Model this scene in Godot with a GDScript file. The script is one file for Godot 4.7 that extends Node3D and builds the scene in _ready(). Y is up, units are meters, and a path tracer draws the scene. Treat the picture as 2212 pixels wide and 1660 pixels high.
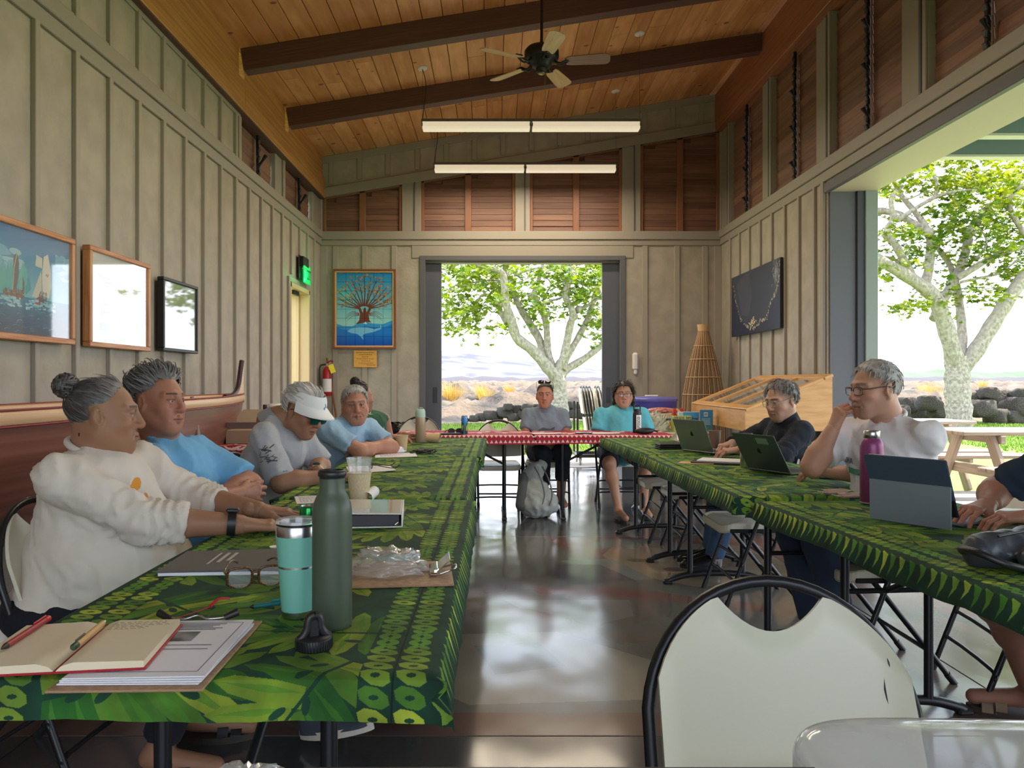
extends Node3D
# A meeting in a board-and-batten hall that opens on a lawn and a lava field. Right is +x, up is +y, the far wall lies towards -z.

func _ready() -> void:
	var cam := Camera3D.new()
	cam.name = "camera"
	cam.position = Vector3(0, 1.22, 0)
	cam.projection = Camera3D.PROJECTION_FRUSTUM
	cam.near = 0.05
	cam.far = 3000.0
	cam.size = 0.05 * 1660.0 / 1661.0                      # 53 degrees high, a 26 mm phone lens
	cam.frustum_offset = Vector2(36.0, -5.0) / 1661.0 * 0.05   # the lens looks a little past the room's axis
	add_child(cam)

	var around := WorldEnvironment.new()
	var env := Environment.new()
	var sky := Sky.new()
	var sm := ProceduralSkyMaterial.new()
	sm.sky_top_color = Color(0.80, 0.88, 1.0)
	sm.sky_horizon_color = Color(0.97, 0.98, 1.0)
	sm.sky_curve = 0.25
	sm.ground_bottom_color = Color(0.5, 0.47, 0.42)
	sm.ground_horizon_color = Color(0.8, 0.8, 0.8)
	sky.sky_material = sm
	env.sky = sky
	env.background_mode = Environment.BG_SKY
	env.background_energy_multiplier = 3.0
	env.tonemap_mode = Environment.TONE_MAPPER_LINEAR
	env.tonemap_exposure = 1.6
	env.sdfgi_enabled = true
	env.ssao_enabled = true
	env.ssil_enabled = true
	around.environment = env
	around.name = "surroundings"
	add_child(around)

	var sun := DirectionalLight3D.new()
	sun.name = "sun"
	sun.light_energy = 2.8
	sun.light_color = Color(1.0, 0.95, 0.86)
	sun.light_angular_distance = 0.6
	sun.shadow_enabled = true
	sun.look_at_from_position(Vector3(0.62, 1.15, -0.30), Vector3.ZERO)   # high, from beyond the lanai
	add_child(sun)

	materials()
	people_fields()
	room()
	outside()
	ceiling_fittings()
	wall_pieces()
	tables()
	chairs()
	back_of_room()
	table_things()
	people()
# ---------------------------------------------------------------- helpers
const F := 1661.0          # focal length in pixels of the 2212 x 1660 frame
const EYE := 1.22          # height of the lens
var taken := {}
var M := {}

func at(px: float, py: float, d: float) -> Vector3:      # a picture point at depth d, as a place in the room
	return Vector3((px - 1070.0) * d / F, EYE - (py - 825.0) * d / F, -d)

func lay(px: float, py: float, y: float) -> Vector3:     # a picture point on the level plane at height y
	return at(px, py, (EYE - y) * F / (py - 825.0))

func numbered(called: String) -> String:
	var k: int = taken.get(called, 0)
	taken[called] = k + 1
	return called if k == 0 else "%s_%03d" % [called, k]

func tag(o: Node, label: String, category: String, group := "") -> Node:
	o.set_meta("label", label)
	o.set_meta("category", category)
	if group: o.set_meta("group", group)
	return o

func thing(called: String, label: String, category: String, pos := Vector3.ZERO, turn := 0.0, group := "") -> Node3D:
	var o := Node3D.new()
	o.name = numbered(called)
	add_child(o)
	o.position = pos
	o.rotation.y = turn
	tag(o, label, category, group)
	return o

func obj(called: String, shape, material: Material, parent: Node = null, place := Transform3D()) -> MeshInstance3D:
	var o := MeshInstance3D.new()
	o.mesh = shape.mesh() if shape is Shape else shape
	o.material_override = material
	o.transform = place
	if parent == null:
		o.name = numbered(called)
		add_child(o)
	else:
		o.name = called
		parent.add_child(o, true)
	return o

func struct_node(called: String) -> Node3D:
	var o := Node3D.new()
	o.name = called
	add_child(o)
	o.set_meta("kind", "structure")
	return o

func struct_mesh(called: String, shape, material: Material) -> MeshInstance3D:
	var o := obj(called, shape, material)
	o.set_meta("kind", "structure")
	return o

func copy_of(root: Node3D, pos: Vector3, turn: float, label: String) -> Node3D:
	var r: Node3D = root.duplicate()
	r.name = numbered(String(root.name).rstrip("0123456789").trim_suffix("_"))
	add_child(r)
	r.position = pos
	r.rotation = Vector3(0, turn, 0)
	r.set_meta("label", label)
	return r

func mat(color: Color, rough := 0.6, metal := 0.0, spec := 0.5) -> StandardMaterial3D:
	var m := StandardMaterial3D.new()
	m.albedo_color = color
	m.roughness = rough
	m.metallic = metal
	m.metallic_specular = spec
	return m

func c8(r: int, g: int, b: int) -> Color:
	return Color(r / 255.0, g / 255.0, b / 255.0)

func placed(pos: Vector3, turn := 0.0, pitch := 0.0, roll := 0.0) -> Transform3D:
	return Transform3D(Basis.from_euler(Vector3(pitch, turn, roll)), pos)

func facing(pos: Vector3, z_to: Vector3, up := Vector3.UP) -> Transform3D:   # local +z points along z_to
	var z := z_to.normalized()
	var x := up.cross(z)
	if x.length() < 0.001: x = Vector3.RIGHT.cross(z)
	x = x.normalized()
	return Transform3D(Basis(x, z.cross(x), z), pos)

class Shape:
	var v := PackedVector3Array()
	var n := PackedVector3Array()
	var t := PackedVector2Array()
	var c := PackedColorArray()
	var idx := PackedInt32Array()
	var tint := Color(1, 1, 1)

	func vert(p: Vector3, nn: Vector3, uv: Vector2) -> int:
		v.append(p); n.append(nn); t.append(uv); c.append(tint)
		return v.size() - 1

	func tri(a: Vector3, b: Vector3, d: Vector3, ua := Vector2.ZERO, ub := Vector2.ZERO, ud := Vector2.ZERO) -> void:  # counter-clockwise from outside
		var nn := (b - a).cross(d - a).normalized()
		var i := vert(a, nn, ua)
		vert(b, nn, ub); vert(d, nn, ud)
		idx.append(i); idx.append(i + 2); idx.append(i + 1)

	func quad(a: Vector3, b: Vector3, d: Vector3, e: Vector3, u := Rect2(0, 0, 1, 1)) -> void:
		var nn := (d - a).cross(e - b).normalized()
		var i := vert(a, nn, u.position + Vector2(0, u.size.y))
		vert(b, nn, u.position + u.size); vert(d, nn, u.position + Vector2(u.size.x, 0)); vert(e, nn, u.position)
		for k in [0, 2, 1, 0, 3, 2]: idx.append(i + k)

	func box(center: Vector3, size: Vector3, basis := Basis(), bevel := 0.0, uv_off := Vector2.ZERO) -> void:
		# texture coordinates in metres, u along the longest side
		var h := size * 0.5
		var b := minf(bevel, minf(h.x, minf(h.y, h.z)) * 0.9)
		var long_axis := 0
		if size.y >= size.x and size.y >= size.z: long_axis = 1
		elif size.z >= size.x and size.z >= size.y: long_axis = 2
		var axes := [Vector3.RIGHT, Vector3.UP, Vector3.BACK]
		for a in 3:
			for s in [-1.0, 1.0]:
				var w: int = (a + 1) % 3
				var q: int = (a + 2) % 3
				var nn: Vector3 = axes[a] * s
				var ps := []
				for k in [[-1.0, -1.0], [1.0, -1.0], [1.0, 1.0], [-1.0, 1.0]]:
					ps.append(axes[a] * s * h[a] + axes[w] * k[0] * (h[w] - b) + axes[q] * k[1] * (h[q] - b))
				if s < 0: ps.reverse()
				var i := v.size()
				for p: Vector3 in ps:
					var uu := Vector2.ZERO
					if a == long_axis: uu = Vector2(p[w], p[q])
					elif w == long_axis: uu = Vector2(p[w], p[q] + s * h[a])
					else: uu = Vector2(p[q], p[w] + s * h[a])
					vert(center + basis * p, (basis * nn).normalized(), uu + uv_off)
				for k in [0, 2, 1, 0, 3, 2]: idx.append(i + k)
		if b <= 0.0: return
		for a in 3:      # edges along axis a
			var w: int = (a + 1) % 3
			var q: int = (a + 2) % 3
			for sw in [-1.0, 1.0]:
				for sq in [-1.0, 1.0]:
					var p1: Vector3 = axes[w] * sw * h[w] + axes[q] * sq * (h[q] - b)
					var p2: Vector3 = axes[w] * sw * (h[w] - b) + axes[q] * sq * h[q]
					var e: Vector3 = axes[a] * (h[a] - b)
					var l := [p1 - e, p1 + e, p2 + e, p2 - e]
					var nn: Vector3 = (axes[w] * sw + axes[q] * sq).normalized()
					if ((l[1] - l[0]).cross(l[2] - l[0])).dot(nn) < 0: l.reverse()
					var i := v.size()
					for p: Vector3 in l:
						vert(center + basis * p, (basis * nn).normalized(), Vector2(p[long_axis], 0) + uv_off)
					for k in [0, 2, 1, 0, 3, 2]: idx.append(i + k)
		for sx in [-1.0, 1.0]:
			for sy in [-1.0, 1.0]:
				for sz in [-1.0, 1.0]:
					var s := Vector3(sx, sy, sz)
					var l := [Vector3(h.x, h.y - b, h.z - b) * s, Vector3(h.x - b, h.y, h.z - b) * s, Vector3(h.x - b, h.y - b, h.z) * s]
					if sx * sy * sz < 0: l.reverse()
					tri(center + basis * l[0], center + basis * l[1], center + basis * l[2])

	func tube(pts: Array, radii, sides := 8, caps := true, flat := 1.0, up := Vector3.UP) -> void:   # flat: height over width of the section
		var count := pts.size()
		var start := v.size()
		var side := Vector3.ZERO
		var run := 0.0
		for i in count:
			var dir: Vector3 = (pts[mini(i + 1, count - 1)] - pts[maxi(i - 1, 0)]).normalized()
			if i == 0:
				side = up.cross(dir)
				if side.length() < 0.01: side = Vector3.RIGHT.cross(dir)
				if side.length() < 0.01: side = Vector3.BACK.cross(dir)
			else:
				run += (pts[i] - pts[i - 1]).length()
			side = (side - dir * side.dot(dir)).normalized()
			var other := dir.cross(side)
			var r: float = radii[i] if (radii is Array or radii is PackedFloat32Array) else radii
			for k in sides + 1:
				var a := TAU * k / sides
				var nn := (side * cos(a) + other * sin(a) / flat).normalized()
				vert(pts[i] + (side * cos(a) + other * sin(a) * flat) * r, nn, Vector2(run, float(k) / sides))
		for i in count - 1:
			for k in sides:
				var a := start + i * (sides + 1) + k
				var b := a + sides + 1
				for x in [a, b, a + 1, a + 1, b, b + 1]: idx.append(x)
		if caps:
			for e in [0, count - 1]:
				var base: int = start + e * (sides + 1)
				var dir: Vector3 = (pts[0] - pts[1]).normalized() if e == 0 else (pts[count - 1] - pts[count - 2]).normalized()
				var ring := []
				for k in sides: ring.append(v[base + k])
				var m := vert(pts[e], dir, Vector2.ZERO)
				for k in sides: vert(ring[k], dir, Vector2.ZERO)
				for k in sides:
					var a := m + 1 + k
					var b := m + 1 + (k + 1) % sides
					idx.append(m)
					if e == 0:
						idx.append(a); idx.append(b)
					else:
						idx.append(b); idx.append(a)

	func ring_tube(pts: Array, r: float, sides := 6) -> void:   # closed
		var l := pts.duplicate()
		l.append(pts[0]); l.append(pts[1])
		tube(l, r, sides, false)

	func lathe(profile: Array, segs := 24, xf := Transform3D(), crease := 0.5) -> void:   # profile of (radius, height) from the bottom up, outside
		for i in profile.size() - 1:
			var p: Vector2 = profile[i]
			var q: Vector2 = profile[i + 1]
			var e := q - p
			if e.length() < 1e-6: continue
			var nrm := Vector2(e.y, -e.x).normalized()
			var n0 := nrm
			var n1 := nrm
			if i > 0:
				var f: Vector2 = p - profile[i - 1]
				var m := Vector2(f.y, -f.x).normalized()
				if m.dot(nrm) > crease: n0 = (m + nrm).normalized()
			if i < profile.size() - 2:
				var f: Vector2 = profile[i + 2] - q
				var m := Vector2(f.y, -f.x).normalized()
				if m.dot(nrm) > crease: n1 = (m + nrm).normalized()
			var s := v.size()
			for k in segs + 1:
				var a := TAU * k / segs
				var d := Vector3(cos(a), 0, -sin(a))
				vert(xf * (d * p.x + Vector3.UP * p.y), (xf.basis * (d * n0.x + Vector3.UP * n0.y)).normalized(), Vector2(float(k) / segs, 1.0 - float(i) / (profile.size() - 1)))
				vert(xf * (d * q.x + Vector3.UP * q.y), (xf.basis * (d * n1.x + Vector3.UP * n1.y)).normalized(), Vector2(float(k) / segs, 1.0 - float(i + 1) / (profile.size() - 1)))
			for k in segs:
				var a := s + k * 2
				for x in [a, a + 1, a + 2, a + 1, a + 3, a + 2]: idx.append(x)

	func prism(poly: PackedVector2Array, depth: float, xf := Transform3D(), uv_scale := Vector2.ONE, uv_off := Vector2.ZERO) -> void:   # polygon in x, y pushed from z = 0 to z = depth
		var pl := poly
		if Geometry2D.is_polygon_clockwise(pl):
			pl = pl.duplicate(); pl.reverse()
		var tr := Geometry2D.triangulate_polygon(pl)
		for face in [0.0, 1.0]:
			var nn := (xf.basis * Vector3(0, 0, 1 if face > 0 else -1)).normalized()
			var s := v.size()
			for p in pl: vert(xf * Vector3(p.x, p.y, depth * face), nn, p * uv_scale + uv_off)
			for k in range(0, tr.size(), 3):
				var a := pl[tr[k]]; var b := pl[tr[k + 1]]; var d := pl[tr[k + 2]]
				var ccw := (b - a).cross(d - a) > 0
				var o := [tr[k], tr[k + 1], tr[k + 2]]
				if ccw == (face > 0): o = [tr[k], tr[k + 2], tr[k + 1]]
				for x in o: idx.append(s + x)
		for k in pl.size():
			var a := pl[k]; var b := pl[(k + 1) % pl.size()]
			quad(xf * Vector3(a.x, a.y, 0), xf * Vector3(b.x, b.y, 0), xf * Vector3(b.x, b.y, depth), xf * Vector3(a.x, a.y, depth))

	func grid(nu: int, nv: int, f: Callable, uv := Rect2(0, 0, 1, 1), flip := false) -> void:   # f(u, v) -> Vector3, smooth
		var s := v.size()
		for j in nv + 1:
			for i in nu + 1:
				var a := float(i) / nu
				var b := float(j) / nv
				vert(f.call(a, b), Vector3.ZERO, uv.position + uv.size * Vector2(a, b))
		for j in nv:
			for i in nu:
				var a := s + j * (nu + 1) + i
				var b := a + nu + 1
				var q := [a, a + 1, b, a + 1, b + 1, b] if flip else [a, b, a + 1, a + 1, b, b + 1]
				for x in q: idx.append(x)
				var nn := (v[q[2]] - v[q[0]]).cross(v[q[1]] - v[q[0]])
				for x in [a, a + 1, b, b + 1]: n[x] += nn
		for i in range(s, v.size()): n[i] = n[i].normalized()

	func ball(center: Vector3, r: Vector3, basis := Basis(), segs := 12, rows := 8) -> void:
		var s := v.size()
		for j in rows + 1:
			var b := PI * j / rows
			for i in segs + 1:
				var a := TAU * i / segs
				var d := Vector3(sin(b) * cos(a), cos(b), sin(b) * sin(a))
				vert(center + basis * (d * r), (basis * (d / r)).normalized(), Vector2(float(i) / segs, float(j) / rows))
		for j in rows:
			for i in segs:
				var a := s + j * (segs + 1) + i
				var b := a + segs + 1
				for x in [a, b, a + 1, a + 1, b, b + 1]: idx.append(x)

	func pillow(center: Vector3, half: Vector3, e := 0.25) -> void:      # a box with soft round edges
		var f := func(x: float) -> float: return signf(x) * pow(absf(x), e)
		grid(48, 24, func(a: float, b: float) -> Vector3:
			var th := a * TAU
			var ph := (b - 0.5) * PI
			return center + half * Vector3(f.call(cos(th)) * f.call(cos(ph)), f.call(sin(ph)), -f.call(sin(th)) * f.call(cos(ph))))

	func mesh() -> ArrayMesh:
		var a := []
		a.resize(Mesh.ARRAY_MAX)
		a[Mesh.ARRAY_VERTEX] = v
		a[Mesh.ARRAY_NORMAL] = n
		a[Mesh.ARRAY_TEX_UV] = t
		a[Mesh.ARRAY_COLOR] = c
		a[Mesh.ARRAY_INDEX] = idx
		var m := ArrayMesh.new()
		m.add_surface_from_arrays(Mesh.PRIMITIVE_TRIANGLES, a)
		return m

func block(size: Vector3, bevel := 0.0, off := Vector2.ZERO) -> Shape:
	var s := Shape.new()
	s.box(Vector3.ZERO, size, Basis(), bevel, off)
	return s

func span(lo: Vector3, hi: Vector3, bevel := 0.0) -> Shape:
	var s := Shape.new()
	s.box((lo + hi) * 0.5, (hi - lo).abs(), Basis(), bevel)
	return s

func rod(pts: Array, r, sides := 8) -> Shape:
	var s := Shape.new()
	s.tube(pts, r, sides)
	return s

func turned(profile: Array, segs := 24) -> Shape:
	var s := Shape.new()
	s.lathe(profile, segs)
	return s

func curve(pts: Array, per := 4) -> Array:      # a smooth line through points
	var out := []
	for i in pts.size() - 1:
		var p0: Vector3 = pts[maxi(i - 1, 0)]
		var p3: Vector3 = pts[mini(i + 2, pts.size() - 1)]
		for k in per:
			out.append((pts[i] as Vector3).cubic_interpolate(pts[i + 1], p0, p3, float(k) / per))
	out.append(pts[-1])
	return out

# ---------------------------------------------------------------- painting
func poly_fill(im: Image, pts: PackedVector2Array, col: Color) -> void:
	var lo := 1e9
	var hi := -1e9
	for p in pts:
		lo = minf(lo, p.y); hi = maxf(hi, p.y)
	var w := im.get_width()
	for y in range(maxi(0, int(lo)), mini(im.get_height() - 1, int(hi)) + 1):
		var xs := []
		var fy := y + 0.5
		for i in pts.size():
			var a := pts[i]
			var b := pts[(i + 1) % pts.size()]
			if (a.y <= fy) != (b.y <= fy): xs.append(a.x + (fy - a.y) * (b.x - a.x) / (b.y - a.y))
		xs.sort()
		for k in range(0, xs.size() - 1, 2):
			var x0 := clampi(roundi(xs[k]), 0, w)
			var x1 := clampi(roundi(xs[k + 1]), 0, w)
			if x1 > x0: im.fill_rect(Rect2i(x0, y, x1 - x0, 1), col)

func line_fill(im: Image, pts: Array, w0: float, w1: float, col: Color) -> void:
	for i in pts.size() - 1:
		var a: Vector2 = pts[i]
		var b: Vector2 = pts[i + 1]
		var s := (b - a).orthogonal().normalized()
		var wa := lerpf(w0, w1, float(i) / (pts.size() - 1)) * 0.5
		var wb := lerpf(w0, w1, float(i + 1) / (pts.size() - 1)) * 0.5
		poly_fill(im, PackedVector2Array([a + s * wa, b + s * wb, b - s * wb, a - s * wa]), col)

func oval(c: Vector2, rx: float, ry: float, turn := 0.0, n := 14) -> PackedVector2Array:
	var out := PackedVector2Array()
	for k in n:
		var a := TAU * k / n
		out.append(c + Vector2(cos(a) * rx, sin(a) * ry).rotated(turn))
	return out

func tex(im: Image) -> ImageTexture:
	return ImageTexture.create_from_image(im)

func noise_image(w: int, h: int, freq: float, seed_: int, octaves := 4) -> Image:
	var n := FastNoiseLite.new()
	n.seed = seed_
	n.frequency = freq
	n.fractal_octaves = octaves
	return n.get_seamless_image(w, h)

func ramp_image(src: Image, stops: Array) -> Image:     # grey to colours; stops of [position, colour]
	var w := src.get_width()
	var h := src.get_height()
	var g := Gradient.new()
	g.offsets = PackedFloat32Array(stops.map(func(s): return s[0]))
	g.colors = PackedColorArray(stops.map(func(s): return s[1]))
	var lut := []
	for i in 256: lut.append(g.sample(i / 255.0))
	var d := src.get_data()
	var out := PackedByteArray()
	out.resize(w * h * 3)
	var l3 := PackedByteArray()
	for c: Color in lut:
		l3.append(c.r8); l3.append(c.g8); l3.append(c.b8)
	for i in w * h:
		var k := d[i] * 3
		out[i * 3] = l3[k]; out[i * 3 + 1] = l3[k + 1]; out[i * 3 + 2] = l3[k + 2]
	return Image.create_from_data(w, h, false, Image.FORMAT_RGB8, out)

func grain_tex(seed_: int, stops: Array, stretch := 8, w := 512, h := 512) -> ImageTexture:   # wood grain along u
	var a := noise_image(w / stretch, h, 0.035, seed_, 5)
	a.resize(w, h, Image.INTERPOLATE_CUBIC)
	a.convert(Image.FORMAT_L8)
	return tex(ramp_image(a, stops))

func blotch_tex(seed_: int, freq: float, stops: Array, w := 256) -> ImageTexture:
	var a := noise_image(w, w, freq, seed_, 5)
	a.convert(Image.FORMAT_L8)
	return tex(ramp_image(a, stops))

func bump_tex(seed_: int, freq: float, w := 256, stretch := 1, octaves := 4) -> NoiseTexture2D:
	var t := NoiseTexture2D.new()
	var n := FastNoiseLite.new()
	n.seed = seed_
	n.frequency = freq
	n.fractal_octaves = octaves
	t.noise = n
	t.width = w
	t.height = w
	t.seamless = true
	t.as_normal_map = true
	t.bump_strength = 6.0
	return t

func textured(t: Texture2D, rough := 0.6, scale := Vector3.ONE, color := Color.WHITE, tri := false) -> StandardMaterial3D:
	var m := mat(color, rough)
	m.albedo_texture = t
	m.uv1_scale = scale
	if tri:
		m.uv1_triplanar = true
	return m

static func V(x: float, y: float, z: float) -> Vector3: return Vector3(x, y, z)
static func U(x: float, y: float) -> Vector2: return Vector2(x, y)
# ---------------------------------------------------------------- materials
func materials() -> void:
	var weave := bump_tex(5, 0.5, 256)
	M.wall = textured(blotch_tex(3, 0.02, [[0.2, c8(160, 151, 138)], [0.8, c8(174, 164, 150)]]), 0.62, V(0.6, 0.6, 0.6), Color.WHITE, true)
	M.wall.normal_enabled = true
	M.wall.normal_texture = bump_tex(8, 0.12, 256)
	M.wall.normal_scale = 0.05
	M.batten = mat(c8(160, 151, 138), 0.55)
	M.trim = mat(c8(154, 146, 134), 0.5)
	M.dark_trim = mat(c8(92, 92, 96), 0.5)
	M.plank = []
	for k in 6:
		var b: float = [0.0, 0.03, -0.025, 0.015, -0.05, 0.05][k]
		M.plank.append(textured(plank_tex(40 + k, b), 0.55, V(0.55, 1.0, 1)))
	M.slat = []
	for k in 5:
		var b: float = [0.0, 0.05, -0.05, 0.02, -0.03][k]
		M.slat.append(textured(grain_tex(60 + k, [[0.1, Color(0.44 + b, 0.31 + b * 0.8, 0.255 + b * 0.6)], [0.9, Color(0.53 + b, 0.38 + b * 0.8, 0.31 + b * 0.6)]], 8, 256, 128), 0.55, V(0.8, 4, 1)))
	M.rafter = textured(grain_tex(71, [[0.1, c8(88, 58, 49)], [0.9, c8(104, 70, 58)]]), 0.55, V(0.4, 1.6, 1))
	M.glulam = textured(grain_tex(72, [[0.1, c8(176, 122, 68)], [0.5, c8(196, 140, 80)], [0.9, c8(208, 152, 92)]]), 0.5, V(0.3, 1.4, 1))
	M.glulam_red = textured(grain_tex(76, [[0.1, c8(138, 84, 58)], [0.5, c8(158, 98, 68)], [0.9, c8(172, 110, 78)]]), 0.5, V(0.3, 1.4, 1))
	M.steel_dark = mat(c8(70, 72, 76), 0.4, 0.8)
	M.oak = textured(grain_tex(73, [[0.1, c8(166, 104, 62)], [0.5, c8(196, 134, 86)], [0.9, c8(212, 152, 102)]]), 0.4, V(1.2, 6, 1))
	M.ply = textured(grain_tex(74, [[0.1, c8(206, 150, 84)], [0.5, c8(220, 166, 100)], [0.9, c8(228, 178, 114)]], 4), 0.35, V(0.6, 1.0, 1))
	M.louvre_frame = textured(grain_tex(75, [[0.1, c8(128, 82, 58)], [0.9, c8(150, 100, 72)]]), 0.5, V(1, 4, 1))
	M.black = mat(c8(28, 28, 31), 0.45)
	M.black_metal = mat(c8(36, 37, 40), 0.35, 0.35)
	M.steel = mat(c8(190, 190, 192), 0.28, 1.0)
	M.chrome = mat(c8(215, 215, 218), 0.12, 1.0)
	M.white = mat(c8(232, 230, 222), 0.5)
	M.paper = mat(c8(228, 226, 230), 0.7)
	M.kraft = mat(c8(196, 160, 116), 0.75)
	M.glass = mat(Color(0.97, 0.98, 0.98, 0.06), 0.03)
	M.glass.transparency = BaseMaterial3D.TRANSPARENCY_ALPHA

func plank_tex(seed_: int, b: float) -> ImageTexture:
	var a := noise_image(64, 256, 0.03, seed_, 5)
	a.resize(1024, 256, Image.INTERPOLATE_CUBIC)
	a.convert(Image.FORMAT_L8)
	var im := ramp_image(a, [[0.1, Color(0.79 + b, 0.54 + b, 0.32 + b)], [0.5, Color(0.84 + b, 0.59 + b, 0.36 + b)], [0.9, Color(0.88 + b, 0.65 + b, 0.42 + b)]])
	var rng := RandomNumberGenerator.new()
	rng.seed = seed_
	for k in 7:      # knots
		var p := U(rng.randf() * 1000, rng.randf() * 250)
		var r := rng.randf_range(3, 7)
		poly_fill(im, oval(p, r * 2.2, r * 1.3), Color(0.64 + b, 0.40 + b, 0.22 + b))
		poly_fill(im, oval(p, r * 1.1, r * 0.7), Color(0.42, 0.26, 0.17))
	for k in 3:      # scuffs of raw wood
		var p := U(rng.randf() * 1000, rng.randf() * 250)
		poly_fill(im, oval(p, rng.randf_range(8, 26), 1.5, rng.randf_range(-0.3, 0.3), 6), Color(0.88, 0.68, 0.46))
	return tex(im)

# ---------------------------------------------------------------- the room
const LEFT := -2.476
const RIGHT := 3.196
const FAR := -10.88
const NEAR := 1.6

func roof_y(x: float) -> float: return 4.79 + 0.16 * x

func many(called: String, holder: Node, boxes: Array, material: Material) -> void:   # boxes of [centre, size]
	var made := {}
	for b in boxes:
		var key := str(b[1])
		if not made.has(key): made[key] = block(b[1], 0.004).mesh()
		obj(called, made[key], material, holder, Transform3D(Basis(), b[0]))

func room() -> void:
	make_floor()
	make_ceiling()
	wall_left()
	wall_far()
	wall_right()
	wall_near()

func make_floor() -> void:
	# stained concrete in slabs with saw cuts; the stain is one pattern across the slabs
	var w := 1024
	var h := 2048
	var im := Image.create(w, h, false, Image.FORMAT_RGB8)
	im.fill(c8(104, 104, 98))
	var sx := w / 6.2       # pixels per metre, x from -2.8
	var sz := h / 12.4      # depth from -1.3
	var P := func(l: Array) -> PackedVector2Array:
		var o := PackedVector2Array()
		for q in l: o.append(U((q[0] + 2.8) * sx, (q[1] + 1.4) * sz))
		return o
	var red := c8(150, 84, 66)
	var ochre := c8(160, 132, 92)
	var teal := c8(112, 128, 122)
	var slate := c8(84, 86, 94)
	var brown := c8(122, 100, 78)
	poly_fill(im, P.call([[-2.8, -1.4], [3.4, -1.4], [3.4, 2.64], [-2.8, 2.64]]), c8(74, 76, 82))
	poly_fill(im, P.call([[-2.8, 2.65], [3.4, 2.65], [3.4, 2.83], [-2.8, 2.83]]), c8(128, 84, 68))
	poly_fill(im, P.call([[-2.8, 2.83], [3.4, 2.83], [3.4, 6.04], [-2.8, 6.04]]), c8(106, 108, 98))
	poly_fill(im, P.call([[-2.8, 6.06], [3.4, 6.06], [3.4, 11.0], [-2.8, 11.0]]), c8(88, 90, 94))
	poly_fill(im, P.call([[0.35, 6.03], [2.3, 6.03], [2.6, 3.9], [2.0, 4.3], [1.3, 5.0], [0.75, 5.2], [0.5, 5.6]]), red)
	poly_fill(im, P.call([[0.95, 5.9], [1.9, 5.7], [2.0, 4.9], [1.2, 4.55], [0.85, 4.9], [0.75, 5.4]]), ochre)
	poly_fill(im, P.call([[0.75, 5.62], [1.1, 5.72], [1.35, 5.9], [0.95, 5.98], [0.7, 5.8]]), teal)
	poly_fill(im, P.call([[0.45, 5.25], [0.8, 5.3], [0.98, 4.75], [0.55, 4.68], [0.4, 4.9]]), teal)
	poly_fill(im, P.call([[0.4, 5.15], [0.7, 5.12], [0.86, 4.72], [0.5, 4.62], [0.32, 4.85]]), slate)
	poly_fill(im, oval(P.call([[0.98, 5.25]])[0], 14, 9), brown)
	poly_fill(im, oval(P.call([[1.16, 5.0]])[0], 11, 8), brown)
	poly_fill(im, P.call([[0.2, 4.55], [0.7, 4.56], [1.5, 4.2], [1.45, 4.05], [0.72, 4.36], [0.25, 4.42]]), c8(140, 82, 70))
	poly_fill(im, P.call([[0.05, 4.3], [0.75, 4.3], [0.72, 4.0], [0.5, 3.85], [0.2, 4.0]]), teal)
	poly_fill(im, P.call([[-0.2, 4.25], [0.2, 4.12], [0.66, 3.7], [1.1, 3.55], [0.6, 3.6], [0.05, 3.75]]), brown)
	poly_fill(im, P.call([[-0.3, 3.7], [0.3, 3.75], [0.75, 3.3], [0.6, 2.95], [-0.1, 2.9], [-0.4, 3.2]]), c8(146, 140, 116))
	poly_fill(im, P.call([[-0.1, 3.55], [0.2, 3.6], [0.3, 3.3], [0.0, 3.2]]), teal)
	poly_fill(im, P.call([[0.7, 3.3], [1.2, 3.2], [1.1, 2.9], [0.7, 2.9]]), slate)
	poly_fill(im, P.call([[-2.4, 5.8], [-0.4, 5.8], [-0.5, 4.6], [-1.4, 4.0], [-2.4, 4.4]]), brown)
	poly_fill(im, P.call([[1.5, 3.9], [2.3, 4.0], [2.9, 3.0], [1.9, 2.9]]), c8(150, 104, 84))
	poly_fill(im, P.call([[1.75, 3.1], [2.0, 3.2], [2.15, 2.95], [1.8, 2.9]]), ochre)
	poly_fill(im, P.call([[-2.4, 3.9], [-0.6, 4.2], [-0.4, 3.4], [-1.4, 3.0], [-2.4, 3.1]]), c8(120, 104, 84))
	var mot := noise_image(512, 512, 0.012, 91, 5)
	mot.resize(w, h, Image.INTERPOLATE_CUBIC)
	mot.convert(Image.FORMAT_L8)
	var d := im.get_data()
	var q := mot.get_data()
	for i in w * h:
		var f := 0.72 + q[i] / 255.0 * 0.5
		var g := (d[i * 3] + d[i * 3 + 1] + d[i * 3 + 2]) / 3.0 * 0.4 + 108.0 * 0.15
		for c in 3: d[i * 3 + c] = mini(255, int((d[i * 3 + c] * 0.45 + g) * f))
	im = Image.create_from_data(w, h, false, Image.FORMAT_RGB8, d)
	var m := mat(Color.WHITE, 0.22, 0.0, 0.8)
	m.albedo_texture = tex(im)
	var rough := noise_image(256, 256, 0.02, 17, 5)
	rough.convert(Image.FORMAT_L8)
	m.roughness_texture = tex(ramp_image(rough, [[0.2, Color(0.5, 0.5, 0.5)], [0.8, Color(0.85, 0.85, 0.85)]]))
	m.normal_enabled = true
	m.normal_texture = bump_tex(12, 0.02, 256)
	m.normal_scale = 0.045
	M.floor = m
	var fl := struct_node("floor")
	obj("screed", span(V(-3.0, -0.3, -11.2), V(3.8, -0.02, 1.9)), mat(c8(48, 48, 50), 0.9), fl)
	var zs := [1.9, -2.646, -6.05, -8.6, -11.15]
	var xs := [-2.9, -1.6, 1.95, 3.7]
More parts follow.
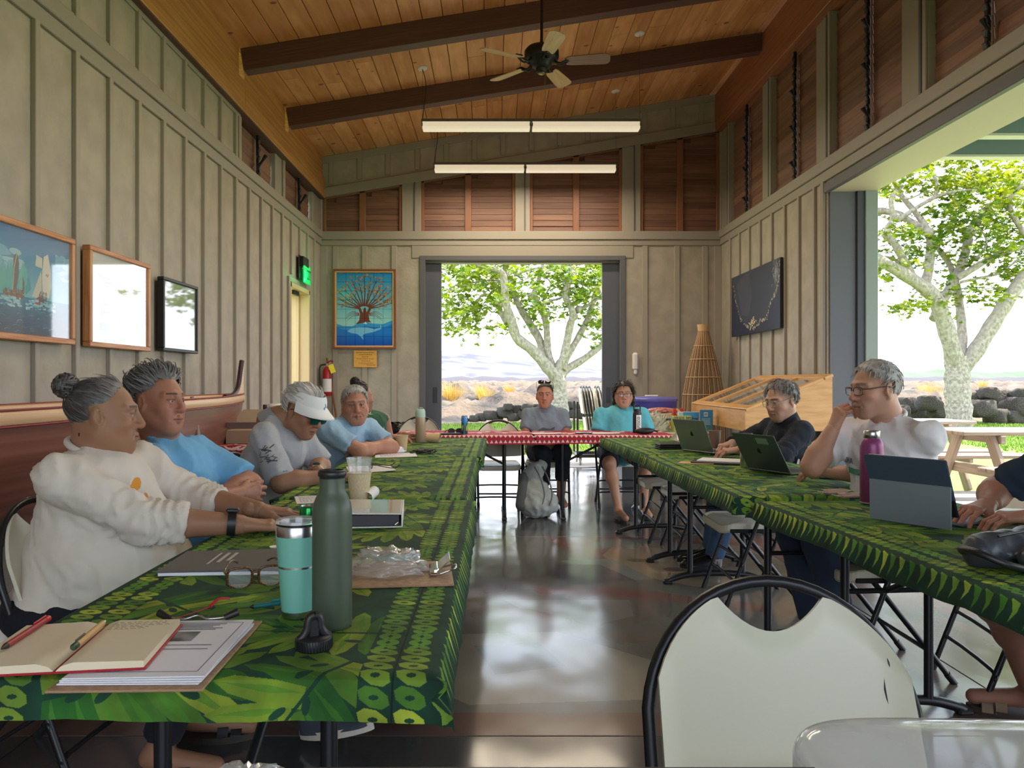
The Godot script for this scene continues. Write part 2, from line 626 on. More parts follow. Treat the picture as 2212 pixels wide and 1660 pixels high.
	for i in zs.size() - 1:
		for j in xs.size() - 1:
			var s := Shape.new()
			var x0: float = xs[j] + 0.0025
			var x1: float = xs[j + 1] - 0.0025
			var z0: float = zs[i] - 0.0025
			var z1: float = zs[i + 1] + 0.0025
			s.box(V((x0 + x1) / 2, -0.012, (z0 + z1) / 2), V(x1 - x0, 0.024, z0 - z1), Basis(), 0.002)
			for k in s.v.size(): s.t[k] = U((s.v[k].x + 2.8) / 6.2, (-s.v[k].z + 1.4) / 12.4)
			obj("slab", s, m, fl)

func make_ceiling() -> void:
	var ce := struct_node("ceiling")
	var slope := atan(0.16)
	var b := Basis(Vector3.BACK, slope)
	var deck := Shape.new()
	deck.box(V(0.3, 4.79 + 0.16 * 0.3 + 0.13, -5.0), V(7.4, 0.16, 15.2), b)
	obj("roof_deck", deck, mat(c8(120, 92, 66), 0.8), ce)
	var rng := RandomNumberGenerator.new()
	rng.seed = 4
	var meshes := {}
	for i in 30:
		var x := -2.56 + 0.196 * i
		var ends := [1.7, -1.0, -3.2, -5.0 - rng.randf() * 1.6, -7.4 - rng.randf() * 1.2, -9.2 - rng.randf() * 0.8, -11.1]
		if i % 2: ends.remove_at(4)
		for k in ends.size() - 1:
			var l: float = ends[k] - ends[k + 1] - 0.003
			var s := Shape.new()
			s.box(Vector3.ZERO, V(0.1925, 0.03, l), Basis(), 0.004, U(rng.randf() * 5, 0.1 * (i % 9)))
			obj("plank", s, M.plank[rng.randi() % 6], ce, Transform3D(b, V(x, roof_y(x) + 0.015, (ends[k] + ends[k + 1]) / 2)))
	# rafters and the two long eave beams they rest on
	var where := ["nearest the lamps and the far wall", "passing behind the fan", "over the middle tables", "over the near tables", "over the entrance end"]
	var k := 0
	for z: float in [-8.93, -7.33, -5.73, -4.13, -2.53]:
		var s := Shape.new()
		var x0 := -2.42
		var x1 := 3.12
		s.box(Vector3.ZERO, V((x1 - x0) / cos(slope), 0.215, 0.14), Basis(), 0.006)
		var r := obj("rafter", s, M.rafter, null, Transform3D(b, V((x0 + x1) / 2, roof_y((x0 + x1) / 2) - 0.108, z - 0.07)))
		tag(r, "dark-stained timber rafter under the plank ceiling, " + where[k], "rafter", "rafters")
		k += 1
	var e := thing("eave_beam", "honey-coloured laminated beam along the top of the picture wall", "beam", V(0, 0, 0), 0, "eave beams")
	for seg in [[1.6, -3.4], [-3.41, -7.38], [-7.385, -10.86]]:
		obj("beam", span(V(-2.60, 3.81, seg[0]), V(-2.40, 4.105, seg[1]), 0.006), M.glulam, e)
	obj("soffit_board", span(V(-2.56, 3.795, 1.6), V(-2.41, 3.81, -10.86)), M.rafter, e)
	for seg in [[1.6, -5.72], [-5.88, -7.32], [-7.48, -8.92], [-9.08, -10.86]]:
		obj("blocking", span(V(-2.52, 4.107, seg[0]), V(-2.44, 4.40, seg[1])), M.glulam, e)
	e = thing("eave_beam", "reddish laminated beam over the tall louvred windows", "beam", Vector3.ZERO, 0, "eave beams")
	for seg in [[1.6, -4.8], [-4.805, -10.86]]:
		obj("beam", span(V(3.10, 4.75, seg[0]), V(3.36, 5.275, seg[1]), 0.006), M.glulam_red, e)

func louvre(called: String, zone: Array, axis: String, plane: float, halves: Array, y0: float, tops: Callable, rod_style: int) -> void:
	# halves: [from, to] spans along the wall, each filled with tilted slats from y0 up to the sloping or level top
	var w := struct_node(called)
	var rng := RandomNumberGenerator.new()
	rng.seed = hash(called)
	var cache := {}
	for hf in halves:
		var a: float = hf[0]
		var e: float = hf[1]
		var y := y0 + 0.045
		while y < maxf(tops.call(a), tops.call(e)):
			var lo := a
			var hi := e
			if y > minf(tops.call(a), tops.call(e)) - 0.02:      # shorten under the sloping head
				var f: float = (y + 0.03 - tops.call(a)) / (tops.call(e) - tops.call(a) + 1e-6)
				if f > 0.93: break
				if f > 0.0:
					lo = a + (e - a) * f
			var l := hi - lo
			var s := Shape.new()
			s.box(Vector3.ZERO, V(l, 0.092, 0.011) if axis == "x" else V(0.011, 0.092, l), Basis(), 0.003, U(rng.randf() * 3, rng.randf()))
			var tilt := 0.09 + rng.randf_range(-0.02, 0.03)
			if rng.randf() < 0.05: tilt += 0.12
			if axis == "x":
				obj("slat", s, M.slat[rng.randi() % 5], w, placed(V((lo + hi) / 2, y, plane - 0.06), 0, -tilt, 0))
			else:
				obj("slat", s, M.slat[rng.randi() % 5], w, placed(V(plane + 0.06 * signf(plane), y, -(lo + hi) / 2), 0, 0, tilt * signf(plane)))
			y += 0.0845
		var low := minf(tops.call(a), tops.call(e)) - 0.14
		var bd := Shape.new()
		bd.prism(PackedVector2Array([U(a, low), U(e, low), U(e, tops.call(e) + 0.03), U(a, tops.call(a) + 0.03)]), 0.012)
		if axis == "x": obj("head_board", bd, M.slat[2], w, placed(V(0, 0, plane - 0.095)))
		else: obj("head_board", bd, M.slat[2], w, Transform3D(Basis(Vector3.FORWARD, Vector3.UP, Vector3.RIGHT), V(plane + (0.083 if plane > 0 else -0.095), 0, 0)))
	if rod_style > 0:      # black operator strip with handles between the halves
		var zc: float = -(halves[0][1] + halves[1][0]) / 2
		var top: float = tops.call(-zc)
		var x := plane + 0.012 * signf(plane)
		obj("operator_strip", span(V(x - 0.014, y0 + 0.01, zc - 0.016), V(x + 0.014, top, zc + 0.016), 0.003), M.black, w)
		var steps := 8
		for k in int((top - y0) / 0.0845):
			obj("clip", block(V(0.03, 0.05, 0.05), 0.006), M.black, w, placed(V(x - 0.008 * signf(plane), y0 + 0.05 + 0.0845 * k, zc), 0, 0.0, 0.3 * signf(plane)))
		var hs := [0.14, 0.52, 0.9] if rod_style == 1 else [0.12]
		for hgt: float in hs:
			var p := V(x - 0.02 * signf(plane), y0 + hgt, zc + 0.03)
			var d := V(-0.05 * signf(plane), 0.06, 0.02) * (1.0 if rod_style == 1 else 1.8)
			obj("handle", rod(curve([p - V(0, 0.05, 0), p, p + d * 0.6, p + d]), [0.012, 0.014, 0.014, 0.014, 0.014, 0.014, 0.013, 0.013, 0.015, 0.017, 0.02, 0.022, 0.018], 8), M.black, w)

func wall_left() -> void:
	var w := struct_node("wall_left")
	var t := LEFT - 0.25
	var s := Shape.new()
	var door0 := 9.2
	var door1 := 10.15
	s.box(V((LEFT + t) / 2, 1.67, (NEAR - door0) / 2), V(0.25, 3.34, NEAR + door0))
	s.box(V((LEFT + t) / 2, 1.67, -(door1 + 10.88) / 2), V(0.25, 3.34, 10.88 - door1))
	s.box(V((LEFT + t) / 2, (2.40 + 3.34) / 2, -(door0 + door1) / 2), V(0.25, 0.94, door1 - door0))
	s.box(V((LEFT + t) / 2, 3.58, (NEAR - 7.42) / 2), V(0.25, 0.48, NEAR + 7.42))
	obj("sheathing", s, M.wall, w)
	var l := []
	var z := 4.12
	while z > -1.5: z -= 0.397
	while z < 10.8:
		if z > door0 - 0.1 and z < door1 + 0.1: l.append([V(LEFT + 0.0125, 2.84, -z), V(0.03, 0.64, 0.045)])
		else: l.append([V(LEFT + 0.0125, 1.58, -z), V(0.03, 3.16, 0.045)])
		if z < 7.3: l.append([V(LEFT + 0.0125, 3.56, -z), V(0.03, 0.44, 0.045)])
		z += 0.397
	l.append([V(LEFT + 0.0125, 3.56, -7.40), V(0.025, 0.44, 0.07)])
	many("batten", w, l, M.batten)
	obj("rail", span(V(LEFT, 3.155, NEAR), V(LEFT + 0.022, 3.25, FAR), 0.004), M.trim, w)
	obj("ledge", span(V(LEFT - 0.05, 3.25, NEAR), V(LEFT + 0.045, 3.345, FAR), 0.006), M.trim, w)
	obj("rail", span(V(LEFT, 3.345, NEAR), V(LEFT + 0.018, 3.375, -7.42), 0.004), M.trim, w)
	obj("rail", span(V(LEFT, 3.765, NEAR), V(LEFT + 0.02, 3.83, -7.42), 0.004), M.trim, w)
	obj("post", span(V(LEFT - 0.25, 3.345, -8.66), V(LEFT + 0.0, 3.81, -9.06), 0.006), M.trim, w)
	obj("post", span(V(LEFT - 0.25, 3.345, -10.42), V(LEFT + 0.0, 3.81, -10.88), 0.006), M.trim, w)
	obj("mullion", span(V(LEFT, 3.345, -8.92), V(LEFT + 0.02, 3.81, -9.0), 0.004), M.trim, w)
	louvre("window_1", [], "z", LEFT, [[7.46, 8.046], [8.054, 8.65]], 3.345, func(_q): return 3.80, 2)
	louvre("window_2", [], "z", LEFT, [[9.08, 9.736], [9.744, 10.40]], 3.345, func(_q): return 3.80, 2)
	# the side doorway and its pale lining
	var dm := mat(c8(214, 184, 138), 0.45)
	var d := struct_node("door_1")
	obj("jamb", span(V(LEFT - 0.27, 0, -door1), V(LEFT + 0.03, 2.42, -door1 + 0.045), 0.004), dm, d)
	obj("stop", span(V(LEFT - 0.15, 0, -door1 + 0.045), V(LEFT - 0.10, 2.38, -door1 + 0.075), 0.003), dm, d)
	obj("jamb", span(V(LEFT - 0.27, 0, -door0 - 0.045), V(LEFT + 0.03, 2.42, -door0), 0.004), dm, d)
	obj("head", span(V(LEFT - 0.27, 2.36, -door1), V(LEFT + 0.03, 2.42, -door0), 0.004), dm, d)
	obj("casing", span(V(LEFT, 0, -door0 + 0.06), V(LEFT + 0.028, 2.48, -door0), 0.004), M.trim, d)
	obj("casing", span(V(LEFT, 0, -door1), V(LEFT + 0.028, 2.48, -door1 - 0.06), 0.004), M.trim, d)
	obj("casing", span(V(LEFT, 2.42, -door1), V(LEFT + 0.028, 2.48, -door0), 0.004), M.trim, d)
	obj("closer", span(V(LEFT - 0.06, 2.31, -door1 + 0.35), V(LEFT - 0.02, 2.36, -door1 + 0.6), 0.006), M.black, d)

func wall_far() -> void:
	var w := struct_node("wall_far")
	var x0 := -1.02      # rough opening, with the parked door leaves inside it
	var x1 := 1.79
	var top := 2.97
	var s := Shape.new()
	var zc := FAR - 0.11
	s.box(V((LEFT - 0.25 + x0) / 2, 1.67, zc), V(x0 - LEFT + 0.25, 3.34, 0.22))
	s.box(V((x1 + RIGHT + 0.4) / 2, 1.67, zc), V(RIGHT + 0.4 - x1, 3.34, 0.22))
	s.box(V((x0 + x1) / 2, (top + 3.34) / 2, zc), V(x1 - x0, 3.34 - top, 0.22))
	# the gable panel over the louvres
	s.prism(PackedVector2Array([U(LEFT - 0.25, 3.84), U(RIGHT + 0.4, 4.85), U(RIGHT + 0.4, 5.36), U(LEFT - 0.25, 4.40)]), 0.2, Transform3D(Basis(), V(0, 0, FAR - 0.2)))
	obj("sheathing", s, M.wall, w)
	var X := func(px: float) -> float: return (px - 1070.0) * 0.00655
	var l := []
	for p: float in [725, 788, 851.5, 1393, 1462, 1522.5]:
		l.append([V(X.call(p), 1.57, FAR + 0.0125), V(0.075, 3.14, 0.025)])
	l.append([V(LEFT + 0.05, 1.57, FAR + 0.01), V(0.1, 3.14, 0.02)])
	l.append([V(RIGHT - 0.05, 1.57, FAR + 0.01), V(0.1, 3.14, 0.02)])
	many("batten", w, l, M.batten)
	obj("rail", span(V(LEFT, 3.145, FAR), V(RIGHT, 3.225, FAR + 0.022), 0.004), M.trim, w)
	obj("ledge", span(V(LEFT, 3.225, FAR - 0.1), V(RIGHT, 3.345, FAR + 0.045), 0.006), M.trim, w)
	obj("board", span(V(x0 - 0.16, 2.97, FAR), V(x1 + 0.16, 3.145, FAR + 0.015), 0.003), M.trim, w)
	# the sloping rail under the gable panel and its little battens
	var ang := atan2(145.0, 861.0)
	var len_ := (RIGHT - LEFT) / cos(ang)
	obj("raking_rail", block(V(len_, 0.13, 0.05), 0.005), M.trim, w, Transform3D(Basis(Vector3.BACK, ang), V((LEFT + RIGHT) / 2, 1.22 + (825 - 346) * 0.00655, FAR + 0.02)))
	obj("raking_rail", block(V(len_, 0.10, 0.03), 0.005), M.trim, w, Transform3D(Basis(Vector3.BACK, atan(0.16)), V((LEFT + RIGHT) / 2, roof_y((LEFT + RIGHT) / 2) - 0.05, FAR + 0.015)))
	for p: float in [716, 777, 838, 902, 964, 1025, 1087, 1148, 1209, 1270, 1330, 1392, 1453, 1514]:
		var x: float = X.call(p)
		var lo: float = 1.22 + (825 - (420 - (p - 692) * 0.1675) + 18) * 0.00655
		var hi := roof_y(x) - 0.03
		obj("batten", block(V(0.065, hi - lo, 0.025), 0.004), M.batten, w, Transform3D(Basis(), V(x, (lo + hi) / 2, FAR + 0.012)))
	# posts between the louvred windows
	for p in [[868, 910], [1113, 1145], [1344, 1384]]:
		var a: float = X.call(p[0])
		var e: float = X.call(p[1])
		var ht: float = 1.22 + (825 - (420 - (p[0] - 692) * 0.1675)) * 0.00655
		obj("post", span(V(a, 3.345, FAR - 0.2), V(e, ht, FAR + 0.0), 0.005), M.trim, w)
		obj("cover_strip", span(V(a + (e - a) * 0.62, 3.345, FAR), V(a + (e - a) * 0.68, ht, FAR + 0.015), 0.003), M.dark_trim, w)
	obj("post", span(V(X.call(1555), 3.345, FAR - 0.2), V(RIGHT + 0.1, 4.9, FAR + 0.03), 0.005), M.trim, w)
	obj("post", span(V(LEFT - 0.1, 3.345, FAR - 0.2), V(X.call(696), 3.9, FAR + 0.03), 0.005), M.trim, w)
	var n := 3
	for p in [[697, 776, 788, 868], [910, 1005, 1017, 1113], [1145, 1239, 1251, 1344], [1384, 1464, 1476, 1555]]:
		var head := func(x: float) -> float: return 1.22 + (825 - (420 - ((x / 0.00655 + 1070.0) - 692) * 0.1675) - 10) * 0.00655
		var q: Array = p.map(X)
		var called := "window_%d" % n
		louvre(called, [], "x", FAR, [[q[0] + 0.03, q[1]], [q[2], q[3] - 0.03]], 3.345, head, 0)
		var win := get_node(called)
		for fx in [[q[0], q[0] + 0.04], [q[1] - 0.005, q[2] + 0.005], [q[3] - 0.04, q[3]]]:
			var ht: float = head.call((fx[0] + fx[1]) / 2)
			obj("frame", span(V(fx[0], 3.345, FAR - 0.11), V(fx[1], ht + 0.02, FAR - 0.02), 0.004), M.louvre_frame, win)
		var mid: float = (q[0] + q[3]) / 2
		obj("frame", block(V((q[3] - q[0]) / cos(ang), 0.035, 0.09), 0.004), M.louvre_frame, win, Transform3D(Basis(Vector3.BACK, ang), V(mid, head.call(mid) + 0.01, FAR - 0.065)))
		n += 1
	# the wide doorway: casing, and a dark sliding leaf parked at each side
	var d := struct_node("door_2")
	for sx in [[x0 - 0.05, x0 + 0.03], [x1 - 0.03, x1 + 0.05]]:
		obj("casing", span(V(sx[0], 0, FAR - 0.05), V(sx[1], top + 0.02, FAR + 0.03), 0.005), M.dark_trim, d)
	obj("casing", span(V(x0 - 0.05, top - 0.035, FAR - 0.05), V(x1 + 0.05, top + 0.03, FAR + 0.032), 0.005), M.dark_trim, d)
	obj("head", span(V(x0, top - 0.06, FAR - 0.22), V(x1, top, FAR - 0.05), 0.004), M.trim, d)
	var leafm := mat(c8(84, 88, 98), 0.5)
	for sx in [[x0 + 0.02, -0.768, -0.86], [1.522, x1 - 0.02, 1.61]]:
		var leaf := obj("leaf", span(V(sx[0], 0.02, FAR - 0.14), V(sx[1], top - 0.06, FAR - 0.08), 0.005), leafm, d)
		obj("pull", span(V(sx[2] - 0.03, 0.92, FAR - 0.082), V(sx[2] + 0.03, 1.14, FAR - 0.076), 0.002), M.steel_dark, leaf)
	obj("threshold", span(V(x0, -0.02, FAR - 0.22), V(x1, 0.008, FAR - 0.05), 0.003), M.dark_trim, d)

func wall_right() -> void:
	var w := struct_node("wall_right")
	var T := RIGHT + 0.4
	var o0 := 7.41       # the great opening runs from here towards and past the camera
	var o1 := 0.2
	var top := 3.06
	var s := Shape.new()
	s.box(V((RIGHT + T) / 2, 1.67, -(o0 + 10.88) / 2), V(0.4, 3.34, 10.88 - o0))
	s.box(V((RIGHT + T) / 2, 1.67, (NEAR - o1) / 2), V(0.4, 3.34, NEAR + o1))
	obj("sheathing", s, M.wall, w)
	obj("header", span(V(RIGHT, top, -o0), V(T, 3.34, -o1)), M.wall, w)
	var l := []
	var z := 10.42
	while z > 7.5:
		l.append([V(RIGHT - 0.0125, 1.58, -z), V(0.03, 3.16, 0.045)])
		z -= 0.393
	many("batten", w, l, M.batten)
	obj("rail", span(V(RIGHT - 0.022, 3.155, NEAR), V(RIGHT, 3.25, FAR), 0.004), M.trim, w)
	obj("ledge", span(V(RIGHT - 0.045, 3.25, NEAR), V(RIGHT + 0.05, 3.36, FAR), 0.006), M.trim, w)
	obj("casing", span(V(RIGHT - 0.03, 0, -o0 - 0.02), V(RIGHT, 3.155, -o0 - 0.09), 0.004), M.trim, w)
	# posts between the tall louvres
	for q in [[10.88, 10.47], [9.2, 8.88], [7.66, 7.31], [6.05, 5.68], [4.41, 4.07], [2.8, 2.4]]:
		obj("post", span(V(RIGHT - 0.0, 3.34, -q[0]), V(T, 4.80, -q[1]), 0.005), M.trim, w)
		obj("cover_strip", span(V(RIGHT - 0.02, 3.36, -q[1] + 0.005 - 0.05), V(RIGHT, 4.78, -q[1] - 0.0), 0.003), M.trim, w)
		obj("cover_strip", span(V(RIGHT - 0.012, 3.36, -q[1] - 0.11), V(RIGHT, 4.78, -q[1] - 0.08), 0.003), M.dark_trim, w)
	var n := 7
	for q in [[9.2, 9.796, 9.804, 10.47], [7.66, 8.226, 8.234, 8.88], [6.05, 6.616, 6.624, 7.31], [4.41, 5.006, 5.014, 5.68], [2.8, 3.416, 3.424, 4.07]]:
		louvre("window_%d" % n, [], "z", RIGHT, [[q[0], q[1]], [q[2], q[3]]], 3.36, func(_k): return 4.76, 1)
		n += 1
	var up := Shape.new()
	up.box(V(RIGHT + 0.25, 4.05, -0.4), V(0.3, 1.42, 4.0))
	obj("upper_wall", up, M.wall, w)
	# deep reveal of the great opening with the parked sliding leaf
	var d := struct_node("door_3")
	var leafm := mat(c8(98, 102, 112), 0.5)
	obj("pocket_board", span(V(RIGHT + 0.02, 0, -o0), V(RIGHT + 0.27, top, -o0 + 0.02), 0.003), leafm, d)
	obj("leaf", span(V(RIGHT + 0.27, 0.02, -o0 - 0.03), V(RIGHT + 0.34, top, -o0 + 0.05), 0.005), mat(c8(70, 76, 88), 0.5), d)
	obj("outer_casing", span(V(RIGHT + 0.34, 0, -o0), V(T + 0.06, top, -o0 + 0.07), 0.005), mat(c8(146, 160, 156), 0.5), d)
	obj("head_casing", span(V(RIGHT - 0.03, top - 0.02, -o0), V(RIGHT + 0.02, top + 0.07, -o1), 0.004), M.dark_trim, d)
	obj("soffit", span(V(RIGHT + 0.02, top - 0.012, -o0), V(T + 0.05, top, -o1), 0.003), mat(c8(208, 200, 176), 0.5), d)

func wall_near() -> void:
	# behind the camera: a wide opening like the far one
	var w := struct_node("wall_near")
	var s := Shape.new()
	s.box(V(-2.1, 1.4, NEAR + 0.1), V(1.2, 2.8, 0.2))
	s.box(V(2.9, 1.4, NEAR + 0.1), V(1.4, 2.8, 0.2))
	s.box(V(0.3, 3.05, NEAR + 0.1), V(6.4, 0.6, 0.2))
	s.prism(PackedVector2Array([U(LEFT - 0.25, 3.0), U(RIGHT + 0.4, 3.0), U(RIGHT + 0.4, 5.36), U(LEFT - 0.25, 4.40)]), 0.2, Transform3D(Basis(), V(0, 0, NEAR)))
	obj("sheathing", s, M.wall, w)
# ---------------------------------------------------------------- outdoors
func outside() -> void:
	var concrete := textured(blotch_tex(21, 0.03, [[0.2, c8(150, 142, 132)], [0.8, c8(172, 164, 154)]]), 0.8, V(0.3, 0.3, 0.3), Color.WHITE, true)
	struct_mesh("patio", span(V(-12, -0.3, -13.15), V(3.6, -0.03, -11.1)), concrete)
	struct_mesh("lanai_floor", span(V(3.65, -0.3, -8.8), V(9.0, -0.03, 4.0)), concrete)
	var lawn := textured(blotch_tex(22, 0.05, [[0.15, c8(92, 130, 44)], [0.5, c8(116, 152, 54)], [0.85, c8(140, 166, 68)]]), 0.9, V(0.5, 0.5, 0.5), Color.WHITE, true)
	var s := Shape.new()
	s.grid(60, 40, func(a: float, b: float) -> Vector3:
		var x := lerpf(-22.0, 40.0, a)
		var z := lerpf(8.0, -24.0, b)
		return V(x, -0.10 + 0.05 * sin(x * 0.6) * sin(z * 0.5) + (0.05 if z < -12 else 0.0), z))
	var lw := obj("lawn", s, lawn)
	lw.set_meta("kind", "structure")
	blades()
	field()
	boulders()
	lanai()
	picnic_tables()
	tree_by_door()
	tree_by_lanai()

func blades() -> void:      # short grass over the part of the lawn that shows
	var leaf := Shape.new()
	for k in 5:
		var a := k * 1.3
		var d := V(cos(a), 0, sin(a))
		var q := d.cross(Vector3.UP) * 0.012
		leaf.tri(d * 0.01 - q, d * 0.01 + q, d * (0.03 + 0.01 * k) + V(0, 0.06, 0))
	var m := mat(Color.WHITE, 0.8)
	m.vertex_color_use_as_albedo = true
	m.backlight_enabled = true
	m.backlight = Color(0.3, 0.4, 0.1)
	var mm := MultiMesh.new()
	mm.transform_format = MultiMesh.TRANSFORM_3D
	mm.use_colors = true
	mm.mesh = leaf.mesh()
	var rng := RandomNumberGenerator.new()
	rng.seed = 9
	var spots := []
	for k in 26000:
		var z := -rng.randf_range(13.2, 23.0)
		var x := rng.randf_range(-1.6, 4.0) if k % 2 else rng.randf_range(9.2, 18.0)
		if k % 2 == 0: z = -rng.randf_range(9.0, 23.5)
		spots.append(V(x, -0.10 + 0.05 * sin(x * 0.6) * sin(z * 0.5) + (0.05 if z < -12 else 0.0), z))
	mm.instance_count = spots.size()
	for k in spots.size():
		mm.set_instance_transform(k, Transform3D(Basis(Vector3.UP, rng.randf() * TAU).scaled(Vector3.ONE * rng.randf_range(0.6, 1.4)), spots[k]))
		var c := Color(0.14, 0.24, 0.03).lerp(Color(0.28, 0.36, 0.05), rng.randf())
		mm.set_instance_color(k, c)
	var o := MultiMeshInstance3D.new()
	o.name = "grass"
	o.multimesh = mm
	o.material_override = m
	o.set_meta("kind", "stuff")
	tag(o, "short bright green grass of the lawn beyond the doorways", "grass")
	add_child(o)

func field_y(x: float, z: float, n: FastNoiseLite) -> float:
	var d := -z - 23.0
	var r := clampf(d / 6.0, 0, 1)
	var rough := n.get_noise_2d(x * 1.0, z * 1.0)
	var fine := n.get_noise_2d(x * 4.0 + 40, z * 4.0)
	return -0.1 + r * (0.40 + rough * 0.8 + absf(fine) * 0.7) + clampf(d / 120.0, 0, 1) * 0.55

func field() -> void:      # old lava rising to the horizon, coloured by its own patches
	var n := FastNoiseLite.new()
	n.seed = 31
	n.frequency = 0.22
	n.fractal_octaves = 4
	var s := Shape.new()
	var nu := 280
	var nv := 150
	var cols := [Color(0.08, 0.058, 0.04), Color(0.17, 0.118, 0.075), Color(0.026, 0.023, 0.022), Color(0.11, 0.092, 0.075)]
	s.grid(nu, nv, func(a: float, b: float) -> Vector3:
		var z := -23.2 - pow(b, 2.6) * 420.0
		var half := 30.0 - z * 0.9
		var x := lerpf(-half * 0.55, half, a)
		return V(x, field_y(x, z, n), z))
	for i in s.v.size():
		var p := s.v[i]
		var q := n.get_noise_2d(p.x * 1.7 + 90, p.z * 1.7) * 0.5 + 0.5
		var steep := 1.0 - clampf((s.n[i].y - 0.6) / 0.4, 0, 1)
		var c: Color = cols[1].lerp(cols[0], clampf(q * 1.6 - 0.3, 0, 1)).lerp(cols[2], clampf(steep * 2.6 - 0.1 + (0.9 if q > 0.62 else 0.0), 0, 0.95))
		if n.get_noise_2d(p.x * 0.5, p.z * 0.5 + 300) > 0.3: c = c.lerp(cols[3], 0.6)
		s.c[i] = c
	var m := mat(Color.WHITE, 0.9)
	m.vertex_color_use_as_albedo = true
	m.normal_enabled = true
	m.normal_texture = bump_tex(33, 0.06, 256)
	m.normal_scale = 0.9
	m.uv1_triplanar = true
	m.uv1_scale = V(0.35, 0.35, 0.35)
	struct_mesh("lava_field", s, m)
	# a dark ridge of newer lava, a strip of distant scrub and the long slope of the mountain behind
	var ridge := Shape.new()
	ridge.grid(160, 6, func(a: float, b: float) -> Vector3:
		var x := lerpf(-330.0, 560.0, a)
		var up := sin(b * PI) * (3.2 + n.get_noise_2d(x * 0.5, 5.0) * 1.6)
		return V(x, 0.4 + up, -390.0 - b * 70.0))
	struct_mesh("lava_ridge", ridge, mat(c8(64, 60, 66), 0.95))
	var scrub := Shape.new()
	scrub.grid(240, 6, func(a: float, b: float) -> Vector3:
		var x := lerpf(280.0, 1500.0, a)
		var up := sin(b * PI) * (14.0 + n.get_noise_2d(x * 0.4, 50.0) * 7.0)
		return V(x, -1.0 + up, -900.0 - b * 160.0))
	struct_mesh("distant_scrub_hills", scrub, mat(c8(80, 104, 76), 0.95))
	var mount := Shape.new()
	mount.grid(120, 24, func(a: float, b: float) -> Vector3:
		var x := lerpf(-1500.0, 1500.0, a)
		var fall := clampf(0.92 - (x + 200.0) / 1100.0, 0.0, 1.2)
		var y := b * (150.0 * fall) + n.get_noise_2d(x * 0.02, b * 40.0) * 8.0 * b
		return V(x, y - 2.0, -1300.0 - b * 1900.0))
	for i in mount.v.size():
		var p := mount.v[i]
		var q := n.get_noise_2d(p.x * 0.03, p.z * 0.012)
		mount.c[i] = Color(0.055, 0.062, 0.085) if q > 0.08 else Color(0.13, 0.12, 0.11)
	var mm := mat(Color.WHITE, 1.0)
	mm.vertex_color_use_as_albedo = true
	struct_mesh("mountain_slope", mount, mm)
	# dry grass tufts standing in the lava
	var tuft := Shape.new()
	var rng := RandomNumberGenerator.new()
	rng.seed = 12
	for k in 150:
		var a := rng.randf() * TAU
		var d := V(cos(a), 0, sin(a))
		var q := d.cross(Vector3.UP) * 0.012
		var b := d * rng.randf() * 0.22
		var e := rng.randf_range(0.35, 0.75)
		tuft.tri(b - q, b + q, b + d * e * 0.45 + V(0, e, 0))
	var tm := mat(c8(190, 158, 84), 0.9)
	tm.backlight_enabled = true
	tm.backlight = Color(0.5, 0.4, 0.15)
	var tufts := tuft.mesh()
	for q in [[972, 858, 30, 1.2], [985, 856, 31, 1.1], [1052, 856, 30, 1.15], [1040, 856, 31, 0.9], [1010, 852, 36, 0.8], [1100, 853, 36, 0.9], [2012, 838, 40, 1.3], [1995, 838, 42, 1.1], [2030, 838, 42, 1.1], [2122, 836, 48, 1.0]]:
		var p := at(q[0], q[1], q[2])
		var t := obj("dry_grass_tuft", tufts, tm, null, Transform3D(Basis().scaled(Vector3.ONE * q[3]), V(p.x, field_y(p.x, p.z, n) - 0.1, p.z)))
		tag(t, "tuft of dry golden grass standing in the lava field", "grass tuft", "dry grass tufts in the lava")

func rock_mesh(seed_: int) -> ArrayMesh:
	var n := FastNoiseLite.new()
	n.seed = seed_
	n.frequency = 0.9
	var s := Shape.new()
	s.grid(16, 10, func(a: float, b: float) -> Vector3:
		var th := a * TAU
		var ph := b * PI
		var d := V(sin(ph) * cos(th), cos(ph), sin(ph) * sin(th))
		var q := d * (1.0 + n.get_noise_3dv(d * 1.6) * 0.5)
		q = q.clamp(V(-0.82, -0.7, -0.82), V(0.82, 0.75, 0.82))
		return q * (1.0 + n.get_noise_3dv(d * 6.0) * 0.12), Rect2(0, 0, 1, 1), true)
	return s.mesh()

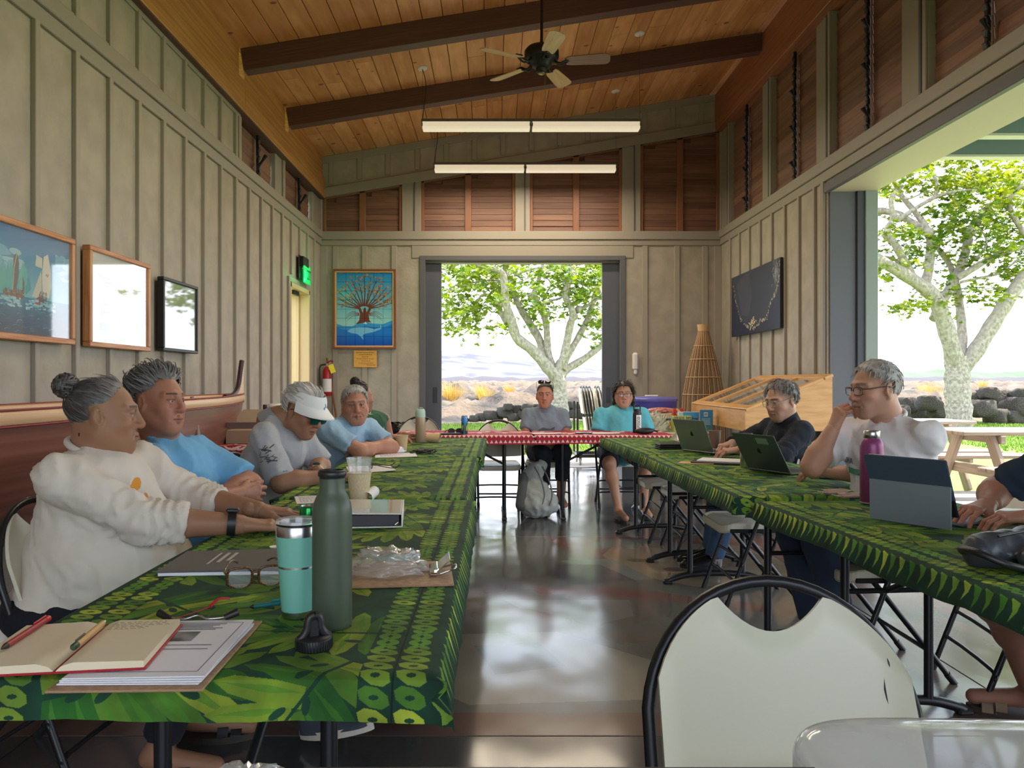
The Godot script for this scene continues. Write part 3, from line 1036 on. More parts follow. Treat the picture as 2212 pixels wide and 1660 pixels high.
func boulders() -> void:
	var ms := []
	for k in 5: ms.append(rock_mesh(50 + k))
	var m := textured(blotch_tex(35, 0.04, [[0.2, c8(46, 42, 40)], [0.55, c8(66, 60, 54)], [0.9, c8(106, 92, 78)]]), 0.9, V(0.9, 0.9, 0.9), Color.WHITE, true)
	m.normal_enabled = true
	m.normal_texture = bump_tex(36, 0.05, 256)
	m.normal_scale = 1.2
	var rng := RandomNumberGenerator.new()
	rng.seed = 77
	for q in [[1024, 905, 10], [1040, 902, 12], [1058, 898, 14], [1075, 902, 12], [1090, 892, 16], [1108, 902, 12], [1114, 886, 14], [1128, 897, 14], [1140, 882, 13], [1150, 900, 12], [1240, 894, 14], [1232, 876, 11], [1252, 882, 13], [1262, 897, 13], [1275, 886, 12], [1290, 898, 13], [1165, 884, 14], [1180, 898, 14], [1004, 908, 7], [1098, 880, 10]]:
		var p := at(q[0], q[1], 22.8 + rng.randf() * 0.5)
		var r: float = q[2] * 22.8 / F
		var o := obj("lava_boulder", ms[rng.randi() % 5], m, null, Transform3D(Basis(Vector3.UP, rng.randf() * TAU).scaled(V(r * 1.25, r, r * 1.1)), p))
		tag(o, "dark lava boulder in the low bank where the lawn meets the lava", "boulder", "lava boulders at the edge of the lawn")
	for q in [[2120, 884, 26], [2160, 868, 34], [2200, 880, 30], [2150, 900, 22], [2185, 902, 20], [2105, 862, 20], [2212, 858, 26], [2030, 890, 20], [2008, 872, 22], [1960, 876, 24], [1990, 896, 20], [1940, 892, 22], [2135, 850, 18], [2240, 890, 26]]:
		var p := at(q[0], q[1], 21.5 + rng.randf() * 1.5)
		var r: float = q[2] * 21.8 / F
		var o := obj("lava_boulder", ms[rng.randi() % 5], m, null, Transform3D(Basis(Vector3.UP, rng.randf() * TAU).scaled(V(r * 1.3, r, r * 1.1)), p))
		tag(o, "grey lava boulder behind the picnic tables by the pale tree trunk", "boulder", "lava boulders behind the picnic tables")

func lanai() -> void:
	var l := thing("lanai_roof", "blue-green painted porch roof with rafters outside the great opening", "porch roof")
	var teal := mat(c8(120, 140, 142), 0.5)
	var edge := mat(c8(206, 212, 198), 0.5)
	for k in 12:
		var z := -7.28 + k * 0.62
		obj("rafter", span(V(3.6, 3.36, z - 0.05), V(7.8, 3.62, z + 0.05), 0.005), teal, l)
		obj("rafter_edge", span(V(3.6, 3.335, z - 0.055), V(7.8, 3.36, z + 0.055), 0.003), edge, l)
	obj("deck", span(V(3.55, 3.62, -7.5), V(8.0, 3.72, 1.2)), teal, l)
	for z: float in [-7.0, -3.0, 0.8]:
		obj("post", span(V(7.6, -0.05, z - 0.08), V(7.76, 3.4, z + 0.08), 0.01), teal, l)

func picnic_tables() -> void:
	var wood := textured(grain_tex(78, [[0.1, c8(150, 132, 118)], [0.9, c8(182, 164, 148)]]), 0.7, V(0.6, 2, 1))
	var t := thing("picnic_table", "weathered brown picnic table on the lanai, nearer the great opening", "picnic table", V(5.56, -0.03, -7.6), 0, "picnic tables")
	for k in 4: obj("top_plank", block(V(2.3, 0.04, 0.165), 0.008), wood, t, placed(V(0, 0.76, -0.27 + 0.18 * k)))
	for s in [-1.0, 1.0]:
		for k in 2: obj("seat_plank", block(V(2.3, 0.04, 0.13), 0.008), wood, t, placed(V(0, 0.45, s * (0.62 + 0.14 * k))))
		obj("cross_brace", block(V(0.05, 0.10, 1.55), 0.006), wood, t, placed(V(s * 0.78, 0.375, 0)))
		obj("cross_brace", block(V(0.05, 0.08, 0.74), 0.006), wood, t, placed(V(s * 0.78, 0.70, 0)))
		for q in [-1.0, 1.0]:
			obj("leg", block(V(0.05, 0.86, 0.11), 0.006), wood, t, placed(V(s * 0.83, 0.37, q * 0.44), 0, -q * 0.5, 0))
	copy_of(t, V(4.72, -0.03, -9.5), 0.0, "weathered brown picnic table farther out, nearer the pale tree trunk").scale.x = 0.88

func limb(s: Shape, pts: Array, d: float, w0: float, w1: float, sway := 0.0) -> void:
	var l := []
	for k in pts.size():
		l.append(at(pts[k][0], pts[k][1], d + sway * float(k) / pts.size()))
	l = curve(l, 4)
	var r := []
	for k in l.size():
		var f := float(k) / (l.size() - 1)
		r.append(lerpf(w0, w1, f) * d / F * 0.5 * (1.0 + 0.07 * sin(k * 1.9 + w0)))
	s.tube(l, r, 9)

func leafing(o: Node3D, clouds: Array, d: float, size: float, seed_: int, tones: Array) -> void:
	var leaf := Shape.new()
	for k in 7:
		var a := (k - 3) * 0.5
		var dir := V(sin(a), 0.12 * cos(k * 2.0), cos(a)) * (1.0 - 0.09 * absf(k - 3))
		var q := dir.cross(Vector3.UP).normalized() * 0.19
		var m := dir * 0.55 + V(0, -0.05, 0)
		leaf.tri(Vector3.ZERO, m + q, dir)
		leaf.tri(Vector3.ZERO, dir, m - q)
	var mt := mat(Color.WHITE, 0.55)
	mt.vertex_color_use_as_albedo = true
	mt.backlight_enabled = true
	mt.backlight = Color(0.85, 0.9, 0.2)
	var mm := MultiMesh.new()
	mm.transform_format = MultiMesh.TRANSFORM_3D
	mm.use_colors = true
	mm.mesh = leaf.mesh()
	var rng := RandomNumberGenerator.new()
	rng.seed = seed_
	var xs := []
	var cs := []
	for c in clouds:      # [px, py, rx, ry, sprays, depth offset, tone]
		var sprays: int = int(c[4] * 1.15)
		for k in sprays:
			var p := V(rng.randfn(0, 0.5), rng.randfn(0, 0.42), rng.randfn(0, 0.5))
			var mid := at(c[0], c[1], d + c[5] + (1.0 if k % 3 else -0.6))
			mid += V(p.x * c[2] * d / F, p.y * c[3] * d / F, p.z * 1.6)
			var away := V(rng.randf_range(-1, 1), rng.randf_range(-0.5, 0.25), rng.randf_range(-1, 1)).normalized()
			for j in 7:
				var b := Basis.from_euler(V(rng.randf_range(-0.7, 0.7), rng.randf() * TAU, rng.randf_range(-0.7, 0.7)))
				xs.append(Transform3D(b.scaled(Vector3.ONE * size * rng.randf_range(0.7, 1.3)), mid + away * 0.09 * j + V(rng.randfn(0, 0.05), rng.randfn(0, 0.04), rng.randfn(0, 0.05))))
				var tone: float = clampf(c[6] + rng.randfn(0, 0.25), 0, 1)
				cs.append((tones[0] as Color).lerp(tones[1], tone))
	mm.instance_count = xs.size()
	for k in xs.size():
		mm.set_instance_transform(k, xs[k])
		mm.set_instance_color(k, cs[k])
	var f := MultiMeshInstance3D.new()
	f.name = "foliage"
	f.multimesh = mm
	f.material_override = mt
	f.set_meta("kind", "stuff")
	o.add_child(f)

func bark_mat(seed_: int) -> StandardMaterial3D:
	var m := textured(blotch_tex(seed_, 0.05, [[0.15, c8(126, 114, 100)], [0.55, c8(164, 152, 138)], [0.9, c8(188, 178, 164)]]), 0.85, V(0.8, 0.5, 0.8), Color.WHITE, true)
	m.normal_enabled = true
	m.normal_texture = bump_tex(seed_ + 1, 0.07, 256)
	m.normal_scale = 0.8
	return m

func tree_by_door() -> void:
	var d := 22.0
	var t := thing("monkeypod_tree", "pale-barked spreading tree on the lawn straight through the far doorway", "tree", at(1212, 917, d), 0)
	var off := t.position
	var s := Shape.new()
	limb(s, [[1212, 928], [1211, 905], [1210, 880], [1207, 840], [1202, 815], [1196, 795]], d, 38, 34)
	limb(s, [[1212, 850], [1200, 815], [1184, 795], [1153, 759], [1117, 730], [1107, 699], [1093, 655], [1088, 602], [1078, 585], [1045, 576], [1004, 561], [970, 545]], d, 30, 7, -1.5)
	limb(s, [[1190, 800], [1177, 771], [1163, 730], [1129, 675], [1105, 622], [1093, 588], [1090, 561], [1086, 530]], d, 22, 8, 1.0)
	limb(s, [[1196, 800], [1184, 759], [1180, 699], [1167, 665], [1153, 636], [1160, 621], [1167, 590], [1175, 561], [1182, 520]], d, 17, 6, 0.4)
	limb(s, [[1204, 830], [1206, 795], [1218, 771], [1230, 711], [1237, 675], [1220, 638], [1230, 609], [1242, 561], [1246, 520]], d, 22, 7, -0.6)
	limb(s, [[1215, 800], [1225, 771], [1249, 730], [1276, 675], [1286, 634], [1298, 609], [1316, 570]], d, 17, 9, 1.4)
	limb(s, [[1208, 835], [1220, 802], [1261, 776], [1300, 747], [1335, 728], [1370, 690]], d, 20, 9, 0.8)
	limb(s, [[1240, 680], [1255, 668], [1278, 655], [1297, 640], [1320, 615]], d, 9, 5)
	limb(s, [[1166, 660], [1190, 650], [1213, 643], [1240, 620]], d, 7, 3)
	limb(s, [[1110, 596], [1140, 584], [1175, 577], [1230, 573], [1300, 565], [1340, 560]], d, 6, 4)
	limb(s, [[1090, 612], [1068, 605], [1040, 608], [1011, 614], [953, 638]], d, 7, 2)
	limb(s, [[1060, 578], [1030, 583], [1000, 605], [965, 631]], d, 5, 2)
	limb(s, [[1090, 640], [1066, 619], [1040, 640], [996, 675]], d, 5, 2)
	limb(s, [[1230, 620], [1218, 600], [1206, 561], [1200, 530]], d, 6, 4)
	limb(s, [[1107, 710], [1090, 690], [1080, 668], [1074, 655], [1082, 640]], d, 15, 8)
	limb(s, [[1176, 640], [1190, 615], [1180, 600], [1165, 596]], d, 4, 2)
	for q in [[1183, 679, 7], [1240, 684, 9], [1148, 640, 8], [1078, 662, 8], [1250, 668, 8], [1290, 628, 9]]:
		s.ball(at(q[0], q[1], d - 0.1), Vector3.ONE * q[2] * d / F)
	for k in s.v.size(): s.v[k] -= off
	obj("trunk", s, bark_mat(82), t)
	var g := []
	for q in [[975, 585, 45, 40, 30], [1020, 610, 50, 40, 36], [1060, 580, 45, 35, 34], [985, 650, 40, 45, 30], [1035, 660, 45, 35, 32], [1080, 620, 30, 45, 28], [1010, 690, 40, 25, 14], [970, 705, 26, 22, 12], [1065, 705, 40, 20, 11], [1100, 580, 30, 40, 26],
			[1130, 620, 24, 30, 12], [1150, 660, 26, 30, 14], [1175, 640, 30, 40, 18], [1185, 690, 22, 22, 9], [1200, 590, 35, 35, 26], [1240, 600, 40, 30, 28], [1280, 590, 36, 40, 34], [1270, 640, 36, 30, 26], [1295, 690, 22, 32, 20], [1240, 640, 30, 25, 18], [1150, 585, 22, 22, 7], [1300, 730, 12, 10, 4]]:
		g.append(q + [0.0, 0.62 if q[0] < 1110 else 0.42])
	for q in [[950, 520, 120, 40, 60], [1080, 500, 120, 50, 60], [1220, 500, 140, 50, 70], [1350, 560, 90, 70, 60], [900, 600, 60, 60, 40], [1380, 640, 60, 60, 40]]:
		g.append(q + [0.5, 0.5])
	var h := Node3D.new()
	h.name = "crown"
	t.add_child(h)
	h.position = -off
	leafing(h, g, d, 0.13, 5, [Color(0.12, 0.22, 0.04), Color(0.42, 0.46, 0.07)])

func tree_by_lanai() -> void:
	var d := 20.0
	var t := thing("monkeypod_tree", "pale-barked spreading tree beyond the picnic tables, seen through the great side opening", "tree", at(2070, 926, d), 0)
	var off := t.position
	var s := Shape.new()
	limb(s, [[2070, 940], [2071, 915], [2070, 880], [2067, 840], [2067, 800], [2066, 770]], d, 56, 48)
	limb(s, [[2066, 800], [2058, 758], [2035, 680], [2016, 639], [1961, 598], [1897, 561], [1874, 538], [1830, 500]], d, 40, 16, -1.0)
	limb(s, [[2012, 645], [1998, 621], [2007, 575], [2007, 506], [1971, 483], [1934, 461], [1879, 456], [1840, 470]], d, 22, 12, 0.5)
	limb(s, [[2007, 510], [2000, 490], [1975, 456], [1948, 424], [1930, 390]], d, 15, 9, 0.8)
	limb(s, [[1975, 610], [1961, 580], [1934, 529], [1916, 502], [1929, 470], [1925, 430], [1950, 400]], d, 20, 8, -0.8)
	limb(s, [[2018, 690], [2035, 653], [2071, 589], [2090, 529], [2099, 497], [2154, 433], [2209, 406], [2260, 370]], d, 22, 14, 1.2)
	limb(s, [[2070, 600], [2090, 588], [2126, 566], [2170, 545], [2212, 534], [2260, 520]], d, 15, 9, -0.6)
	limb(s, [[2072, 780], [2078, 740], [2076, 689], [2067, 621], [2053, 575], [2021, 529], [2000, 500]], d, 24, 8, 1.6)
	limb(s, [[2072, 800], [2099, 772], [2140, 708], [2172, 657], [2212, 598], [2255, 540], [2290, 470]], d, 36, 22, -0.5)
	limb(s, [[2230, 530], [2213, 506], [2181, 447], [2195, 410], [2240, 380]], d, 14, 8)
	limb(s, [[1940, 480], [1948, 470], [2016, 428], [2060, 415], [2108, 410]], d, 11, 5)
	limb(s, [[2018, 428], [2024, 400], [2015, 375], [1995, 358], [1970, 352]], d, 8, 4)
	limb(s, [[1880, 425], [1920, 415], [1960, 430], [2000, 412]], d, 5, 3)
	limb(s, [[2108, 560], [2130, 530], [2125, 505], [2105, 490]], d, 6, 3)
	limb(s, [[2075, 610], [2120, 600], [2160, 590], [2200, 560]], d, 6, 4)
	limb(s, [[1962, 585], [1930, 560], [1900, 555], [1870, 560]], d, 7, 4)
	for q in [[1916, 506, 11], [2007, 502, 11], [2097, 500, 11], [2152, 690, 12], [1935, 468, 8]]:
		s.ball(at(q[0], q[1], d - 0.12), Vector3.ONE * q[2] * d / F)
	for k in s.v.size(): s.v[k] -= off
	obj("trunk", s, bark_mat(84), t)
	var g := []
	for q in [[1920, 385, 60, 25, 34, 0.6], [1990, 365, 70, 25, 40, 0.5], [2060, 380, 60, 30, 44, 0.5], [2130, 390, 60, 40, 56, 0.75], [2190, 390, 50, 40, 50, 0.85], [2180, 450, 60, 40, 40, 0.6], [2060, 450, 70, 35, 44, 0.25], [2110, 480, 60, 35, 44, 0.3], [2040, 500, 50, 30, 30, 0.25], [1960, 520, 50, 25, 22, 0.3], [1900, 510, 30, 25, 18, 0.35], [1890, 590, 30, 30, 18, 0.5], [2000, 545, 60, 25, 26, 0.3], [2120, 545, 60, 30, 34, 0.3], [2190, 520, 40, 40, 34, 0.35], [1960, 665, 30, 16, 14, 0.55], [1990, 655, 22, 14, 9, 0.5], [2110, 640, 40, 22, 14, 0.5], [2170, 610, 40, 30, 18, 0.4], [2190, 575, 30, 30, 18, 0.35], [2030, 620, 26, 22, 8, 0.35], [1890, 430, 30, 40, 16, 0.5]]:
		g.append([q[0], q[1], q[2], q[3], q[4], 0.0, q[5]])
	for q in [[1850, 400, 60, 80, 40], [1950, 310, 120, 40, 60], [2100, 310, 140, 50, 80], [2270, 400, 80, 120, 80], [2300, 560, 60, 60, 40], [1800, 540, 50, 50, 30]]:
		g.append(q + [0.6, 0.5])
	var h := Node3D.new()
	h.name = "crown"
	t.add_child(h)
	h.position = -off
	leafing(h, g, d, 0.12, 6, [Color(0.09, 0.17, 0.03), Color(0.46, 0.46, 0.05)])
# ---------------------------------------------------------------- ceiling fan and lamps
func ceiling_fittings() -> void:
	var hub := at(1170, 132, 6.9)
	var f := thing("ceiling_fan", "bronze ceiling fan with five pale wooden blades on a long rod", "fan", hub)
	var bronze := mat(c8(44, 46, 42), 0.4, 0.5)
	var brass := mat(c8(150, 138, 84), 0.35, 0.8)
	obj("rod", rod([V(0, 0.1, 0), V(0, roof_y(hub.x) - hub.y + 0.02, 0)], 0.013, 10), bronze, f)
	obj("ceiling_cup", turned([U(0, 0), U(0.03, 0), U(0.065, 0.05), U(0.07, 0.09), U(0, 0.09)], 20), bronze, f, placed(V(0, roof_y(hub.x) - hub.y - 0.08, 0)))
	obj("motor", turned([U(0, -0.07), U(0.06, -0.068), U(0.085, -0.045), U(0.09, -0.02), U(0.14, 0.0), U(0.155, 0.03), U(0.155, 0.085), U(0.13, 0.115), U(0.05, 0.135), U(0.03, 0.16), U(0, 0.16)], 32), bronze, f)
	obj("switch_cup", turned([U(0, -0.115), U(0.03, -0.114), U(0.05, -0.10), U(0.055, -0.07), U(0, -0.07)], 24), bronze, f)
	obj("medallion", turned([U(0, -0.122), U(0.022, -0.12), U(0.034, -0.112), U(0.034, -0.108), U(0, -0.108)], 24), brass, f)
	obj("pull_chain", rod([V(0.03, -0.1, 0.02), V(0.03, -0.36, 0.02)], 0.0025, 5), brass, f)
	obj("chain_end", turned([U(0, -0.385), U(0.006, -0.38), U(0.004, -0.355), U(0, -0.35)], 10), brass, f, placed(V(0.03, 0, 0.02)))
	var wood := textured(grain_tex(79, [[0.1, c8(196, 158, 112)], [0.9, c8(222, 188, 142)]]), 0.4, V(1, 4, 1))
	var w2 := textured(grain_tex(80, [[0.1, c8(122, 92, 68)], [0.9, c8(146, 112, 84)]]), 0.4, V(1, 4, 1))
	for k in 5:
		var a := deg_to_rad(-80.0 - 72.0 * k)         # 90 points at the camera's side
		var b := Basis(Vector3.UP, a - PI / 2 + PI / 2)
		var arm := Shape.new()
		arm.tube(curve([V(0.11, 0.0, 0), V(0.16, -0.035, 0.02), V(0.21, -0.02, 0.02), V(0.25, -0.005, 0.0)]), 0.009, 6)
		arm.tube(curve([V(0.11, 0.0, 0), V(0.16, -0.035, -0.02), V(0.21, -0.02, -0.02), V(0.25, -0.005, 0.0)]), 0.009, 6)
		arm.box(V(0.245, -0.002, 0), V(0.07, 0.008, 0.07), Basis(), 0.003)
		var bl := obj("blade_arm", arm, bronze, f, Transform3D(Basis(Vector3.UP, -a + PI), Vector3.ZERO))
		var outline := PackedVector2Array([U(0.22, -0.05), U(0.26, -0.06), U(0.50, -0.072), U(0.57, -0.072), U(0.60, -0.055), U(0.61, -0.02), U(0.61, 0.02), U(0.60, 0.055), U(0.57, 0.072), U(0.50, 0.072), U(0.26, 0.06), U(0.22, 0.05)])
		var s := Shape.new()
		s.prism(outline, 0.007)
		bl.transform = Transform3D(Basis(Vector3.UP, a), Vector3.ZERO)
		obj("blade", s, w2 if k == 4 else wood, f, Transform3D(Basis(Vector3.UP, a) * Basis(Vector3.RIGHT, PI / 2 - 0.24), V(0, -0.008, 0)))
	# two hung linear lamps
	lamp_bar(8.43, "long hanging lamp with two white tube shades, the one nearer the fan")
	lamp_bar(10.1, "long hanging lamp with two white tube shades, the one close to the louvred far wall")
	for z: float in [4.95]:
		lamp_bar(z, "long hanging lamp with two white tube shades high over the nearer tables", false)

func lamp_bar(d: float, label: String, near_cut := true) -> void:
	var y := 4.03
	var x0 := -0.807
	var x1 := 1.589
	var t := thing("pendant_lamp", label, "hanging lamp", V((x0 + x1) / 2, y, -d), 0, "hanging lamps")
	var body := mat(c8(96, 92, 84), 0.5)
	obj("housing", block(V(2.40, 0.035, 0.09), 0.004), body, t, placed(V(0, 0.045, 0)))
	var glow := mat(c8(236, 228, 212), 0.5)
	glow.emission_enabled = true
	glow.emission = Color(1.0, 0.93, 0.80)
	glow.emission_energy_multiplier = 0.35
	for s in [-1.0, 1.0]:
		var sh := Shape.new()
		sh.prism(PackedVector2Array([U(-0.045, 0.03), U(-0.07, -0.03), U(-0.06, -0.052), U(0.06, -0.052), U(0.07, -0.03), U(0.045, 0.03)]), 1.17, Transform3D(Basis(Vector3.UP, PI / 2), V(s * 0.6 - 0.585, 0, 0)))
		obj("tube_shade", sh, glow, t)
		for e in [-1.0, 1.0]:
			obj("end_clip", block(V(0.012, 0.035, 0.15), 0.002), body, t, placed(V(s * 0.6 + e * 0.588, -0.01, 0)))
		var a := AreaLight3D.new()
		a.name = "tube_light"
		a.area_size = U(1.15, 0.12)
		a.light_energy = LAMP
		a.light_color = Color(1.0, 0.93, 0.82)
		a.area_range = 20.0
		a.shadow_enabled = true
		a.transform = Transform3D(Basis(Vector3.RIGHT, -PI / 2), V(s * 0.6, -0.056, 0))
		t.add_child(a, true)
	for s in [-1.0, 1.0]:
		var top := roof_y(t.position.x + s * 1.19) - y
		obj("hanging_wire", rod([V(s * 1.19, 0.06, 0), V(s * 1.19, top, 0)], 0.0016, 5), M.steel_dark, t)
		obj("ceiling_disc", turned([U(0, -0.012), U(0.05, -0.012), U(0.057, -0.004), U(0.057, 0.006), U(0, 0.006)], 24), M.white, t, Transform3D(Basis(Vector3.BACK, atan(0.16)), V(s * 1.19, top - 0.004, 0)))
	var h := roof_y(x0) - y
	obj("power_cord", rod(curve([V(-1.195, h, 0.005), V(-1.16, h - 0.12, 0.01), V(-1.15, h * 0.62, 0.015), V(-1.17, h * 0.35, 0.015), V(-1.185, 0.07, 0.01)]), 0.0045, 6), M.black, t)

# ---------------------------------------------------------------- what hangs on the walls
func framed(called: String, label: String, lo: Vector3, hi: Vector3, bar: float, fm: Material, art: Material, has_glass := true) -> Node3D:
	# on the picture wall: lo and hi are opposite corners, the face towards +x
	var t := thing(called, label, "picture", V(LEFT + 0.025, lo.y, (lo.z + hi.z) / 2))
	var h := hi.y - lo.y
	var w := absf(hi.z - lo.z)
	var dep := hi.x - LEFT - 0.025
	obj("frame", block(V(dep, bar, w), 0.004), fm, t, placed(V(dep / 2, bar / 2, 0)))
	obj("frame", block(V(dep, bar, w), 0.004), fm, t, placed(V(dep / 2, h - bar / 2, 0)))
	for s in [-1.0, 1.0]:
		obj("frame", block(V(dep, h - bar * 2, bar), 0.004), fm, t, placed(V(dep / 2, h / 2, s * (w - bar) / 2)))
	var s := Shape.new()
	var q := w / 2 - bar
	s.quad(V(dep - 0.022, bar, q), V(dep - 0.022, bar, -q), V(dep - 0.022, h - bar, -q), V(dep - 0.022, h - bar, q))
	s.box(V(dep - 0.028, h / 2, 0), V(0.01, h - bar * 2, q * 2))
	var pr := Shape.new()
	pr.quad(V(dep - 0.02, bar, q), V(dep - 0.02, bar, -q), V(dep - 0.02, h - bar, -q), V(dep - 0.02, h - bar, q))
	obj("backing", s, M.black, t)
	obj("print", pr, art, t)
	if has_glass:
		obj("glass", block(V(0.003, h - bar * 2 + 0.004, w - bar * 2 + 0.004)), M.glass, t, placed(V(dep - 0.013, h / 2, 0)))
	return t

func sea_painting() -> Image:
	var im := Image.create(640, 400, false, Image.FORMAT_RGB8)
	for y in 400:
		var f := y / 400.0
		var c := c8(36, 116, 176).lerp(c8(120, 186, 200), clampf(f / 0.6, 0, 1)) if f < 0.64 else c8(44, 132, 162).lerp(c8(12, 44, 82), (f - 0.64) / 0.36)
		im.fill_rect(Rect2i(0, y, 640, 1), c)
	var r := RandomNumberGenerator.new()
	r.seed = 8
	for k in 40:
		var p := U(r.randf_range(0, 420), r.randf_range(70, 160))
		poly_fill(im, oval(p, r.randf_range(20, 60), r.randf_range(6, 16), r.randf_range(-0.2, 0.2)), c8(170, 208, 216).lerp(c8(108, 170, 206), r.randf()))
	for k in 26:
		var x := r.randf_range(300, 470)
		poly_fill(im, PackedVector2Array([U(x, r.randf_range(120, 190)), U(x + 18, r.randf_range(200, 250)), U(x - 30, 256), U(x - 36, 220)]), c8(104, 190, 170).lerp(c8(60, 160, 170), r.randf()))
	# a dark crab-claw sail, and a tall ship with pale sails
	poly_fill(im, PackedVector2Array([U(372, 110), U(392, 96), U(404, 130), U(402, 180), U(384, 246), U(366, 246)]), c8(96, 92, 88))
	line_fill(im, [U(366, 246), U(376, 150), U(394, 92), U(404, 108)], 4, 3, c8(206, 196, 160))
	poly_fill(im, PackedVector2Array([U(426, 180), U(438, 200), U(436, 246), U(424, 246)]), c8(110, 100, 92))
	line_fill(im, [U(556, 70), U(552, 250)], 3, 3, c8(96, 74, 58))
	poly_fill(im, PackedVector2Array([U(512, 84), U(552, 92), U(550, 132), U(506, 128)]), c8(218, 212, 192))
	poly_fill(im, PackedVector2Array([U(560, 84), U(590, 70), U(606, 130), U(610, 200), U(596, 246), U(554, 236), U(548, 160)]), c8(226, 218, 198))
	poly_fill(im, PackedVector2Array([U(544, 140), U(516, 190), U(484, 250), U(520, 252), U(546, 240)]), c8(210, 200, 178))
	line_fill(im, [U(574, 160), U(580, 150), U(586, 162), U(592, 148)], 3, 3, c8(196, 70, 62))
	poly_fill(im, PackedVector2Array([U(500, 262), U(530, 244), U(560, 250), U(584, 258), U(576, 284), U(512, 284)]), c8(74, 58, 54))
	poly_fill(im, PackedVector2Array([U(502, 262), U(534, 246), U(530, 282), U(510, 284)]), c8(178, 62, 52))
	for k in 30:
		var p := U(r.randf_range(530, 580), r.randf_range(222, 252))
		line_fill(im, [p, p + U(r.randf_range(-3, 3), 12)], 4, 2, c8(150, 84, 62).lerp(c8(90, 60, 50), r.randf()))
	poly_fill(im, PackedVector2Array([U(310, 252), U(420, 246), U(440, 258), U(400, 270), U(320, 272)]), c8(128, 84, 56))
	for k in 60:
		var p := U(r.randf_range(312, 430), r.randf_range(228, 256))
		line_fill(im, [p, p + U(r.randf_range(-5, 5), 14)], 5, 3, c8(170, 116, 78).lerp(c8(90, 56, 44), r.randf()))
	for k in 90:
		var p := U(r.randf_range(250, 640), r.randf_range(262, 300))
		poly_fill(im, oval(p, r.randf_range(5, 18), r.randf_range(2, 6)), c8(196, 220, 226).lerp(c8(100, 176, 196), r.randf()))
	for k in 160:
		var p := U(r.randf_range(0, 640), r.randf_range(290, 398))
		var l := r.randf_range(14, 50)
		line_fill(im, [p, p + U(l * 0.5, -5), p + U(l, 0)], 4, 1, c8(20, 70, 116).lerp(c8(120, 190, 204), r.randf() * r.randf()))
	var all := im.duplicate()
	im.blit_rect(all, Rect2i(100, 0, 540, 400), Vector2i.ZERO)
	im.blit_rect(all, Rect2i(0, 0, 100, 400), Vector2i(540, 0))
	return im

func tree_mural() -> Image:
	var im := Image.create(504, 672, false, Image.FORMAT_RGB8)
	for y in 672:
		var f := y / 672.0
		im.fill_rect(Rect2i(0, y, 504, 1), c8(44, 134, 196).lerp(c8(150, 206, 208), clampf(f / 0.68, 0, 1)))
	var sea := PackedVector2Array([U(0, 470), U(60, 492), U(140, 494), U(200, 470), U(260, 456), U(330, 470), U(420, 474), U(504, 440), U(504, 672), U(0, 672)])
	poly_fill(im, sea, c8(56, 150, 216))
	var deep := PackedVector2Array()
	for p in sea: deep.append(p + U(0, 34) if p.y < 600 else p)
	poly_fill(im, deep, c8(38, 120, 206))
	for y in range(560, 672):
		im.fill_rect(Rect2i(0, y, 504, 1), c8(38, 120, 206).lerp(c8(24, 78, 176), (y - 560) / 112.0))
	var bark := c8(112, 66, 54)
	poly_fill(im, PackedVector2Array([U(170, 478), U(204, 440), U(212, 380), U(196, 330), U(216, 322), U(236, 372), U(244, 330), U(262, 320), U(270, 366), U(296, 318), U(314, 330), U(290, 386), U(296, 440), U(314, 458), U(260, 456), U(210, 468)]), bark)
	var r := RandomNumberGenerator.new()
	r.seed = 3
	var tips := []
	for k in 15:
		var a := lerpf(-1.35, 1.35, k / 14.0)
		var p := U(250 + sin(a) * 46, 335 - cos(a) * 26)
		var reach := 200.0 + 70.0 * cos(a * 1.1)
		var e := p + U(sin(a), -cos(a) * 1.05) * reach
		var m := p.lerp(e, 0.5) + U(r.randf_range(-12, 12), 10)
		line_fill(im, [p, m, e], 13, 4, bark)
		tips.append(e)
		for j in 6:
			var f := r.randf_range(0.3, 0.95)
			var b := p.lerp(e, f)
			var q := b + U(sin(a + r.randf_range(-0.9, 0.9)), -cos(a + r.randf_range(-0.7, 0.7))) * r.randf_range(30, 64)
			line_fill(im, [b, q], 5, 2, bark)
			tips.append(q)
	for p: Vector2 in tips:
		if p.y > 380: continue
		for j in 3:
			poly_fill(im, oval(p + U(r.randf_range(-9, 9), r.randf_range(-8, 8)), 8, 5, r.randf() * 3), c8(196, 160, 108).lerp(c8(140, 96, 66), r.randf()))
	for k in 8:
		var sx := -1.0 if k < 4 else 1.0
		var p := U(250 + sx * 44, 376 + 6 * (k % 4))
		line_fill(im, [p, p + U(sx * 60, -22 + 9 * (k % 4)), p + U(sx * (110 + 10 * (k % 3)), 12 + 12 * (k % 4))], 6, 2, bark)
	var whale := c8(120, 184, 226)
	poly_fill(im, PackedVector2Array([U(96, 540), U(130, 516), U(190, 500), U(270, 502), U(340, 520), U(394, 508), U(392, 470), U(404, 498), U(402, 520), U(330, 548), U(260, 562), U(236, 574), U(242, 618), U(214, 586), U(190, 566), U(130, 556)]), whale)
	poly_fill(im, PackedVector2Array([U(240, 470), U(262, 452), U(276, 474)]), c8(210, 226, 226))
	return im

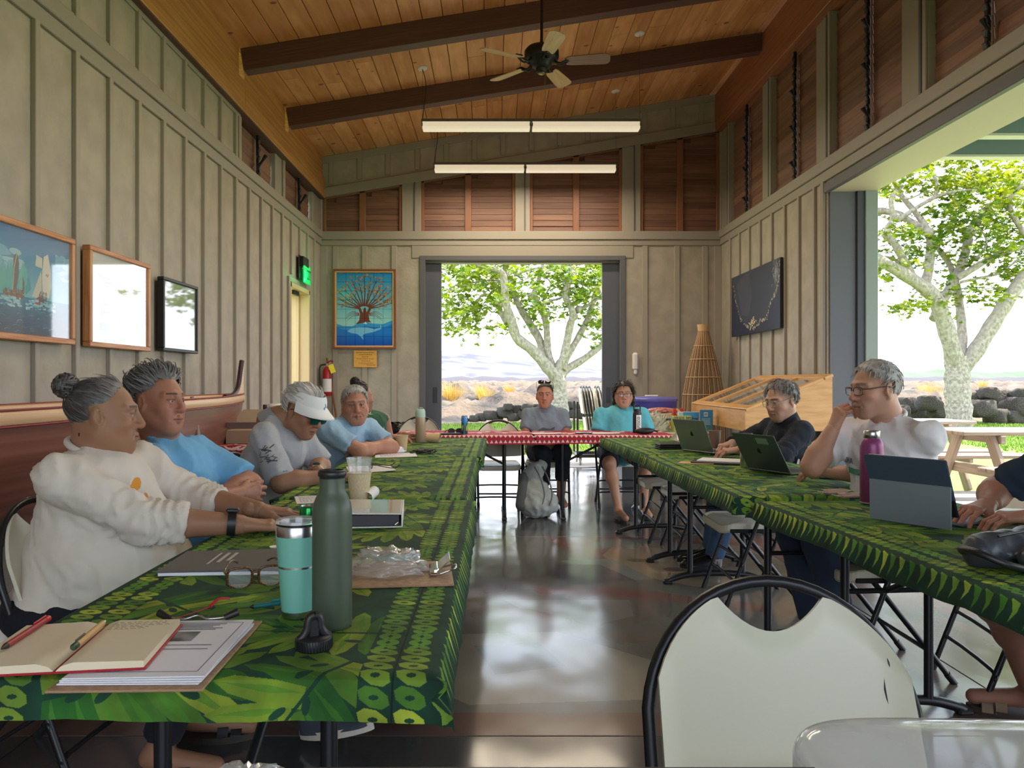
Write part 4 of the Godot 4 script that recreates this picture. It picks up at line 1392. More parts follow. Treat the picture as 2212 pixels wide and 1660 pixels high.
func night_map() -> Image:
	var im := Image.create(512, 300, false, Image.FORMAT_RGB8)
	im.fill(c8(26, 38, 66))
	var land := PackedVector2Array([U(0, 0), U(512, 0), U(500, 90), U(470, 150), U(430, 170), U(380, 250), U(330, 252), U(260, 282), U(190, 268), U(110, 220), U(50, 130), U(20, 40)])
	poly_fill(im, land, c8(52, 60, 80))
	poly_fill(im, PackedVector2Array([U(60, 40), U(200, 0), U(240, 120), U(200, 220), U(120, 200)]), c8(66, 72, 90))
	var r := RandomNumberGenerator.new()
	r.seed = 6
	for i in land.size() - 2:
		var a := land[i + 1]
		var b := land[i + 2]
		for k in 16:
			var p := a.lerp(b, r.randf()) + U(r.randfn(0, 4), r.randfn(0, 4))
			poly_fill(im, oval(p, r.randf_range(2, 7), r.randf_range(1, 4), r.randf() * 3, 7), c8(214, 200, 160).lerp(c8(110, 110, 110), r.randf()))
	for k in 60:
		var p := U(470 + r.randfn(0, 16), 40 + r.randfn(0, 30))
		line_fill(im, [p, p + U(r.randf_range(-16, 10), r.randf_range(10, 34))], 4, 1, c8(190, 190, 186).lerp(c8(100, 108, 124), r.randf()))
	for k in 24:
		var p := U(240 + r.randfn(0, 24), 244 + r.randfn(0, 12))
		poly_fill(im, oval(p, 6, 3, r.randf() * 3, 7), c8(226, 206, 150))
	return im

func pale_map() -> Image:
	var im := Image.create(320, 256, false, Image.FORMAT_RGB8)
	im.fill(c8(206, 204, 198))
	var r := RandomNumberGenerator.new()
	r.seed = 16
	for k in 70:
		var p := U(r.randf_range(40, 280), r.randf_range(40, 190))
		line_fill(im, [p, p + U(30, r.randf_range(-8, 12)), p + U(60, r.randf_range(-4, 18))], 3, 1, c8(160, 134, 74).lerp(c8(120, 104, 84), r.randf()))
	poly_fill(im, oval(U(70, 210), 26, 14, 0.3), c8(110, 128, 150))
	return im

func wall_pieces() -> void:
	framed("framed_painting", "oak-framed painting of sailing ships and canoes on a blue sea", V(0, 1.43, -3.46), V(LEFT + 0.075, 2.035, -4.40), 0.032, M.oak, textured(tex(sea_painting()), 0.6))
	framed("framed_painting", "square oak-framed print under glass that mirrors the bright doorway, between its neighbours", V(0, 1.43, -4.56), V(LEFT + 0.075, 2.035, -5.36), 0.03, M.oak, textured(tex(pale_map()), 0.6))
	framed("framed_painting", "small black-framed print under glass, last in the row of three", V(0, 1.445, -5.57), V(LEFT + 0.075, 1.985, -6.22), 0.024, M.black, mat(c8(46, 52, 50), 0.6))
	# the tile mural
	var t := thing("tile_mural", "wood-framed tile mural of a many-branched brown tree over blue sea", "mural", V(-1.843, 1.68, FAR + 0.025))
	var red := textured(grain_tex(81, [[0.1, c8(122, 70, 44)], [0.9, c8(146, 88, 56)]]), 0.45, V(1, 5, 1))
	var inner := textured(grain_tex(82, [[0.1, c8(200, 150, 100)], [0.9, c8(222, 176, 124)]]), 0.45, V(1, 5, 1))
	var w := 0.886
	var h := 1.125
	for q in [[0.0, 0.025, 0.05, red], [0.025, 0.024, 0.04, inner]]:
		var o: float = q[0]
		var b: float = q[1]
		obj("frame", block(V(w - o * 2, b, q[2]), 0.004), q[3], t, placed(V(0, o + b / 2, q[2] / 2)))
		obj("frame", block(V(w - o * 2, b, q[2]), 0.004), q[3], t, placed(V(0, h - o - b / 2, q[2] / 2)))
		for s in [-1.0, 1.0]:
			obj("frame", block(V(b, h - o * 2 - b * 2, q[2]), 0.004), q[3], t, placed(V(s * (w / 2 - o - b / 2), h / 2, q[2] / 2)))
	obj("backing", block(V(w - 0.09, h - 0.09, 0.016)), mat(c8(60, 80, 96), 0.8), t, placed(V(0, h / 2, 0.008)))
	var tm := textured(tex(tree_mural()), 0.2)
	tm.metallic_specular = 0.3
	var tw := (w - 0.098) / 6
	var th := (h - 0.098) / 8
	for i in 6:
		for j in 8:
			var s := Shape.new()
			s.box(Vector3.ZERO, V(tw - 0.003, th - 0.003, 0.008), Basis(), 0.0015)
			var x := -w / 2 + 0.049 + tw * (i + 0.5)
			var y := 0.049 + th * (j + 0.5)
			for k in s.v.size(): s.t[k] = U((x + s.v[k].x + w / 2 - 0.049) / (w - 0.098), 1.0 - (y + s.v[k].y - 0.049) / (h - 0.098))
			obj("tile", s, tm, t, placed(V(x, y, 0.02)))
	# the plaque under it
	var pl := thing("plaque", "small yellow wooden plaque with engraved lines below the tile mural", "plaque", at(790, 776, 10.88) + V(0, 0, 0.025))
	obj("board", block(V(0.325, 0.24, 0.02), 0.004), textured(grain_tex(83, [[0.1, c8(206, 150, 62)], [0.9, c8(226, 170, 80)]]), 0.4, V(1, 5, 1)), pl, placed(V(0, 0, 0.01)))
	var k := 0
	for line in [[0.25, 0.014], [0.17, 0.011], [0.09, 0.011], [0.24, 0.010], [0.10, 0.009], [0.19, 0.010], [0.10, 0.010]]:
		var g := Shape.new()
		var x: float = -line[0] / 2.0
		var rr := RandomNumberGenerator.new()
		rr.seed = 30 + k
		while x < line[0] / 2.0:
			var l := rr.randf_range(0.012, 0.034)
			g.box(V(x + l / 2, 0, 0), V(l, line[1] * 0.6, 0.001))
			x += l + 0.006
		obj("engraving", g, mat(c8(110, 66, 26), 0.7), pl, placed(V(0.07 if k == 6 else 0.0, 0.088 - 0.029 * k, 0.0208)))
		k += 1
	# exit sign beside the side doorway
	var ex := thing("exit_sign", "green EXIT sign hung from a black box over the side doorway", "exit sign", V(LEFT + 0.028, 2.52, -9.78))
	obj("box", block(V(0.06, 0.12, 0.26), 0.006), M.black, ex, placed(V(0.03, 0.21, 0.06)))
	obj("mount", block(V(0.012, 0.30, 0.16), 0.003), M.black, ex, placed(V(0.006, 0.13, 0.16)))
	var gm := mat(c8(30, 160, 90), 0.3)
	gm.emission_enabled = true
	gm.emission = Color(0.05, 0.75, 0.35)
	gm.emission_energy_multiplier = 0.4
	obj("panel", block(V(0.012, 0.235, 0.36), 0.004), gm, ex, placed(V(0.05, 0.06, 0)))
	var tx := TextMesh.new()
	tx.text = "EXIT"
	tx.font_size = 64
	tx.pixel_size = 0.0026
	tx.depth = 0.003
	var fnt := SystemFont.new()
	fnt.font_names = PackedStringArray(["Droid Sans"])
	fnt.font_weight = 700
	tx.font = fnt
	M.font = fnt
	obj("lettering", tx, mat(c8(10, 70, 40), 0.4), ex, Transform3D(Basis(Vector3.UP, PI / 2), V(0.0575, 0.06, 0)))
	var gl := OmniLight3D.new()
	gl.name = "sign_light"
	gl.light_color = Color(0.2, 1.0, 0.55)
	gl.light_energy = 0.06
	gl.light_size = 0.1
	gl.omni_range = 12.0
	gl.shadow_enabled = true
	gl.position = V(0.12, 0.06, 0)
	ex.add_child(gl)
	# the dark photograph on the side wall near the display case
	var d := thing("canvas_print", "unframed dark blue canvas print of a coastline at night", "picture", V(RIGHT - 0.03, 0, 0))
	var za := -10.18
	var zb := -8.45
	var s := Shape.new()
	s.box(V(-0.018, 2.2, (za + zb) / 2), V(0.03, 0.78, zb - za), Basis(), 0.003)
	obj("stretcher", s, M.black, d)
	var pr := Shape.new()
	pr.quad(V(-0.036, 1.81, za), V(-0.036, 1.81, zb), V(-0.036, 2.59, zb), V(-0.036, 2.59, za))
	var nm := textured(tex(night_map()), 0.35)
	obj("print", pr, nm, d)
	d.position.y = 0.0
	# air freshener
	var af := thing("air_freshener", "white plastic air freshener on the wall by the far doorway", "air freshener", at(1371.5, 786, 10.88) + V(0, 0, 0.0))
	obj("body", block(V(0.085, 0.25, 0.06), 0.025), M.white, af, placed(V(0, 0.03, 0.03)))
	obj("nozzle", block(V(0.05, 0.07, 0.045), 0.015), M.white, af, placed(V(0.004, -0.12, 0.025)))
	# fire extinguisher
	var fe := thing("fire_extinguisher", "red fire extinguisher with a yellow tag hung in the corner beside the side doorway", "fire extinguisher", V(-2.34, 1.02, -10.7))
	obj("cylinder", turned([U(0, 0), U(0.05, 0), U(0.06, 0.012), U(0.06, 0.34), U(0.05, 0.38), U(0.025, 0.41), U(0, 0.41)]), mat(c8(176, 30, 34), 0.3), fe)
	obj("label", turned([U(0.0608, 0.06), U(0.0608, 0.24)]), M.paper, fe)
	obj("valve", block(V(0.035, 0.05, 0.035), 0.006), M.steel, fe, placed(V(0, 0.43, 0)))
	obj("handle", rod([V(-0.01, 0.46, 0), V(0.05, 0.49, 0.02), V(0.09, 0.48, 0.03)], 0.009), mat(c8(160, 30, 34), 0.4), fe)
	obj("hose", rod(curve([V(-0.02, 0.44, 0), V(-0.09, 0.42, 0.02), V(-0.1, 0.3, 0.03), V(-0.085, 0.15, 0.03)]), 0.011), M.black, fe)
	obj("tag", block(V(0.07, 0.12, 0.002)), mat(c8(232, 214, 40), 0.6), fe, placed(V(0.08, 0.38, 0.06), 0.3, 0, 0.35))
	# wooden paddle leaning in the corner behind it
	var pd := thing("paddle", "thin reddish wooden paddle leaning in the corner behind the fire extinguisher", "paddle", V(-2.2, 0.0, -10.72))
	obj("shaft", rod([V(0.06, 0.3, 0.04), V(-0.16, 1.55, -0.06)], 0.014), mat(c8(128, 74, 48), 0.5), pd)
	var bs := Shape.new()
	bs.ball(V(0.085, 0.26, 0.05), V(0.085, 0.28, 0.012), Basis(Vector3.BACK, 0.17))
	obj("blade", bs, mat(c8(128, 74, 48), 0.5), pd)
# ---------------------------------------------------------------- tables and their cloths
const TOP := 0.745
const LAMP := 1.6

func leaf_motif(im: Image, p: Vector2, size: float, turn: float, r: RandomNumberGenerator) -> void:
	var ground := c8(30, 66, 48)
	var lobes := 7
	var body := PackedVector2Array()
	for k in 15:
		var a := lerpf(-2.6, 2.6, k / 14.0)
		body.append(p + U(cos(a) * 0.42, sin(a) * 0.3).rotated(turn) * size)
	for s in [-1.0, 1.0]:
		for k in lobes:
			var f := (k + 0.5) / lobes
			var b := p + U(lerpf(-0.45, 0.35, f), 0).rotated(turn) * size
			var a: float = turn + s * lerpf(1.75, 0.5, f)
			var l := size * (0.34 + 0.2 * sin(f * PI)) * r.randf_range(0.85, 1.1)
			var d := Vector2.from_angle(a)
			var q := d.orthogonal()
			var w := size * 0.075
			var c := c8(40, 92, 36).lerp(c8(166, 172, 50), r.randf() * 0.85)
			var tip := b + d * l
			poly_fill(im, PackedVector2Array([b - q * w * 0.9, b + d * l * 0.35 - q * w, b + d * l * 0.8 - q * w * 0.7, tip, b + d * l * 0.8 + q * w * 0.7, b + d * l * 0.35 + q * w, b + q * w * 0.9]), c)
			poly_fill(im, PackedVector2Array([b - q * w * 0.4, b + d * l * 0.4 - q * w * 0.5, b + d * l * 0.9, b + d * l * 0.4 + q * w * 0.1]), c.lerp(c8(74, 128, 40), 0.6))
	var e := Vector2.from_angle(turn)
	line_fill(im, [p - e * size * 0.5, p + e * size * 0.45], size * 0.035, size * 0.01, ground)
	for k in 5:
		var f := lerpf(-0.3, 0.25, k / 4.0)
		var o := p + U(f, r.randf_range(-0.16, 0.16)).rotated(turn) * size
		poly_fill(im, oval(o, size * 0.06, size * 0.025, turn + r.randf_range(-0.7, 0.7)), ground)

func green_cloth() -> Image:
	var w := 1024       # across, 1.02 m
	var h := 2048       # along, 2.05 m
	var im := Image.create(w, h, false, Image.FORMAT_RGB8)
	var ground := c8(30, 66, 48)
	im.fill(ground)
	var r := RandomNumberGenerator.new()
	r.seed = 15
	for q in [[360, 130, 330, 0.6], [650, 250, 300, 2.4], [470, 470, 300, -0.6], [300, 660, 280, 1.0], [620, 760, 320, 2.9], [430, 1000, 310, 0.2], [690, 1110, 250, 2.0], [300, 1250, 300, -0.5], [570, 1390, 320, 2.6], [380, 1600, 310, 0.7], [650, 1720, 290, 3.2], [420, 1930, 320, -0.2], [680, 1970, 260, 2.2], [290, 400, 200, 2.4], [260, 900, 190, -1.2], [700, 520, 200, 1.2], [270, 1800, 200, 1.8]]:
		leaf_motif(im, U(q[0], q[1]), q[2], q[3], r)
	# both long edges carry a lei of rings on the top and a row of pointed leaves down the hem
	for side in 2:
		var X := func(x: float) -> float: return x if side == 0 else w - x
		poly_fill(im, PackedVector2Array([U(X.call(0), 0), U(X.call(252), 0), U(X.call(252), h), U(X.call(0), h)]), c8(28, 62, 46))
		var y := 10.0
		var k := 0
		while y < h:
			var c := c8(74, 122, 44).lerp(c8(176, 186, 62), r.randf_range(0.2, 1.0))
			if k % 11 < 8:
				for col in 2:
					var cx: float = X.call(226.0 - 58.0 * col)
					poly_fill(im, oval(U(cx, y), 28, 15.5, 0.39, 8), c.lerp(c8(60, 110, 40), r.randf() * 0.5))
					poly_fill(im, oval(U(cx, y), 8, 4, 0, 8), ground)
			else:
				for col in 2:
					var cx: float = X.call(226.0 - 58.0 * col)
					for j in 4: poly_fill(im, oval(U(cx, y) + Vector2.from_angle(j * PI / 2 + 0.78) * 14, 13, 8, j * PI / 2 + 0.78, 8), c8(92, 140, 48))
			line_fill(im, [U(X.call(197), y - 18), U(X.call(197), y + 18)], 3, 3, c8(14, 36, 28))
			y += 33.0
			k += 1
		y = 0.0
		while y < h:
			var c := c8(50, 112, 40).lerp(c8(186, 196, 70), r.randf())
			var l := r.randf_range(50, 70)
			poly_fill(im, PackedVector2Array([U(X.call(128), y + 6), U(X.call(122), y + 36), U(X.call(128 - l * 0.5), y + 34), U(X.call(128 - l), y + 16), U(X.call(128 - l * 0.5), y + 22), U(X.call(116), y + 14)]), c)
			y += r.randf_range(34, 44)
	var soft := noise_image(512, 512, 0.016, 55, 4)
	soft.convert(Image.FORMAT_L8)
	var d := im.get_data()
	var q := soft.get_data()
	for yy in h:
		for xx in w:
			var i := (yy * w + xx) * 3
			var f := 0.74 + q[((yy & 1023) >> 1) * 512 + (xx >> 1)] * 0.0018
			d[i] = mini(255, int(d[i] * f)); d[i + 1] = mini(255, int(d[i + 1] * f)); d[i + 2] = mini(255, int(d[i + 2] * f))
	return Image.create_from_data(w, h, false, Image.FORMAT_RGB8, d)

func red_cloth() -> Image:
	var im := Image.create(1024, 512, false, Image.FORMAT_RGB8)
	var red := c8(168, 26, 50)
	var pale := c8(226, 206, 202)
	im.fill(red)
	var r := RandomNumberGenerator.new()
	r.seed = 2
	for k in 16:
		var p := U(40 + 64 * k + r.randf_range(-10, 10), r.randf_range(150, 340))
		for j in 6:
			var a := j * TAU / 6 + r.randf()
			poly_fill(im, oval(p + Vector2.from_angle(a) * 34, 30, 12, a, 10), pale if j % 2 else c8(200, 120, 126))
	for side in 2:
		var Y := func(y: float) -> float: return y if side == 0 else 512.0 - y
		for k in 52:
			var x := k * 20.0
			poly_fill(im, PackedVector2Array([U(x, Y.call(70)), U(x + 10, Y.call(84)), U(x + 20, Y.call(70)), U(x + 10, Y.call(56))]), pale)
			poly_fill(im, PackedVector2Array([U(x + 2, Y.call(34)), U(x + 18, Y.call(34)), U(x + 10, Y.call(48))]), pale)
			poly_fill(im, PackedVector2Array([U(x + 2, Y.call(98)), U(x + 16, Y.call(98)), U(x + 16, Y.call(104)), U(x + 2, Y.call(104))]), pale)
			poly_fill(im, oval(U(x + 10, Y.call(16)), 7, 6), pale)
			poly_fill(im, oval(U(x + 10, Y.call(16)), 4, 3), red)
	im.rotate_90(CLOCKWISE)
	return im

func swirl_cloth() -> Image:
	var im := Image.create(512, 512, false, Image.FORMAT_RGB8)
	im.fill(c8(166, 24, 44))
	var r := RandomNumberGenerator.new()
	r.seed = 21
	for k in 26:
		var p := U(r.randf() * 512, r.randf() * 512)
		var pts := []
		var a := r.randf() * TAU
		for j in 9:
			pts.append(p + Vector2.from_angle(a + j * 0.5) * (14 + j * 6))
		line_fill(im, pts, 22, 6, c8(230, 210, 204))
	return im

func cloth_shape(w: float, l: float, hem: float, seed_: int, wave: float) -> Shape:
	# laid over a top of w (x) by l (z) whose upper face is y = 0; hangs down by hem on all sides
	var s := Shape.new()
	var n := FastNoiseLite.new()
	n.seed = seed_
	n.frequency = 1.6
	var us := []
	var vs := []
	var line := func(half: float, steps: int) -> Array:
		var o := []
		for k in [1.0, 0.75, 0.5, 0.28, 0.13]: o.append(-half - hem * k)
		o.append(-half - 0.006)
		o.append(-half + 0.004)
		o.append(-half + 0.02)
		for k in steps - 1: o.append(lerpf(-half + 0.02, half - 0.02, float(k + 1) / steps))
		o.append(half - 0.02)
		o.append(half - 0.004)
		o.append(half + 0.006)
		for k in [0.13, 0.28, 0.5, 0.75, 1.0]: o.append(half + hem * k)
		return o
	us = line.call(w / 2, 22)
	vs = line.call(l / 2, 46)
	var nu := us.size() - 1
	var nv := vs.size() - 1
	s.grid(nu, nv, func(a: float, b: float) -> Vector3:
		var u: float = us[roundi(a * nu)]
		var v: float = vs[roundi(b * nv)]
		var ex := maxf(absf(u) - w / 2, 0.0)
		var ez := maxf(absf(v) - l / 2, 0.0)
		var x := clampf(u, -w / 2, w / 2)
		var z := clampf(v, -l / 2, l / 2)
		var drop := maxf(ex, ez)
		var y := 0.0035
		if drop > 0.0:
			y = -maxf(0.0, drop - 0.004) + 0.0015
			var f := drop / hem
			var along := (v if ex >= ez else u) * 1.0
			var fold := sin(along * 23.0 + n.get_noise_2d(along * 2.0, 3.0) * 5.0) * wave * f * (0.6 + 0.4 * n.get_noise_1d(along * 3.0))
			var out := 0.006 + absf(fold) + 0.006 * f + 0.012 * sin(f * PI * 0.5)
			if ex > 0.0: x += signf(u) * out * minf(1.0, ex / drop + 0.2)
			if ez > 0.0: z += signf(v) * out * minf(1.0, ez / drop + 0.2)
			y += n.get_noise_2d(along * 1.3, 8.0) * 0.016 * f
			if ex > 0.0 and ez > 0.0:      # gathered corner
				x += signf(u) * 0.012 * sin(f * 9.0)
				z += signf(v) * 0.010 * cos(f * 7.0)
		else:
			y += 0.0016 * (n.get_noise_2d(u * 2.5, v * 1.4 + seed_) + 1.0) + 0.0022 * maxf(0.0, n.get_noise_2d(u * 0.7 + 40.0, v * 5.0))
		return V(x, y, z))
	var i := 0
	for b in nv + 1:
		for a in nu + 1:
			s.t[i] = U((us[a] + w / 2 + 0.13) / (w + 0.26), (vs[b] + l / 2 + 0.11) / 2.05)
			i += 1
	return s

func folding_table(label: String, group: String, l: float, w: float, pos: Vector3, turn: float) -> Node3D:
	var t := thing("folding_table", label, "table", pos, turn, group)
	obj("table_top", block(V(w, 0.042, l), 0.012), mat(c8(196, 192, 182), 0.6), t, placed(V(0, TOP - 0.022, 0)))
	for s in [-1.0, 1.0]:
		var z: float = s * (l / 2 - 0.24)
		for q in [-1.0, 1.0]:
			obj("leg", rod([V(q * 0.16, TOP - 0.045, z), V(q * 0.16, 0.05, z)], 0.0165, 10), M.black_metal, t)
		obj("foot", rod(curve([V(-0.30, 0.012, z), V(-0.27, 0.028, z), V(-0.16, 0.055, z), V(0, 0.062, z), V(0.16, 0.055, z), V(0.27, 0.028, z), V(0.30, 0.012, z)]), 0.019, 8), M.black_metal, t)
		obj("cross_bar", rod([V(-0.30, TOP - 0.055, z), V(0.30, TOP - 0.055, z)], 0.014, 8), M.black_metal, t)
		obj("cross_bar", rod([V(-0.16, 0.46, z), V(0.16, 0.46, z)], 0.010, 8), M.black_metal, t)
		obj("brace", rod([V(0.0, 0.46, z), V(0.0, TOP - 0.07, z - s * 0.42)], 0.011, 8), M.black_metal, t)
		for q in [-1.0, 1.0]:
			obj("foot_pad", block(V(0.06, 0.024, 0.045), 0.008), M.black, t, placed(V(q * 0.295, 0.012, z)))
	for q in [-1.0, 1.0]:
		obj("side_rail", block(V(0.02, 0.03, l - 0.1), 0.004), M.black_metal, t, placed(V(q * (w / 2 - 0.06), TOP - 0.056, 0)))
	return t

func cloth_on(label: String, group: String, mt: Material, l: float, w: float, pos: Vector3, turn: float, hem: float, seed_: int) -> void:
	var o := obj("tablecloth", cloth_shape(w + 0.006, l + 0.006, hem, seed_, 0.007), mt, null, placed(pos + V(0, TOP, 0), turn))
	tag(o, label, "tablecloth", group)

func tables() -> void:
	var g := textured(tex(green_cloth()), 0.78)
	g.metallic_specular = 0.35
	g.normal_enabled = true
	g.normal_texture = bump_tex(44, 0.012, 256)
	g.normal_scale = 0.25
	var rc := textured(tex(red_cloth()), 0.75)
	M.green_cloth = g
	var rows := [
		["nearest on the picture-wall side, under the tall green bottle", -0.480, -2.145, 1.81, 0.0],
		["in the middle of the row on the picture-wall side", -0.507, -3.94, 1.66, 0.0],
		["at the far end of the row on the picture-wall side", -0.482, -5.64, 1.58, -0.004],
		["farthest by the great opening, under the silver laptop", 1.315, -5.70, 1.45, 0.055],
		["in the middle by the great opening, under the two laptops", 1.352, -4.03, 1.72, 0.024],
		["nearest in the row by the great opening, under the purple bottle", 1.478, -2.17, 1.74, 0.085]]
	var k := 0
	for r in rows:
		folding_table("folding table " + r[0], "folding tables in two rows", r[3], 0.76, V(r[1], 0, r[2]), r[4])
		cloth_on("green leaf-print tablecloth " + r[0], "green tablecloths", g, r[3], 0.76, V(r[1], 0, r[2]), r[4], 0.070, 3 + k)
		k += 1
	var q := 0
	for x in [[-0.29, 1.22, "next to the bottle with the mint lid"], [0.965, 1.21, "in front of the person in turquoise"]]:
		folding_table("folding table across the far end, " + x[2], "folding tables across the far end", x[1], 0.74, V(x[0], 0, -7.075), PI / 2)
		cloth_on("red tablecloth with white diamond borders, " + x[2], "red tablecloths across the far end", rc, x[1], 0.74, V(x[0], 0, -7.075), PI / 2, 0.075, 30 + q)
		q += 1

# ---------------------------------------------------------------- folding chairs
const LEAN := 0.35

func back_point(x: float, s: float, off := 0.0) -> Vector3:      # on the leaning plane of a chair's front legs and back; s runs up it
	return V(x, s * cos(LEAN) + off * sin(LEAN), 0.20 - s * sin(LEAN) + off * cos(LEAN))

func make_chair(label: String) -> Node3D:
	var t := thing("folding_chair", label, "chair")
	t.set_meta("group", "white folding chairs")
	var plastic := mat(c8(214, 208, 190), 0.42)
	var top := func(x: float) -> float:
		var y := 0.635 + 0.262 * sqrt(maxf(0.0, 1.0 - pow(absf(x) / 0.226, 2.0)))
		return y
	var rim := func(x: float) -> float:
		var y: float = top.call(x) - 0.002
		if absf(x) < 0.098: y = minf(y, 0.806 + 0.070 * pow(absf(x) / 0.098, 2.0))
		return y
	var b := Shape.new()
	var us := []
	for k in 33: us.append(lerpf(-0.212, 0.212, k / 32.0))
	for f in [1.0, -1.0]:
		b.grid(32, 16, func(a: float, v: float) -> Vector3:
			var x: float = us[roundi(a * 32)]
			var y: float = lerpf(0.545, rim.call(x), v)
			var edge := minf(minf((0.212 - absf(x)) / 0.035, (rim.call(x) - y) / 0.035), (y - 0.545) / 0.035)
			var dish := 0.014 * (1.0 - clampf(edge, 0, 1)) + 0.03 * pow(x / 0.212, 2.0) - 0.012
			return back_point(x, y, dish + (0.006 if f > 0 else -0.006)), Rect2(0, 0, 1, 1), f < 0)
	var m := b.v.size() / 2
	for k in 32:     # close the rim
		for row in [0, 16]:
			var i: int = row * 33 + k
			b.quad(b.v[i], b.v[i + 1], b.v[m + i + 1], b.v[m + i])
	for k in 16:
		for col in [0, 32]:
			var i: int = k * 33 + col
			b.quad(b.v[i], b.v[i + 33], b.v[m + i + 33], b.v[m + i])
	obj("backrest", b, plastic, t)
	var arch := [back_point(-0.216, 0.0), back_point(-0.218, 0.3), back_point(-0.226, 0.52), back_point(-0.226, 0.635)]
	for k in 23:
		var a := PI - PI * (k + 1) / 24.0
		arch.append(back_point(cos(a) * 0.228, 0.635 + sin(a) * 0.266))
	for p in [back_point(0.226, 0.635), back_point(0.226, 0.52), back_point(0.218, 0.3), back_point(0.216, 0.0)]: arch.append(p)
	var fr := Shape.new()
	fr.tube(arch, 0.0115, 8, true, 1.0, Vector3.BACK)
	obj("frame", fr, M.black_metal, t)
	# seat: a thick moulded slab with rounded corners
	var seat := Shape.new()
	var out := PackedVector2Array()
	for c in [[0.205, 0.20, 0.0], [-0.205, 0.20, PI / 2], [-0.185, -0.17, PI], [0.185, -0.17, PI * 1.5]]:
		for k in 6:
			var a: float = c[2] + k * PI / 10.0
			var r := 0.055
			out.append(U(c[0] - signf(c[0]) * r + cos(a) * r, c[1] - signf(c[1]) * r + sin(a) * r))
	var tops := [[0.0, 0.455, 0.90], [0.0, 0.463, 0.96], [0.0, 0.458, 0.995], [0.0, 0.445, 1.0], [0.0, 0.425, 1.0], [0.0, 0.415, 0.97]]
	var rings := []
	for q in tops:
		var ring := []
		for p in out: ring.append(V(p.x * q[2], q[1] - 0.02 * clampf((p.y - 0.12) / 0.1, 0, 1), p.y * q[2] + 0.02))
		rings.append(ring)
	var nn := out.size()
	for j in rings.size() - 1:
		for k in nn:
			seat.quad(rings[j + 1][k], rings[j][k], rings[j][(k + 1) % nn], rings[j + 1][(k + 1) % nn])
	for k in nn:
		seat.tri(V(0, 0.449, 0.02), rings[0][(k + 1) % nn], rings[0][k])
		seat.tri(V(0, 0.415, 0.02), rings[-1][k], rings[-1][(k + 1) % nn])
	obj("seat", seat, plastic, t)
	for s in [-1.0, 1.0]:
		obj("leg", rod([V(s * 0.196, 0.0, -0.235), V(s * 0.196, 0.42, 0.10)], 0.0115, 8), M.black_metal, t)
		obj("foot_cap", rod([V(s * 0.196, 0.0, -0.235), V(s * 0.196, 0.04, -0.203)], 0.0145, 8), M.black, t)
		obj("foot_cap", rod([back_point(s * 0.216, 0.0), back_point(s * 0.2165, 0.05)], 0.0145, 8), M.black, t)
		obj("seat_bracket", block(V(0.012, 0.02, 0.30), 0.003), M.black_metal, t, placed(V(s * 0.205, 0.418, 0.02)))
	for y: float in [0.12, 0.235]:
		obj("stretcher", rod(curve([back_point(-0.215, y), back_point(-0.19, y + 0.035), back_point(0.19, y + 0.035), back_point(0.215, y)], 3), 0.008, 8), M.black_metal, t)
	obj("stretcher", rod([V(-0.196, 0.14, -0.123), V(0.196, 0.14, -0.123)], 0.008, 8), M.black_metal, t)
	return t

func chairs() -> void:
	var e := PI / 2
	var t := make_chair("empty white folding chair behind the red tables, handle against the lawn")
	t.position = V(0.03, 0, -7.28)
	var l := [
		[V(0.50, 0, -7.62), 0.0, "white folding chair under the person in the grey shirt"],
		[V(1.22, 0, -7.62), 0.0, "white folding chair under the person in the turquoise shirt"],
		[V(-0.80, 0, -8.05), 0.0, "white folding chair behind the beige bottle with the mint lid"],
		[V(-1.36, 0, -2.42), e - 0.1, "white folding chair under the person in the cream sweater"],
		[V(-1.32, 0, -3.12), e, "white folding chair under the person in the sky blue shirt"],
		[V(-1.26, 0, -3.98), e - 0.1, "white folding chair under the person with the white visor"],
		[V(-1.50, 0, -4.42), e + 0.3, "empty white folding chair standing back behind the person with the visor"],
		[V(-1.22, 0, -5.12), e, "white folding chair under the person with folded arms in pale blue"],
		[V(1.36, 0, -6.02), -e, "white folding chair by the display case, the one farther from the camera"],
		[V(1.44, 0, -5.52), -e, "white folding chair by the display case, the one beside the silver laptop"],
		[V(1.80, 0, -4.86), -e, "white folding chair under the person in the dark jacket"],
		[V(1.43, 0, -4.33), -e, "empty white folding chair pushed in between the jacket and the white shirt"],
		[V(1.62, 0, -3.30), -e, "white folding chair under the person in the white shirt"],
		[V(2.02, 0, -3.02), -e - 0.15, "white folding chair drawn back behind the tablet stand"],
		[V(2.02, 0, -2.3), -e, "white folding chair at the frame's edge under the person with sandals"]]
	for q in l: copy_of(t, q[0], q[1], q[2])
	var big := copy_of(t, V(0.455, 0, -1.15), PI * 0.0, "large cream folding chair back with dark scuffs, closest to the camera")
	big.scale = V(1.08, 0.985, 1.03)
	big.position = V(0.525, 0, -1.38)
	# its two dark scuffs
	for q in [[0.186, 0.755, 0.6], [0.176, 0.70, 1.0]]:
		var s := Shape.new()
		s.prism(PackedVector2Array([U(0, -0.022), U(0.004, -0.006), U(0.003, 0.008), U(0, 0.024), U(-0.003, 0.004), U(-0.002, -0.012)]), 0.0008)
		var x: float = q[0]
		var edge := (0.212 - x) / 0.035
		obj("scuff", s, mat(c8(50, 52, 64), 0.8), big, Transform3D(Basis(Vector3.RIGHT, -LEAN).scaled(Vector3.ONE * q[2]), back_point(x, q[1], 0.014 * (1.0 - clampf(edge, 0, 1)) + 0.03 * pow(x / 0.212, 2.0) - 0.012 + 0.0062)))
